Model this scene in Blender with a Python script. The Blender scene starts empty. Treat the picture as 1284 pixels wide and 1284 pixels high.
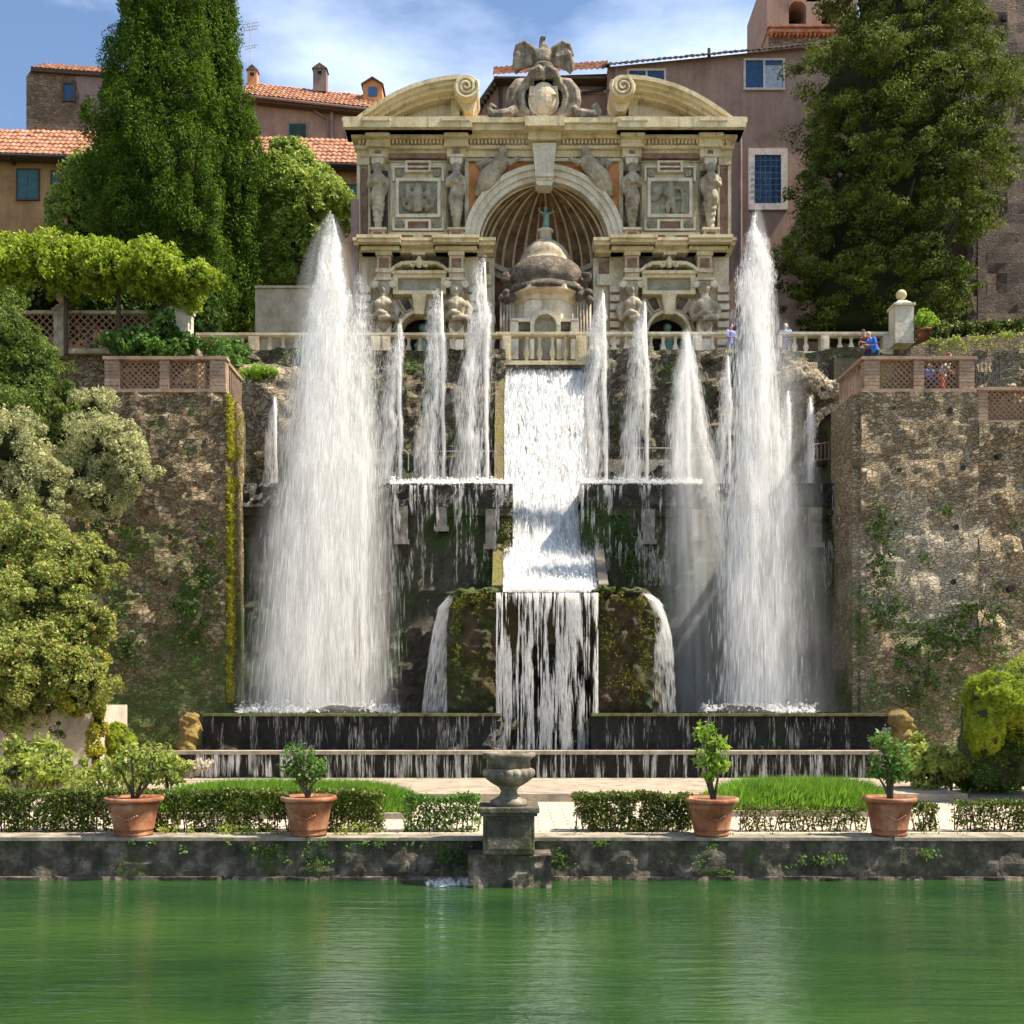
import bpy, bmesh, math, random
import numpy as np
from mathutils import Vector, noise as mnoise
random.seed(7); rng = np.random.default_rng(7)
PI = math.pi
scene = bpy.context.scene
C = scene.collection
F = 1320.0; CX = 642.0; HY = 880.0; EYE = 2.58
def X(px, Y): return (px-CX)*Y/F
def Z(py, Y): return EYE+(HY-py)*Y/F

# ------------------------------------------------------------------ materials
class NT:
    def __init__(s, name):
        s.m = bpy.data.materials.new(name); s.m.use_nodes = True
        s.t = s.m.node_tree; s.t.nodes.clear()
        s.out = s.t.nodes.new('ShaderNodeOutputMaterial')
    def n(s, typ, ins=None, **kw):
        nd = s.t.nodes.new('ShaderNode'+typ)
        for k, v in kw.items(): setattr(nd, k, v)
        for k, v in (ins or {}).items():
            if isinstance(v, bpy.types.NodeSocket): s.t.links.new(v, nd.inputs[k])
            else: nd.inputs[k].default_value = v
        return nd
    def link(s, a, b): s.t.links.new(a, b)
    def pos(s, scale=(1,1,1), distort=0, dscale=2):
        g = s.n('NewGeometry').outputs['Position']
        v = g
        if distort:
            ns = s.n('TexNoise', {'Vector': g, 'Scale': dscale, 'Detail': 2})
            v = s.n('VectorMath', {0: ns.outputs['Color'], 1: (distort,)*3}, operation='MULTIPLY').outputs[0]
            v = s.n('VectorMath', {0: g, 1: v}, operation='ADD').outputs[0]
        return s.n('VectorMath', {0: v, 1: scale}, operation='MULTIPLY').outputs[0]
    def noise(s, vec, scale, detail=4, rough=.6):
        return s.n('TexNoise', {'Vector': vec, 'Scale': scale, 'Detail': detail, 'Roughness': rough}).outputs['Fac']
    def ramp(s, fac, stops, interp='LINEAR'):
        r = s.n('ValToRGB', {'Fac': fac}); e = r.color_ramp.elements; r.color_ramp.interpolation = interp
        while len(e) < len(stops): e.new(.5)
        for el, (p, c) in zip(e, stops):
            el.position = p
            if not hasattr(c, '__len__'): c = (c, c, c)
            el.color = (*c[:3], 1)
        return r.outputs['Color']
    def mix(s, fac, a, b, bt='MIX'):
        nd = s.n('Mix', data_type='RGBA', blend_type=bt)
        for i, v in ((0, fac), (6, a), (7, b)):
            if isinstance(v, bpy.types.NodeSocket): s.link(v, nd.inputs[i])
            else: nd.inputs[i].default_value = v if i == 0 else (*v[:3], 1)
        return nd.outputs[2]
    def math(s, op, a, b=0.5, clamp=False):
        nd = s.n('Math', {0: a, 1: b}, operation=op); nd.use_clamp = clamp
        return nd.outputs[0]
    def principled(s, col, rough=.8, bump=None, bdist=.02, bstr=1, spec=.3, metal=0, **kw):
        ins = {'Base Color': col if isinstance(col, bpy.types.NodeSocket) else (*col, 1), 'Roughness': rough, 'Metallic': metal,
               'Specular IOR Level': spec}
        ins.update(kw.get('ins', {}))
        b = s.n('BsdfPrincipled', ins)
        if bump is not None:
            bn = s.n('Bump', {'Height': bump, 'Distance': bdist, 'Strength': bstr})
            s.link(bn.outputs[0], b.inputs['Normal'])
        s.link(b.outputs[0], s.out.inputs['Surface'])
        return s.m

def stone(name, cols, scale=1.2, moss=0, mosscol=(.07,.09,.02), streak=0, fine=9, bd=.02, rough=.85, dark=(.05,.045,.035), darkthr=.62):
    t = NT(name); p = t.pos()
    n1 = t.noise(p, scale, 6, .65)
    k = len(cols)
    c = t.ramp(n1, [(.3+.4*i/(k-1), cols[i]) for i in range(k)])
    n2 = t.noise(p, fine, 5, .7)
    c = t.mix(.55, c, t.ramp(n2, [(.25, .35), (.7, 1.25 if False else 1.0)]), 'MULTIPLY')
    if streak:
        ps = t.pos((2.2, 2.2, .25)); s1 = t.noise(ps, 1.3, 5, .7)
        c = t.mix(t.math('MULTIPLY', t.ramp(s1, [(darkthr-.1, 0), (darkthr+.08, 1)]), streak), c, dark)
    if moss:
        m = t.ramp(t.noise(p, .9, 6, .75), [(1-moss-.06, 0), (1-moss+.06, 1)])
        mc = t.mix(n2, mosscol, tuple(v*2.2 for v in mosscol))
        c = t.mix(m, c, mc)
    return t.principled(c, rough, n2, bd, 1)

def rubble(name, cols, sc=2.6, flat=1.5, moss=.35, mosscol=(.05,.075,.015), lowmoss=True, pale=None, mortar=(.06,.05,.035), dist=.25):
    t = NT(name); p = t.pos((1, 1, flat), dist, 1.3)
    fn_ = t.n('TexNoise', {'Vector': p, 'Scale': 5.0, 'Detail': 3}); p = t.n('VectorMath', {0: fn_.outputs['Color'], 1: (.16,)*3, 2: p}, operation='MULTIPLY_ADD').outputs[0]
    v = t.n('TexVoronoi', {'Vector': p, 'Scale': sc, 'Randomness': 1.0})
    e = t.n('TexVoronoi', {'Vector': p, 'Scale': sc, 'Randomness': 1.0}, feature='DISTANCE_TO_EDGE')
    v2 = t.n('TexVoronoi', {'Vector': p, 'Scale': sc*2.1, 'Randomness': 1.0})
    e2 = t.n('TexVoronoi', {'Vector': p, 'Scale': sc*2.1, 'Randomness': 1.0}, feature='DISTANCE_TO_EDGE')
    sel = t.ramp(t.noise(p, sc*.35, 2), [(.50, 0), (.54, 1)])
    sep = t.n('SeparateColor', {'Color': t.mix(sel, v.outputs['Color'], v2.outputs['Color'])})
    k = len(cols)
    c = t.ramp(sep.outputs[0], [(i/(k-1)*.9+.05, cols[i]) for i in range(k)])
    g = t.pos()
    nf = t.noise(g, 7, 5, .7)
    c = t.mix(.6, c, t.ramp(nf, [(.25, .3), (.7, 1.)]), 'MULTIPLY')
    big = t.noise(g, .35, 4, .6)
    c = t.mix(.55, c, t.ramp(big, [(.35, .45), (.62, 1.)]), 'MULTIPLY')
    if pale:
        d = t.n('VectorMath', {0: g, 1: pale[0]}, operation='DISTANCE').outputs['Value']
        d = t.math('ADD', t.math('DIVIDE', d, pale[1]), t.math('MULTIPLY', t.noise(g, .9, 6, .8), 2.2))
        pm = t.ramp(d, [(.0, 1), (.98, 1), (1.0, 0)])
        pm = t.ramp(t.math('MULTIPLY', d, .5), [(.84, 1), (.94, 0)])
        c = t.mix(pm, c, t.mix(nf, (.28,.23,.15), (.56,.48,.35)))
    ed = t.mix(sel, t.ramp(e.outputs['Distance'], [(.0, 0), (.11, 1)]), t.ramp(e2.outputs['Distance'], [(.0, 0), (.16, 1)]))
    c = t.mix(t.math('MULTIPLY', t.math('SUBTRACT', 1.0, ed), t.ramp(t.noise(t.pos(), 1.1, 4, .7), [(.35, .35), (.6, 1)])), c, mortar)
    mm = t.noise(g, .55, 7, .78)
    if lowmoss:
        z = t.n('SeparateXYZ', {0: g}).outputs[2]
        zz = t.math('MULTIPLY', t.math('SUBTRACT', 9.0, z), .018)
        mm = t.math('ADD', mm, zz)
    m = t.ramp(mm, [(1-moss-.05, 0), (1-moss+.07, 1)])
    c = t.mix(t.math('MULTIPLY', m, .9), c, t.mix(nf, mosscol, tuple(x*2.4 for x in mosscol)))
    h = t.math('ADD', t.math('MULTIPLY', ed, .8), t.math('MULTIPLY', nf, .7))
    return t.principled(c, .9, h, .06, 1)

def wetwall(name, a=(.045,.04,.03), b=(.14,.11,.07), green=(.035,.06,.012), thr=.47, rough=.35):
    t = NT(name); p = t.pos((1, 1, .45), .4, 2); n = t.noise(p, 1.9, 8, .8)
    c = t.ramp(n, [(.3, a), (.7, b)])
    m = t.ramp(t.noise(t.pos((1,1,.35)), .75, 7, .7), [(thr, 0), (thr+.1, 1)])
    f = t.noise(t.pos(), 8, 5, .8)
    c = t.mix(m, c, t.mix(f, tuple(x*.4 for x in green), tuple(x*2.2 for x in green)))
    return t.principled(c, rough, t.math('ADD', f, n), .16, 1, spec=.4)

def plaster(name, a, b, c3=None, scale=.5, rough=.95):
    t = NT(name); p = t.pos((1, 1, .8)); n = t.noise(p, scale, 8, .72)
    st = [(.35, a), (.65, b)]
    if c3: st = [(.32, a), (.55, b), (.7, c3)]
    c = t.ramp(n, st); f = t.noise(t.pos(), 6, 6, .75)
    c = t.mix(.5, c, t.ramp(f, [(.3, .55), (.65, 1.)]), 'MULTIPLY')
    s1 = t.noise(t.pos((1.5,1.5,.12)), 1, 5, .7)
    c = t.mix(.5, c, t.ramp(s1, [(.38, .6), (.6, 1.)]), 'MULTIPLY')
    return t.principled(c, rough, f, .01, .8)

def leafmat(name, a, b, trans=.35, hue3=None, third=.8, gloss=.45, clump=.9, cs=1.1):
    t = NT(name); g = t.n('NewGeometry')
    r = g.outputs['Random Per Island']
    n = t.noise(g.outputs['Position'], cs, 3, .6)
    f = t.math('ADD', t.math('MULTIPLY', r, .5), t.math('MULTIPLY', t.ramp(n, [(.35, 0), (.65, 1)]), .5))
    c = t.ramp(f, [(.05, a), (.95, b)])
    if hue3:
        c = t.mix(t.ramp(r, [(third, 0), (third+.01, 1)]), c, hue3)
    d = t.n('BsdfPrincipled', {'Base Color': c, 'Roughness': gloss, 'Specular IOR Level': .18})
    tr = t.n('BsdfTranslucent', {'Color': t.mix(.5, c, (1,1,.4), 'MULTIPLY') if False else c})
    mx = t.n('MixShader', {0: trans, 1: d.outputs[0], 2: tr.outputs[0]})
    t.link(mx.outputs[0], t.out.inputs['Surface'])
    return t.m

def watermat(name, alpha=.5, col=(.93,.95,.98), trans=.5):
    t = NT(name)
    d = t.n('BsdfDiffuse', {'Color': (*col,1)}); tr = t.n('BsdfTranslucent', {'Color': (*col,1)})
    m1 = t.n('MixShader', {0: trans, 1: d.outputs[0], 2: tr.outputs[0]})
    gl = t.n('BsdfGlossy', {'Color': (1,1,1,1), 'Roughness': .25})
    m2 = t.n('MixShader', {0: .06, 1: m1.outputs[0], 2: gl.outputs[0]})
    tp = t.n('BsdfTransparent')
    m3 = t.n('MixShader', {0: alpha, 1: tp.outputs[0], 2: m2.outputs[0]})
    t.link(m3.outputs[0], t.out.inputs['Surface'])
    return t.m

def plain(name, col, rough=.6, metal=0, bump=0, var=.25, sc=5):
    t = NT(name); n = t.noise(t.pos(), sc, 5, .7)
    c = t.mix(t.ramp(n, [(.3, 0), (.7, 1)]), tuple(v*(1-var) for v in col), tuple(min(1, v*(1+var)) for v in col))
    return t.principled(c, rough, n if bump else None, bump or .01, 1, metal=metal)

M = {}
M['trav'] = stone('travertine', [(.40,.30,.17),(.72,.58,.38),(.82,.71,.52)], .8, streak=.55, bd=.02, dark=(.13,.11,.07))
M['travlight'] = stone('pale_travertine', [(.52,.42,.28),(.74,.63,.46),(.84,.75,.60)], 1.2, streak=.45, bd=.015, dark=(.16,.14,.10))
M['cornice'] = stone('ochre_cornice_stone', [(.50,.38,.19),(.75,.60,.35),(.83,.71,.47)], .7, streak=.6, bd=.02, dark=(.17,.12,.04))
M['sculpt'] = stone('carved_stone', [(.17,.13,.08),(.42,.34,.23),(.64,.55,.40)], 1.6, streak=.4, bd=.03)  # dark streaks put shadow-line contrast into the carvings
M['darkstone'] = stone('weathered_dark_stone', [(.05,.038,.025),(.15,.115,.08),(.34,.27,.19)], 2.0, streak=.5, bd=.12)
M['relief'] = stone('relief_stone', [(.22,.19,.13),(.34,.30,.21),(.45,.40,.30)], 2, bd=.03)
M['mosaic'] = stone('red_mosaic', [(.16,.08,.05),(.30,.17,.11),(.34,.24,.20)], 3, fine=22, bd=.02)
M['orange'] = stone('orange_fresco', [(.55,.19,.05),(.70,.28,.09),(.58,.33,.18)], 1.5, bd=.008)
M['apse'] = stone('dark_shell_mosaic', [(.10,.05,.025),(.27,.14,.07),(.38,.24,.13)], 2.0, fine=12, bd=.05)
M['black'] = plain('opening_shade', (.02,.017,.014), .9)  # near-black colour stands for the shade inside openings
M['bronze'] = stone('green_bronze', [(.06,.12,.09),(.15,.26,.20),(.25,.36,.28)], 3, bd=.01, rough=.5)
M['rubbleL'] = rubble('rubble_left', [(.17,.11,.05),(.36,.25,.13),(.52,.39,.23),(.26,.20,.13)], 4.6, 1.5, .44, mortar=(.075,.055,.03), dist=.35)
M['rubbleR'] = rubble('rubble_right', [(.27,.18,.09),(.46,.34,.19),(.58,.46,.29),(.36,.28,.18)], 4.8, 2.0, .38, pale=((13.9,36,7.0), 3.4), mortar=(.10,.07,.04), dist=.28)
M['rubbleB'] = rubble('rubble_back', [(.10,.075,.05),(.22,.16,.10),(.33,.26,.17)], 3.0, 1.5, .5, lowmoss=False, mosscol=(.05,.055,.02), dist=.5)
M['rock'] = rubble('rock_face', [(.20,.14,.09),(.36,.27,.17),(.45,.35,.22)], 3.2, 1.3, .40, lowmoss=False, dist=.9)
M['wet'] = wetwall('wet_mossy_wall')
M['wetdark'] = wetwall('wet_basin_wall', (.012,.012,.01), (.05,.045,.03), (.03,.045,.008), .56, .25)
M['moss'] = wetwall('mossy_boulder', (.025,.022,.010), (.10,.075,.03), (.05,.075,.01), .38, .8)
M['crest'] = stone('weathered_crest_stone', [(.09,.07,.05),(.32,.25,.17),(.58,.48,.35)], 2.2, streak=.8, bd=.05, dark=(.05,.04,.03), darkthr=.55)
M['yellowmoss'] = wetwall('yellow_moss_rock', (.07,.045,.012), (.50,.34,.09), (.16,.15,.02), .5, .8)
M['tuff'] = wetwall('brown_tuff', (.012,.009,.005), (.16,.095,.035), (.04,.05,.01), .46, .6)
M['wetstone'] = stone('wet_pale_stone', [(.07,.06,.045),(.20,.17,.13),(.32,.28,.22)], 2.5, streak=.8, bd=.01, rough=.5)
M['quay'] = stone('pond_wall_stone', [(.03,.026,.018),(.10,.08,.055),(.30,.25,.19)], 2.6, moss=.42, mosscol=(.035,.045,.012), streak=.8, fine=5, bd=.12, dark=(.015,.014,.01))
M['cap'] = stone('coping_stone', [(.12,.10,.065),(.28,.235,.17),(.42,.36,.28)], 2.2, moss=.36, mosscol=(.06,.065,.02), bd=.03)
M['path'] = stone('gravel_path', [(.40,.33,.24),(.50,.42,.31),(.58,.50,.38)], .7, fine=25, bd=.01)
M['kerbs'] = stone('kerb_stone', [(.20,.155,.11),(.36,.29,.21),(.44,.37,.28)], 1.8, streak=.5, bd=.02)
M['urn'] = stone('mossy_urn_stone', [(.06,.05,.035),(.19,.155,.11),(.42,.35,.26)], 3, moss=.40, mosscol=(.05,.05,.02), streak=.5, bd=.03)
M['pot'] = stone('terracotta', [(.17,.055,.022),(.33,.12,.05),(.48,.27,.16)], 2.2, bd=.01, rough=.85, streak=.7, dark=(.11,.055,.035))
M['soil'] = plain('soil', (.05,.035,.02), .95)
M['brick'] = stone('bastion_brick', [(.24,.15,.10),(.36,.24,.16),(.42,.31,.22)], 2.5, bd=.02, streak=.3)
M['lattice'] = plain('terracotta_lattice', (.30,.17,.11), .85)
M['tile'] = stone('roof_tiles', [(.15,.06,.04),(.42,.17,.085),(.54,.33,.21)], 3.4, fine=2.4, bd=.02)
M['ochre'] = plaster('ochre_plaster', (.24,.13,.06), (.44,.25,.11), (.36,.25,.17), .45)
M['mauve'] = plaster('mauve_plaster', (.25,.15,.105), (.40,.25,.18), (.33,.21,.155), .4)
M['mauve2'] = plaster('brown_mauve_plaster', (.20,.13,.11), (.31,.21,.18), (.36,.27,.22), .5)
M['towerb'] = rubble('tower_brick', [(.20,.12,.07),(.33,.21,.12),(.40,.29,.18)], 3.2, 2.5, .04, lowmoss=False, mosscol=(.1,.08,.05), mortar=(.16,.11,.08))
M['brickwall'] = rubble('old_brick_wall', [(.14,.09,.065),(.22,.145,.10),(.26,.18,.13)], 3.2, 3.2, .02, lowmoss=False, mortar=(.10,.07,.055))
M['greyplaster'] = plaster('grey_plaster', (.22,.17,.11), (.42,.35,.25), (.48,.41,.31), .9)
M['palewall'] = plaster('pale_garden_wall', (.40,.31,.23), (.62,.52,.41), (.66,.58,.48), .8)
M['frame'] = plain('window_stone_frame', (.55,.46,.38), .8, bump=.01)
M['shutter'] = plain('teal_shutter', (.05,.13,.15), .5)
M['glass'] = plain('window_glass', (.03,.07,.14), .1)
M['wood'] = plain('dark_wood', (.08,.05,.03), .8)
M['curtain'] = plain('pale_curtain', (.35,.36,.38), .8)
M['metal'] = plain('galvanised_metal', (.35,.33,.30), .45, .6)
M['darkmetal'] = plain('dark_metal', (.05,.05,.05), .6, .3)
M['bark'] = stone('bark', [(.06,.04,.025),(.13,.09,.06),(.19,.14,.10)], 3, fine=14, bd=.03)
M['earth'] = stone('earth', [(.06,.05,.025),(.11,.09,.05),(.15,.12,.07)], .6, moss=.45, mosscol=(.04,.06,.012), bd=.05)
M['cyp'] = leafmat('cypress_foliage', (.013,.036,.004), (.14,.23,.016), .3, gloss=.8, cs=1.3)
M['cyp2'] = leafmat('right_cypress_foliage', (.014,.028,.005), (.19,.23,.03), .3, gloss=.8, cs=1.0)
M['broad'] = leafmat('broadleaf_foliage', (.07,.14,.012), (.46,.54,.10), .45, cs=2.2)
M['vine'] = leafmat('wisteria_foliage', (.10,.20,.012), (.46,.54,.04), .5, (.48,.46,.10), .9, cs=2.2)
M['junip'] = leafmat('juniper_foliage', (.06,.10,.015), (.20,.26,.045), .35, gloss=.7)
M['silver'] = leafmat('silver_foliage', (.15,.18,.06), (.60,.58,.28), .4, (.66,.58,.30), .85, cs=1.8)
M['mixed'] = leafmat('mixed_bush', (.08,.12,.015), (.46,.48,.12), .4, (.50,.22,.09), .95, cs=2.2)
M['yellow'] = leafmat('yellow_creeper', (.20,.20,.02), (.48,.42,.04), .35, cs=2)
M['hedge'] = leafmat('box_hedge', (.025,.05,.008), (.13,.17,.025), .35, (.30,.30,.08), .86, cs=3)
M['lime'] = leafmat('lime_foliage', (.13,.24,.02), (.34,.48,.05), .5, cs=3)
M['limey'] = leafmat('yellow_green_foliage', (.16,.22,.03), (.42,.46,.10), .45, cs=3)
M['green'] = leafmat('mid_green_foliage', (.05,.12,.02), (.17,.29,.05), .4, cs=2)
M['grassm'] = leafmat('ornamental_grass', (.10,.22,.02), (.27,.44,.05), .5, cs=2)
M['dkgreen'] = leafmat('dark_creeper', (.03,.07,.012), (.10,.17,.03), .3, cs=2)
M['flower'] = leafmat('pale_flowers', (.42,.34,.24), (.68,.60,.46), .3)
WC=(.97,.945,.91)
M['w_dense'] = watermat('falling_water', .55, WC)
M['w_soft'] = watermat('water_spray', .28, WC)
M['w_mist'] = watermat('water_mist', .14, WC)
M['core_shade'] = plain('leaf_core_shade', (.022,.027,.006), .95)  # dark solid cores: shade between the leaves put into the colour
M['rim'] = stone('wet_rim_stone', [(.05,.045,.02),(.14,.12,.05),(.26,.22,.12)], 4, moss=.45, bd=.03)
M['cheek'] = wetwall('mossy_cheek', (.12,.085,.03), (.30,.22,.09), (.14,.13,.02), .46, .7)
M['skin'] = plain('skin', (.45,.25,.17), .6, var=.05)

# ------------------------------------------------------------------ mesh tools
class MB:
    def __init__(s): s.v = []; s.f = []; s.n = 0
    def add(s, vs, fs):
        o = s.n; s.v.extend([tuple(v) for v in vs]); s.f.extend([tuple(i+o for i in f) for f in fs]); s.n += len(vs); return s
    def box(s, x0, x1, y0, y1, z0, z1, taper=None):
        vs = [(x0,y0,z0),(x1,y0,z0),(x1,y1,z0),(x0,y1,z0),(x0,y0,z1),(x1,y0,z1),(x1,y1,z1),(x0,y1,z1)]
        return s.add(vs, [(0,3,2,1),(4,5,6,7),(0,1,5,4),(1,2,6,5),(2,3,7,6),(3,0,4,7)])
    def pb(s, px0, px1, py0, py1, Y, d0=0, d1=.3):
        """box whose outline spans pixels at depth Y; stands d0..d1 in front of plane Y (d positive = nearer)"""
        return s.box(X(px0,Y), X(px1,Y), Y-d1, Y-d0, Z(py1,Y), Z(py0,Y))
    def prism(s, poly, y0, y1):
        """poly: list of (x,z) ; extruded from y0 to y1"""
        n = len(poly); vs = [(x,y0,z) for x,z in poly]+[(x,y1,z) for x,z in poly]
        fs = [tuple(range(n)), tuple(range(2*n-1, n-1, -1))]+[(i, i+n, (i+1)%n+n, (i+1)%n) for i in range(n)]
        return s.add(vs, fs)
    def pprism(s, pts, Y, d0, d1): return s.prism([(X(a,Y), Z(b,Y)) for a,b in pts], Y-d1, Y-d0)
    def lathe(s, c, prof, seg=20, mod=None, a0=0, sx=1, sy=1):
        vs = []; k = len(prof)
        for i,(r,z) in enumerate(prof):
            for j in range(seg):
                a = a0+2*PI*j/seg; rr = r*(mod(i,a) if mod else 1)
                vs.append((c[0]+rr*math.cos(a)*sx, c[1]+rr*math.sin(a)*sy, c[2]+z))
        fs = [(i*seg+j, i*seg+(j+1)%seg, (i+1)*seg+(j+1)%seg, (i+1)*seg+j) for i in range(k-1) for j in range(seg)]
        fs += [tuple(range(seg-1,-1,-1)), tuple((k-1)*seg+j for j in range(seg))]
        return s.add(vs, fs)
    def tube(s, path, rad, seg=8):
        path = [Vector(p) for p in path]; k = len(path)
        if not hasattr(rad, '__len__'): rad = [rad]*k
        vs = []; prev = None
        for i,p in enumerate(path):
            t = (path[min(i+1,k-1)]-path[max(i-1,0)]).normalized()
            if prev is None: u = t.orthogonal().normalized()
            else:
                u = prev-t*prev.dot(t)
                u = u.normalized() if u.length > 1e-6 else t.orthogonal().normalized()
            prev = u; w = t.cross(u)
            for j in range(seg):
                a = 2*PI*j/seg; vs.append(p+(u*math.cos(a)+w*math.sin(a))*rad[i])
        fs = [(i*seg+j, i*seg+(j+1)%seg, (i+1)*seg+(j+1)%seg, (i+1)*seg+j) for i in range(k-1) for j in range(seg)]
        fs += [tuple(range(seg-1,-1,-1)), tuple((k-1)*seg+j for j in range(seg))]
        return s.add(vs, fs)
    def ell(s, c, r, seg=14, rings=9, disp=0, nsc=1.0, rot=0):
        if not hasattr(r, '__len__'): r = (r,r,r)
        vs = [] ; cr, sr = math.cos(rot), math.sin(rot)
        for i in range(rings+1):
            th = PI*i/rings
            for j in range(seg):
                a = 2*PI*j/seg
                d = Vector((math.sin(th)*math.cos(a), math.sin(th)*math.sin(a), math.cos(th)))
                k = 1+(disp*mnoise.fractal(Vector(c)*.7+d*nsc, .6, 2.1, 4) if disp else 0)
                x, y, z = d.x*r[0]*k, d.y*r[1]*k, d.z*r[2]*k
                vs.append((c[0]+x*cr+z*sr, c[1]+y, c[2]-x*sr+z*cr))
        fs = [(i*seg+j, (i+1)*seg+j, (i+1)*seg+(j+1)%seg, i*seg+(j+1)%seg) for i in range(rings) for j in range(seg)]
        return s.add(vs, fs)
    def wall(s, x0, x1, z0, z1, y, step=.25, amp=.06, ns=.8, back=1.0, curve=None):
        """front face as an uneven grid, with closed sides and back"""
        nx = max(2, int(abs(x1-x0)/step)); nz = max(2, int((z1-z0)/step)); vs = []
        for i in range(nz+1):
            for j in range(nx+1):
                xx = x0+(x1-x0)*j/nx; zz = z0+(z1-z0)*i/nz
                d = mnoise.fractal(Vector((xx*ns, y*.1, zz*ns)), .5, 2.2, 5)*amp
                yy = y+d+(curve(xx, zz) if curve else 0)
                vs.append((xx, yy, zz))
        w = nx+1
        fs = [(i*w+j, i*w+j+1, (i+1)*w+j+1, (i+1)*w+j) for i in range(nz) for j in range(nx)]
        o = len(vs); yb = y+back
        # back edge loop
        top = [nz*w+j for j in range(w)]; bot = list(range(w)); L = [i*w for i in range(nz+1)]; R = [i*w+nx for i in range(nz+1)]
        vb = []
        def strip(idx):
            for k in range(len(idx)-1):
                a, b = idx[k], idx[k+1]; q = len(vs)+len(vb)
                vb.extend([(vs[a][0], yb, vs[a][2]), (vs[b][0], yb, vs[b][2])]); fs.append((a, b, q+1, q))
        strip(top); strip(L[::-1]); strip(R); strip(bot[::-1])
        vs += vb
        q = len(vs); vs += [(x0,yb,z0),(x1,yb,z0),(x1,yb,z1),(x0,yb,z1)]; fs.append((q+1,q,q+3,q+2))
        return s.add(vs, fs)

def split_build(name, mb, mat, parent=None, eps=.02, **kw):
    """one part for every separate piece of mb (pieces whose boxes touch stay together)"""
    par=list(range(mb.n))
    def fd(i):
        while par[i]!=i: par[i]=par[par[i]]; i=par[i]
        return i
    for f in mb.f:
        a=fd(f[0])
        for v in f[1:]:
            b=fd(v)
            if a!=b: par[b]=a
    g={}
    for i in range(mb.n): g.setdefault(fd(i),[]).append(i)
    V=np.array(mb.v); ks_=list(g); bb=[(V[g[k]].min(0)-eps,V[g[k]].max(0)+eps) for k in ks_]; q=list(range(len(ks_)))
    def f2(i):
        while q[i]!=i: i=q[i]
        return i
    for i in range(len(ks_)):
        for j in range(i):
            if np.all(bb[i][0]<=bb[j][1]) and np.all(bb[j][0]<=bb[i][1]):
                a,b=f2(i),f2(j)
                if a!=b: q[a]=b
    cl={ks_[i]:f2(i) for i in range(len(ks_))}; out={}
    for f in mb.f: out.setdefault(cl[fd(f[0])],[]).append(f)
    for fs in out.values():
        ids=sorted({i for f in fs for i in f}); mp={i:k for k,i in enumerate(ids)}
        m=MB(); m.add([mb.v[i] for i in ids],[tuple(mp[i] for i in f) for f in fs]); build(name,m,mat,parent,**kw)
def link(o, parent=None):
    C.objects.link(o)
    if parent is not None: o.parent = parent
    return o
def root_of(p):
    off = Vector(p.location)
    while p.parent is not None: p = p.parent; off += Vector(p.location)
    return off
def build(name, mb, mat, parent=None, base=None, smooth=False, mesh=None):
    me = mesh
    if me is None:
        me = bpy.data.meshes.new(name); me.from_pydata(mb.v, [], mb.f); me.update()
        bm = bmesh.new(); bm.from_mesh(me); bmesh.ops.recalc_face_normals(bm, faces=bm.faces); bm.to_mesh(me); bm.free()
    off = root_of(parent) if parent is not None else Vector(base or (0,0,0))
    if off.length: me.transform(__import__('mathutils').Matrix.Translation(-off))
    if smooth: me.polygons.foreach_set('use_smooth', [True]*len(me.polygons))
    me.materials.clear(); me.materials.append(M[mat] if isinstance(mat, str) else mat)
    o = bpy.data.objects.new(name, me)
    if parent is None: o.location = off
    return link(o, parent)
def thing(name, label, cat, loc=(0,0,0), group=None):
    o = bpy.data.objects.new(name, None); o.empty_display_size = .3; o.location = loc
    C.objects.link(o); return tag(o, label, cat, group)
def tag(o, label, cat, group=None):
    o['label'] = label; o['category'] = cat
    if group: o['group'] = group
    return o
def struct(o, kind='structure'): o['kind'] = kind; return o
def copy_tree(o, parent=None, loc=None, label=None):
    c = o.copy(); C.objects.link(c); c.parent = parent
    if loc is not None: c.location = loc
    if label: c['label'] = label
    for ch in list(o.children): copy_tree(ch, c)
    return c
def fuse(mb, voxel=.04, sm=2):
    me = bpy.data.meshes.new('tmp'); me.from_pydata(mb.v, [], mb.f); me.update()
    bm = bmesh.new(); bm.from_mesh(me); bmesh.ops.recalc_face_normals(bm, faces=bm.faces); bm.to_mesh(me); bm.free()
    o = bpy.data.objects.new('tmp', me); C.objects.link(o)
    r = o.modifiers.new('r', 'REMESH'); r.mode = 'VOXEL'; r.voxel_size = voxel
    if sm: q = o.modifiers.new('s', 'SMOOTH'); q.iterations = sm; q.factor = .5
    dg = bpy.context.evaluated_depsgraph_get()
    out = bpy.data.meshes.new_from_object(o.evaluated_get(dg)); bpy.data.objects.remove(o)
    return out

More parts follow.
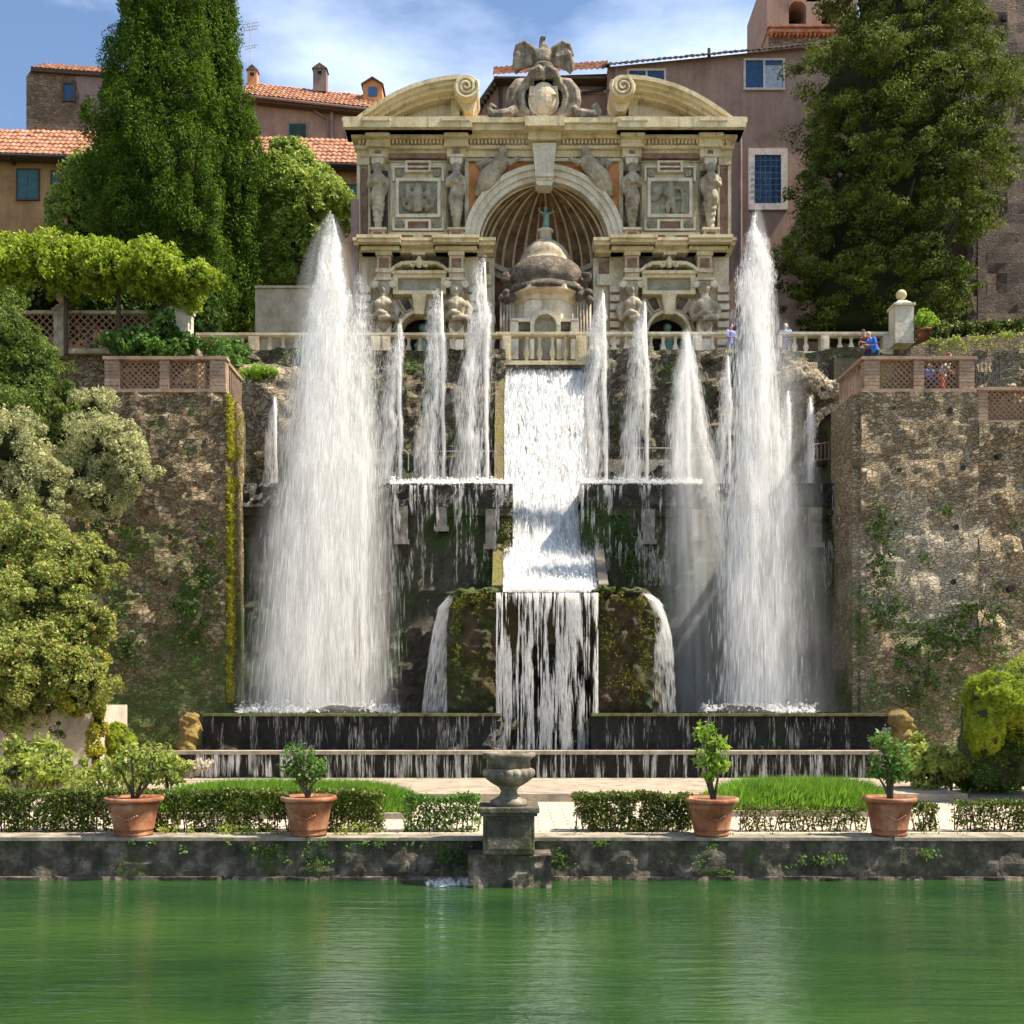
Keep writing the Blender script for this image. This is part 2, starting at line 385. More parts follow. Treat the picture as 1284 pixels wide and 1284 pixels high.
def quads_mesh(name, V, mat, parent=None, base=None, nper=4, extra=None):
    """V: (N,nper,3) array, one face per row"""
    off = root_of(parent) if parent is not None else Vector(base or (0,0,0))
    V = (V-np.array(off)).astype(np.float32); n = V.shape[0]
    nv = n*nper; co = V.reshape(-1,3); loops = np.arange(nv, dtype=np.int32)
    starts = np.arange(0, nv, nper, dtype=np.int32)
    me = bpy.data.meshes.new(name)
    if extra is not None:
        ev = np.array(extra.v, dtype=np.float32)-np.array(off, dtype=np.float32)
        el = np.array([i for f in extra.f for i in f], dtype=np.int32)+nv
        cnt = np.array([len(f) for f in extra.f]); es = np.concatenate([[0], np.cumsum(cnt)[:-1]]).astype(np.int32)+nv
        co = np.vstack([co, ev]); loops = np.concatenate([loops, el]); starts = np.concatenate([starts, es])
    me.vertices.add(len(co)); me.vertices.foreach_set('co', co.ravel())
    me.loops.add(len(loops)); me.loops.foreach_set('vertex_index', loops)
    me.polygons.add(len(starts)); me.polygons.foreach_set('loop_start', starts)
    me.materials.append(M[mat])
    if extra is not None:
        me.materials.append(M['core_shade']); mi = np.zeros(len(starts), dtype=np.int32); mi[n:] = 1; me.polygons.foreach_set('material_index', mi)
    me.update(calc_edges=True); me.validate()
    o = bpy.data.objects.new(name, me)
    if parent is None: o.location = off
    return link(o, parent)

LASTDIR = None
def leafquads(P, size, aspect=.5, bias=(0,0,0), fold=0, svar=.4, out=None):
    n = len(P); r = rng.normal(size=(n,3)); r /= np.linalg.norm(r,axis=1)[:,None]
    if out is not None:   # leaves lie roughly across the direction they grow in
        nn = out+r*.75; nn /= np.linalg.norm(nn,axis=1)[:,None]
        q = rng.normal(size=(n,3))+np.array(bias); t = q-nn*np.sum(q*nn,1)[:,None]; t /= np.linalg.norm(t,axis=1)[:,None]
        b = np.cross(nn,t); s = (size*(1+svar*rng.uniform(-1,1,n)))[:,None]
        return np.stack([P-t*s, P+b*s*aspect-t*s*.1, P+t*s, P-b*s*aspect-t*s*.1], 1)
    t = r+np.array(bias); t /= np.linalg.norm(t,axis=1)[:,None]
    q = rng.normal(size=(n,3)); b = np.cross(t,q); b /= np.linalg.norm(b,axis=1)[:,None]
    s = (size*(1+svar*rng.uniform(-1,1,n)))[:,None]
    return np.stack([P-t*s, P+b*s*aspect-t*s*.1, P+t*s, P-b*s*aspect-t*s*.1], 1)
def clumps(cent, per, rad, up=1.0):
    """cent (M,3) -> (M*per,3) points in blobs, denser near the blob's surface"""
    m = len(cent); d = rng.normal(size=(m*per,3)); d /= np.linalg.norm(d,axis=1)[:,None]
    rr = rng.uniform(.35,1,m*per)**.6
    R = np.repeat(rad*(.6+.8*rng.random(m)), per)
    d[:,2] *= up
    global LASTDIR; LASTDIR = d/np.linalg.norm(d,axis=1)[:,None]
    return np.repeat(cent, per, 0)+d*(rr*R)[:,None]
def crown_centres(prof, Yc, m, deep=.8, rmin=.62, squash=1.0, nz=.18):
    """prof: list of (py,pxL,pxR) silhouette at depth Yc"""
    pr = sorted([(Z(a,Yc), X(b,Yc), X(c,Yc)) for a,b,c in prof])
    zs = np.array([p[0] for p in pr]); L = np.array([p[1] for p in pr]); R = np.array([p[2] for p in pr])
    wts = np.interp(np.linspace(zs[0], zs[-1], 200), zs, R-L); cdf = np.cumsum(wts); cdf /= cdf[-1]
    z = np.interp(rng.random(m), cdf, np.linspace(zs[0], zs[-1], 200))
    l = np.interp(z, zs, L); r = np.interp(z, zs, R); c = (l+r)/2; hw = (r-l)/2
    a = rng.uniform(0, 2*PI, m); a = np.where(rng.random(m) < .35, -PI/2+rng.normal(0,.9,m), a)
    k = rng.uniform(rmin, 1.0, m)**.7
    w = np.array([1+nz*2*mnoise.fractal(Vector((math.cos(aa)*1.6, math.sin(aa)*1.6, zz*.55)), .5, 2, 3) for aa, zz in zip(a, z)])
    rr = hw*k*np.clip(w, .6, 1.2)
    return np.stack([c+rr*np.cos(a), Yc+rr*deep*np.sin(a), z], 1)
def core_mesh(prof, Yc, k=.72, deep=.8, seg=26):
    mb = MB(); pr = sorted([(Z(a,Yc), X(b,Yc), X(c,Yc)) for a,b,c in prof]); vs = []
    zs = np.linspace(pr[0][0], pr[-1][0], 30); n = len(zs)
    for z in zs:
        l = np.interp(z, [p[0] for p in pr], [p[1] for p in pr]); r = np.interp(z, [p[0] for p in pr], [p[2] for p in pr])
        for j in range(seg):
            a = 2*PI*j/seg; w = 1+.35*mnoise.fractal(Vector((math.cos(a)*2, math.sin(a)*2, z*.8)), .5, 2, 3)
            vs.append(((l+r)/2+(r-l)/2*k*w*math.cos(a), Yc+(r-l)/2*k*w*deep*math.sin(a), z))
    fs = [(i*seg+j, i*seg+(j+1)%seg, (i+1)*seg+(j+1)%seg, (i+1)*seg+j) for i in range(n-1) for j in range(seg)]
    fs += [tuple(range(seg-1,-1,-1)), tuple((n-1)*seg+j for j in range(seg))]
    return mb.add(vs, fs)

def tree(name, label, cat, prof, Yc, mat, m, per, rad, size, aspect, bias, zb, trunk=.25, up=1, group=None, core=.7, deep=.8, limbs=8, nz=.18, rmin=.62):
    cxp = np.mean([(b+c)/2 for a,b,c in prof if a > min(p[0] for p in prof)-1]); x = X(cxp, Yc)
    t = thing(name, label, cat, (x, Yc, zb), group)
    zt = Z(min(p[0] for p in prof), Yc); zl = Z(max(p[0] for p in prof), Yc)
    mb = MB(); pts = [(x+.12*math.sin(k*1.3), Yc+.1*math.cos(k), zb+(zt-.5-zb)*k/7) for k in range(8)]
    mb.tube(pts, [trunk*(1-.12*k) for k in range(8)], 9)
    for k in range(limbs):
        f = (k+.6)/limbs; z0 = zl+(zt-zl)*f*.8; a = k*2.4
        row = min(prof, key=lambda p: abs(Z(p[0],Yc)-z0)); rr = (X(row[2],Yc)-X(row[1],Yc))/2*.8
        xc = X((row[1]+row[2])/2, Yc)
        mb.tube([(x, Yc, z0), ((x+xc)/2+rr*.5*math.cos(a), Yc+rr*.4*math.sin(a), z0+rr*.25), (xc+rr*math.cos(a), Yc+rr*.8*math.sin(a), z0+rr*.6)], [trunk*.45, trunk*.3, .03], 6)
    build('trunk', mb, 'bark', t, smooth=True)
    ce = crown_centres(prof, Yc, m, deep, rmin, nz=nz)
    P = clumps(ce, per, rad, up)
    V = leafquads(P, size, aspect, bias, out=LASTDIR+np.array((0,0,.25)))
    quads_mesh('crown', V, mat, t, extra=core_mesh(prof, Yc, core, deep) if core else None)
    return t
def bush(name, label, cat, ells, mat, per_area=260, size=.07, aspect=.5, bias=(0,0,0), group=None, zb=None, core=.72, stems=True, shell=.35, floor=None, kind=None):
    """ells: list of (px,py,Y,rx,ry,rz) in pixels/metres; leaves scattered in a shell of lumpy ellipsoids"""
    cs = [(X(e[0],e[2]), e[2], Z(e[1],e[2]), e[3]*e[2]/F, e[5], e[4]*e[2]/F) for e in ells]
    base = (np.mean([c[0] for c in cs]), np.mean([c[1] for c in cs]), min(c[2]-c[5] for c in cs) if zb is None else zb)
    P = []; OD = []; ex = MB(); sm = MB()
    for (x,y,z,rx,ry,rz) in cs:
        area = 4*PI*((rx*rz)**1.6/3+(rx*ry)**1.6/3+(ry*rz)**1.6/3)**(1/1.6)
        nc = max(12, int(area*6.5)); per = max(4, int(per_area/6.5))
        d = rng.normal(size=(nc,3)); d /= np.linalg.norm(d,axis=1)[:,None]
        d[:,1] = np.where(rng.random(nc) < .35, -np.abs(d[:,1]), d[:,1])
        k = (1-shell*rng.random(nc)**1.3)*(1+.17*rng.normal(size=nc))
        ce = np.array([x,y,z])+d*np.array([rx,ry,rz])*k[:,None]
        P.append(clumps(ce, per, min(rx,ry,rz)*.14+size*1.8)); OD.append(LASTDIR*.35+np.repeat(d, per, 0)*.45)
        if core: ex.ell((x,y,z), (rx*core*.76,ry*core*.76,rz*core*.76), 14, 9, .5, 2)
        if stems:
            for q in range(4):
                a = random.uniform(0,6.28); sm.tube([(x+rx*.2*math.cos(a), y+ry*.2*math.sin(a), base[2]), (x+rx*.4*math.cos(a), y+ry*.4*math.sin(a), z), (x+rx*.8*math.cos(a), y+ry*.8*math.sin(a), z+rz*.4)], [.03,.02,.008], 5)
    P = np.vstack(P); OD = np.vstack(OD)
    if floor is not None: P = P[P[:,2] > floor]
    t = thing(name, label, cat, base, group)
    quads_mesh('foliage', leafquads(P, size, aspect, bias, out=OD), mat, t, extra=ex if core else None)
    if stems: split_build('stem', sm, 'bark', t, eps=.25)
    return t

# ------------------------------------------------------------------ camera, world, sun
cd = bpy.data.cameras.new('camera'); cam = bpy.data.objects.new('camera', cd); C.objects.link(cam)
cam.location = (0,0,EYE); cam.rotation_euler = (PI/2,0,0)
cd.sensor_width = 36; cd.lens = 36*F/1284; cd.shift_y = (HY-642)/1284; cd.clip_end = 3000; cd.clip_start = .1
scene.camera = cam
SUN = Vector((.54, -.07, .84)).normalized()
w = bpy.data.worlds.new('World'); scene.world = w; w.use_nodes = True; wt = w.node_tree; wt.nodes.clear()
def wn(t, **k):
    n = wt.nodes.new('ShaderNode'+t)
    for a,b in k.items(): setattr(n,a,b)
    return n
sky = wn('TexSky', sky_type='NISHITA', sun_disc=False, sun_elevation=math.asin(SUN.z), sun_rotation=math.atan2(SUN.x, SUN.y), air_density=1.0, dust_density=.3, ozone_density=2.0)
tc = wn('TexCoord'); mp = wn('Mapping'); mp.inputs['Scale'].default_value = (1,1,2.6); mp.inputs['Location'].default_value = (.35,.1,.3)
ns = wn('TexNoise'); ns.inputs['Scale'].default_value = 2.3; ns.inputs['Detail'].default_value = 7; ns.inputs['Roughness'].default_value = .55
cr = wn('ValToRGB'); cr.color_ramp.elements[0].position = .43; cr.color_ramp.elements[1].position = .66
mx = wn('Mix', data_type='RGBA'); mx.inputs[7].default_value = (5.6,6.5,8.4,1)
bg = wn('Background'); bg.inputs[1].default_value = .09; wo = wn('OutputWorld')
L = wt.links.new
L(tc.outputs['Generated'], mp.inputs[0]); L(mp.outputs[0], ns.inputs['Vector']); L(ns.outputs['Fac'], cr.inputs[0])
L(cr.outputs[0], mx.inputs[0]); L(sky.outputs[0], mx.inputs[6]); L(mx.outputs[2], bg.inputs[0]); L(bg.outputs[0], wo.inputs[0])
sd = bpy.data.lights.new('sun', 'SUN'); sd.energy = 5; sd.angle = math.radians(.5); sd.color = (1,.92,.78)
so = bpy.data.objects.new('sun', sd); C.objects.link(so); so.rotation_euler = SUN.to_track_quat('Z','Y').to_euler()
vs_ = scene.view_settings; vs_.view_transform = 'Standard'; vs_.look = 'None'; vs_.exposure = 1.2; vs_.gamma = 1
scene.render.engine = 'CYCLES'; scene.cycles.transparent_max_bounces = 48; scene.cycles.max_bounces = 7; scene.cycles.use_adaptive_sampling = True; scene.cycles.adaptive_threshold = .03; scene.cycles.volume_bounces = 2; scene.cycles.volume_max_steps = 128
# ================================================================== THE SETTING
def grid_sheet(x0,x1,y0,y1,z,step,amp=.03,ns=.5):
    mb = MB(); nx = max(1,int((x1-x0)/step)); ny = max(1,int((y1-y0)/step)); vs=[]
    for i in range(ny+1):
        for j in range(nx+1):
            a = x0+(x1-x0)*j/nx; b = y0+(y1-y0)*i/ny
            vs.append((a,b,z+amp*mnoise.fractal(Vector((a*ns,b*ns,z)), .5, 2, 4)))
    w_ = nx+1
    return mb.add(vs, [(i*w_+j,i*w_+j+1,(i+1)*w_+j+1,(i+1)*w_+j) for i in range(ny) for j in range(nx)])
struct(build('ground', MB().add([(-900,-900,-1.6),(900,-900,-1.6),(900,900,-1.6),(-900,900,-1.6)], [(0,1,2,3)]), 'earth'))
# pond water
t = NT('pond_water')
p1 = t.pos((.22, 2.0, 1), .25, .6); n1 = t.noise(p1, 1.9, 3, .6); n2 = t.noise(t.pos((.5,2.2,1)), 4.5, 3, .6)
h = t.math('ADD', t.math('MULTIPLY', n1, .75), t.math('MULTIPLY', n2, .36))
big = t.noise(t.pos((.5,1,1)), .25, 3)
col = t.ramp(big, [(.35, (.007,.034,.009)), (.65, (.028,.072,.014))])
M['water'] = t.principled(col, .03, h, .05, 1, spec=.5, ins={'IOR': 2.0})
struct(build('water', grid_sheet(-60,60,-30,20.3,-.8,12,0), 'water'))
# terrace with the path (solid slab)
t = NT('paved_path'); p_ = t.pos(); br = t.n('TexBrick', {'Vector': t.pos((1,1,1),.12,1.5), 'Scale': .8, 'Mortar Size': .012, 'Color1': (.56,.46,.34,1), 'Color2': (.48,.39,.29,1), 'Mortar': (.20,.15,.10,1)})
c_ = t.mix(.6, br.outputs['Color'], t.ramp(t.noise(p_, 1.3, 7, .75), [(.3, .5), (.65, 1.)]), 'MULTIPLY'); M['path'] = t.principled(c_, .9, t.noise(p_, 14, 4), .02)
struct(build('path', MB().box(-60,60,20.55,46,-1.55,-.004), 'path'))
# stone kerb platform around the basin
struct(build('basin_platform', MB().box(X(150,30), X(1160,30), 27.2, 33.2, 0, .2), 'kerbs'))
# upper ground masses behind the walls (hidden bulk that carries the terraces)
zu = 17.1; zb_ = Z(492,36)
struct(build('upper_terrace', MB().box(-60,70,46.3,130,-1.5,zu), 'earth'))
struct(build('left_terrace', MB().box(-60,X(283,36)-.25,37.0,46.3,-1.5,zb_-.05), 'earth'))
struct(build('right_terrace', MB().box(12.2,70,37.0,46.3,-1.5,zb_-.05), 'earth'))

# ------------------------------------------------------------------ quay wall in front of the path
q = thing('pond_wall', 'long low mossy stone wall along the far edge of the green pond', 'wall', (0,20,-1.5))
build('wall', MB().wall(-40, 40, -1.5, -.055, 20.0, .14, .10, 1.1, .55), 'quay', q)
mb = MB(); x = -40
while x < 40:
    l = random.uniform(1.6,2.6); mb.box(x+.008, x+l-.008, 19.95+random.uniform(-.02,.02), 20.6, -.055, .0+random.uniform(0,.015)); x += l
build('coping', mb, 'cap', q)
mb = MB()
mb.wall(-38, 38, -1.2, -.735, 19.93, .12, .12, 2.2, .3)
build('footing_ledge', mb, 'darkstone', q)

# pedestal and urn in the centre
xu = X(638,19.6); ped = thing('stone_pedestal', 'shade-darkened mossy stone pedestal built into the pond wall under the urn', 'pedestal', (xu,19.6,-1.5))
mb = MB(); 
mb.box(xu-.60,xu+.60,19.08,20.15,-.25,-.05)
me = MB(); me.wall(xu-.74,xu+.78,-1.5,-.22,19.15,.1,.14,1.8,.9); build('base_block', me, 'quay', ped)
mb = MB(); mb.box(xu-.47,xu+.47,19.12,20.1,-.2,.50); mb.box(xu-.52,xu+.52,19.08,20.14,.50,.56); mb.box(xu-.56,xu+.56,19.04,20.18,.56,.66); mb.box(xu-.40,xu+.40,19.08,19.15,-.1,.42)
o = build('shaft', mb, 'quay', ped)  # dark wall stone carries the pedestal's shade in its colour
md = o.modifiers.new('b','BEVEL'); md.width=.018; md.segments=2
ur = thing('stone_urn', 'weathered grey stone urn with gadrooned bowl on the pedestal at the pond edge', 'urn', (xu,19.6,.66))
prof = [(.34,0),(.36,.03),(.34,.09),(.24,.13),(.17,.19),(.15,.26),(.18,.32),(.26,.38)]
build('foot', MB().lathe((xu,19.6,.66), prof, 28), 'urn', ur, smooth=True)
prof = [(.24,.36),(.34,.42),(.44,.50),(.495,.58),(.49,.65),(.42,.69)]
build('gadrooned_bowl', MB().lathe((xu,19.6,.66), prof, 160, mod=lambda i,a: 1-.10*(1-abs(math.sin(a*9))**.6)*(1 if 0<i<5 else .2)), 'urn', ur, smooth=True)
prof = [(.40,.69),(.40,.84),(.44,.87),(.49,.90),(.50,.95),(.47,.98),(.38,.98),(.36,.90),(.30,.84)]
build('rim', MB().lathe((xu,19.6,.66), prof, 40), 'urn', ur, smooth=True)

# ------------------------------------------------------------------ basins
bs = thing('lower_basin', 'long shallow lower fountain basin with thin pale lip and dark wet front', 'basin', (0,33,0))
build('front_wall', MB().wall(X(190,33), X(1108,33), 0.2, Z(946,33), 33.0, .15, .05, 1.5, .5), 'wetdark', bs)
build('lip', MB().box(X(186,32.8), X(1111,32.8), 32.82, 33.5, Z(946,32.9), Z(941.5,32.9)), 'kerbs', bs)
build('basin_floor', MB().box(X(190,33), X(1108,33), 33.5, 34.3, .2, Z(944,33)-.1), 'wetdark', bs)
bu = thing('upper_basin', 'long raised upper fountain basin with black dripping wall and mossy rim', 'basin', (0,34.2,0))
for a,b in ((254,628),(742,1118)): build('front_wall', MB().wall(X(a,34.2), X(b,34.2), .2, Z(898,34.2), 34.2, .15, .07, 1.2, .9), 'wetdark', bu)
build('recess_wall', MB().wall(X(620,35.1), X(750,35.1), .2, Z(915,35.1), 35.2, .15, .25, 1.2, .5), 'wetdark', bu)
mb = MB()
for a,b in ((254,628),(742,1118)): mb.box(X(a,34.1), X(b,34.1), 34.08, 34.7, Z(898,34.1), Z(894.5,34.1))
split_build('rim', mb, 'rim', bu)
build('basin_floor', MB().box(X(254,34.2), X(1118,34.2), 35.75, 38.4, .2, Z(898,34.2)-.05), 'wetdark', bu)
# rough spouts at both ends
for px0,px1,py0,py1,lab in ((222,257,892,942,'yellow mossy rock lump at the left end of the basin'),(1112,1150,889,938,'honey coloured mossy rock lump at the right end of the basin')):
    Yc = 33.7; mb = MB(); cx_=X((px0+px1)/2,Yc); ww=(px1-px0)/2*Yc/F; z0=Z(py1+8,Yc); z1=Z(py0,Yc)
    for k in range(16):
        f=k/15; mb.ell((cx_+ww*random.uniform(-.35,.35)*(1-f*.3), Yc+random.uniform(-.2,.2), z0+(z1-z0)*f*.85), (ww*.55*(1.15-.3*abs(f-.5)),.36,.2), 12, 8, .5, 1.6)
    me = fuse(mb, .05, 2)
    tag(build('mossy_rock', None, 'yellowmoss', None, (cx_,Yc,z0), mesh=me, smooth=True), lab, 'rock', 'rock lumps at the ends of the basin')

# ------------------------------------------------------------------ bastions
XL = X(283,36); XR = X(1080,36)
wl = thing('left_bastion_wall', 'tall rubble stone bastion wall left of the fountain, overgrown with creepers', 'wall', ((-30+XL)/2,36,-1.5))
build('stone_face', MB().wall(-34, XL, -1.5, zb_, 36.0, .16, .17, .55, .9), 'rubbleL', wl)
build('return_face', MB().box(XL-.3, XL+.02, 36.12, 38.4, -1.5, zb_-.01), 'rubbleL', wl)
def holes(lst, parent, Y, amp, ns):
    for hx,hy,hw in lst:
        mb = MB(); x=X(hx,Y); z=Z(hy,Y); y=Y+mnoise.fractal(Vector((x*ns, Y*.1, z*ns)), .5, 2.2, 5)*amp; hw*=.85
        mb.prism([(x+hw*random.uniform(.8,1.1)*math.cos(a),z+hw*random.uniform(.8,1.15)*math.sin(a)) for a in np.linspace(0,2*PI,8)[:-1]], y-.018, y+.25); build('putlog_hole_shade', mb, 'black', parent)  # flush dark plugs imitate the shade of openings that are not cut
wr = thing('right_bastion_wall', 'tall rubble stone bastion wall right of the fountain with pale lime patch', 'wall', ((40+XR)/2,36,-1.5))
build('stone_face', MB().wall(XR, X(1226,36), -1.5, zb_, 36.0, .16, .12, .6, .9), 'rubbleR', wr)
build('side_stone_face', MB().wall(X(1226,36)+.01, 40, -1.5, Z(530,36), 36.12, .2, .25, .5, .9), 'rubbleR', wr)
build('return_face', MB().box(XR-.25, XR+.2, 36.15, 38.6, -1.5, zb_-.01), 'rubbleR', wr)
holes([(1120,512,.085),(1192,515,.13),(1127,590,.1),(1207,587,.12),(1253,572,.12),(1199,661,.13),(1195,730,.12),(1268,641,.12),(1268,738,.14)], wr, 36, .12, .6)
holes([(212,674,.13),(207,730,.16)], wl, 36, .17, .55)

def lattice(mb, p0, p1, z0, z1, sp=.26, r=.032):
    """crossing bars between the vertical lines p0 and p1"""
    p0=Vector((p0[0],p0[1],0)); p1=Vector((p1[0],p1[1],0)); Lh=(p1-p0).length; u=(p1-p0)/Lh; H=z1-z0
    k=-H
    for sgn in (1,-1):
        s=-H
        while s < Lh+H:
            a0=max(0,s) ; a1=min(Lh,s+H)
            if a1>a0+.02:
                za=a0-s; zb2=a1-s
                if sgn<0: za=H-za; zb2=H-zb2
                A=p0+u*a0; B=p0+u*a1
                mb.tube([(A.x,A.y+.01*sgn,z0+za),(B.x,B.y+.01*sgn,z0+zb2)], r, 5)
            s+=sp
def brickpier(mb, x0,x1,y0,y1,z0,z1,hb=.12):
    z=z0
    while z<z1-.01:
        zz=min(z+hb,z1); e=random.uniform(-.006,.006)
        mb.box(x0+e,x1+e,y0+e,y1,z+.007,zz-.007); mb.box(x0+.015,x1-.015,y0+.015,y1-.015,z-.004,zz+.004) if z==z0 else None
        z=zz
    mb.box(x0+.014,x1-.014,y0+.014,y1-.014,z0,z1-.002)
def lattice_parapet(name,label,x0,x1,Y,ztop,zbot,piers,side=None,group='lattice parapets on the bastions'):
    t = thing(name,label,'parapet',((x0+x1)/2,Y,zbot),group)
    hc=.11; hb=.12; d=.34
    build('coping', MB().box(x0-.05,x1+.05,Y-.05,Y+d+.05,ztop-hc,ztop),'brick',t)
    build('base_course', MB().box(x0-.03,x1+.03,Y-.03,Y+d,zbot,zbot+hb),'brick',t)
    for a,b in piers:
        m=MB(); brickpier(m,a,b,Y,Y+d,zbot+hb,ztop-hc); build('pier',m,'brick',t)
    for (a,b),(c,e) in zip(piers[:-1],piers[1:]):
        m=MB(); lattice(m,(b-.01,Y+.16),(c+.01,Y+.16),zbot+hb,ztop-hc,.20,.026); build('lattice',m,'lattice',t)
    if side:
        (sx,sy),(ex,ey)=side; n=3
        m=MB(); m.add([(sx-.17,sy,ztop-hc),(sx+.12,sy,ztop-hc),(ex+.12,ey,ztop-hc),(ex-.17,ey,ztop-hc),(sx-.17,sy,ztop),(sx+.12,sy,ztop),(ex+.12,ey,ztop),(ex-.17,ey,ztop)],[(0,3,2,1),(4,5,6,7),(0,1,5,4),(1,2,6,5),(2,3,7,6),(3,0,4,7)])
        m.add([(sx-.15,sy,zbot),(sx+.1,sy,zbot),(ex+.1,ey,zbot),(ex-.15,ey,zbot),(sx-.15,sy,zbot+hb),(sx+.1,sy,zbot+hb),(ex+.1,ey,zbot+hb),(ex-.15,ey,zbot+hb)],[(0,3,2,1),(4,5,6,7),(0,1,5,4),(1,2,6,5),(2,3,7,6),(3,0,4,7)])
        build('side_rail',m,'brick',t)
        m=MB()
        for k in range(1,8):
            f=k/7.2; xx=sx+(ex-sx)*f; yy=sy+(ey-sy)*f; m.box(xx-.07,xx+.07,yy-.05,yy+.05,zbot+hb,ztop-hc)
        build('side_baluster',m,'brick',t)
    return t
zt_=Z(447,36)
lattice_parapet('lattice_parapet','brick parapet with two lattice panels on top of the left bastion',X(131,36),XL,36.0,zt_,zb_,
    [(X(a,36),X(b,36)) for a,b in ((131,150),(200,212),(263,283))], ((XL-.15,36.4),(XL-.15,38.4)))
lattice_parapet('lattice_parapet','brick parapet with two lattice panels on top of the right bastion',XR+.05,X(1223,36),36.0,Z(447,36),zb_,
    [(X(a,36),X(b,36)) for a,b in ((1084,1103),(1146,1159),(1203,1222))], ((XR+.15,36.4),(XR+.1,38.6)))
lattice_parapet('lattice_parapet','lower brick lattice parapet stepping down at the far right edge of the photo',X(1227,36),X(1330,36),36.05,Z(485,36),Z(531,36),
    [(X(a,36),X(b,36)) for a,b in ((1227,1240),(1318,1330))])

# ------------------------------------------------------------------ fountain wall behind the water
zl = Z(608,38.5)
fw = thing('fountain_ledge', 'dark dripping ledge walls with moss and pale corbels either side of the cascade', 'wall', (X(685,38.5),38.5,0))
for a,b,nm in ((283,643,'ledge_wall'),(728,1082,'ledge_wall')):
    x0,x1=X(a,38.5),X(b,38.5)
    build('ledge_wall', MB().wall(x0,x1,1.8,zl-.55,38.5,.15,.22,.7,3.4), 'wet', fw)
    build('ledge_lip', MB().wall(x0,x1,zl-.85,zl,38.22,.12,.08,1.5,3.6), 'wetdark', fw)
    build('ledge_cornice', MB().box(x0,x1,38.32,38.6,zl-1.15,zl-.85), 'wet', fw)
for a,b,c,d in ((497,512,636,684),(548,561,636,668),(609,622,640,690),(806,820,640,684),(866,882,640,680),(1012,1028,638,688),(1062,1077,638,684),(288,300,640,690),(340,353,640,684)):
    m=MB(); m.pb(a,b,c,d,38.5,-.1,.28); m.pb(a-2,b+2,d-6,d,38.5,-.1,.36); build('corbel',m,'wetstone',fw)
wd = struct(build('ledge_water', MB().box(X(300,39),X(641,39),38.5,41.5,zl-.3,zl+.03), 'w_soft')) if False else None

bw = thing('grotto_back_wall', 'mossy rubble wall rising behind the small jets up to the balustrade', 'wall', (0,43.5,10))
zt2=Z(449,44.5)
for a,b in ((285,634),(738,1110)):
    build('stone_face', MB().wall(X(a,43),X(b,43), zl-.5, zt2-.02, 43.3,.2,.45,.5,1.5,curve=lambda x,z: -.06*max(0,15-z)), 'rubbleB', bw)
    build('dark_band', MB().wall(X(a,42.2),X(b,42.2), zl-.5, Z(576,42.2), 42.2,.25,.15,.7,1.0), 'wet', bw)
struct(build('balcony_ground', MB().box(-16,17.5,44.6,46.4,9,zu), 'earth'))
# rocky outcrops left and right
def outcrop(label, pts, Y, sc, mat, holesp=None):
    mb=MB()
    for (a,b,r) in pts: mb.ell((X(a,Y),Y+random.uniform(0,.5),Z(b,Y)),(r*1.1,r*.7,r*1.2),16,12,.55,1.3)
    me=fuse(mb,.10,1); x=X(np.mean([p[0] for p in pts]),Y)
    return tag(build('rock_outcrop',None,mat,None,(x,Y,Z(max(p[1] for p in pts),Y)),mesh=me,smooth=True),label,'rock')
outcrop('rough brown rock face between left bastion and the big jet',[(x,y,1.0) for x in (300,325,350,372) for y in (500,525,550,575,600)]+[(x,484,.55) for x in (304,325,345,366)],40.2,1,'rock')
outcrop('pale rough rocks above the small arch beside the right bastion',[(1000,475,.6),(1015,485,.7),(1035,492,.6),(1052,500,.6),(1066,515,.6),(1072,530,.5),(990,490,.6)],41.5,1,'rock')
ar=thing('grotto_arch','small dark stone arch under the rocks beside the right bastion','arch',(X(1045,41),41,Z(560,41)))
m=MB(); Yr=41
for k in range(11):
    a0=PI*k/11; a1=PI*(k+.93)/11; cx_,cz=X(1052,Yr),Z(552,Yr)
    m.prism([(cx_+1.05*math.cos(a0),cz+1.05*math.sin(a0)),(cx_+1.05*math.cos(a1),cz+1.05*math.sin(a1)),(cx_+1.38*math.cos(a1),cz+1.38*math.sin(a1)),(cx_+1.38*math.cos(a0),cz+1.38*math.sin(a0))],Yr-.5,Yr+.2)
build('arch_ring',m,'rock',ar)
m=MB(); m.prism([(cx_+1.05*math.cos(PI*k/12),cz+1.05*math.sin(PI*k/12)) for k in range(13)]+[(cx_-1.05,cz-1),(cx_+1.05,cz-1)],Yr-.2,Yr+.3); build('dark_opening',m,'tuff',ar)
# rails on the ledge
def pipe_rail(label,a,b,py,pyb,Y):
    m=MB(); n=max(2,int((b-a)/40)); t=thing('metal_railing',label,'railing',(X((a+b)/2,Y),Y,Z(pyb,Y)),'thin metal railings on the ledge')
    m.tube([(X(a,Y),Y,Z(pyb,Y)),(X(a,Y),Y,Z(py+4,Y)),(X(a,Y)+.12,Y,Z(py,Y)),(X(b,Y)-.12,Y,Z(py,Y)),(X(b,Y),Y,Z(py+4,Y)),(X(b,Y),Y,Z(pyb,Y))],.028,7); build('handrail',m,'metal',t)
    m=MB()
    for k in range(1,n): xx=X(a+(b-a)*k/n,Y); m.tube([(xx,Y,Z(pyb,Y)),(xx,Y,Z(py,Y))],.02,6)
    build('rail_post',m,'metal',t)
pipe_rail('pipe railing above the ledge at the far left behind the big jet',330,512,565,590,41.8)
pipe_rail('pipe railing above the ledge just left of the cascade',520,632,566,590,41.8)
pipe_rail('pipe railing above the ledge just right of the cascade',793,893,562,590,41.8)
st=thing('picket_railing','sloping wooden picket railing below the arch at the right bastion','railing',(X(1045,40.5),40.5,Z(575,40.5)))
m=MB(); Yr=40.5
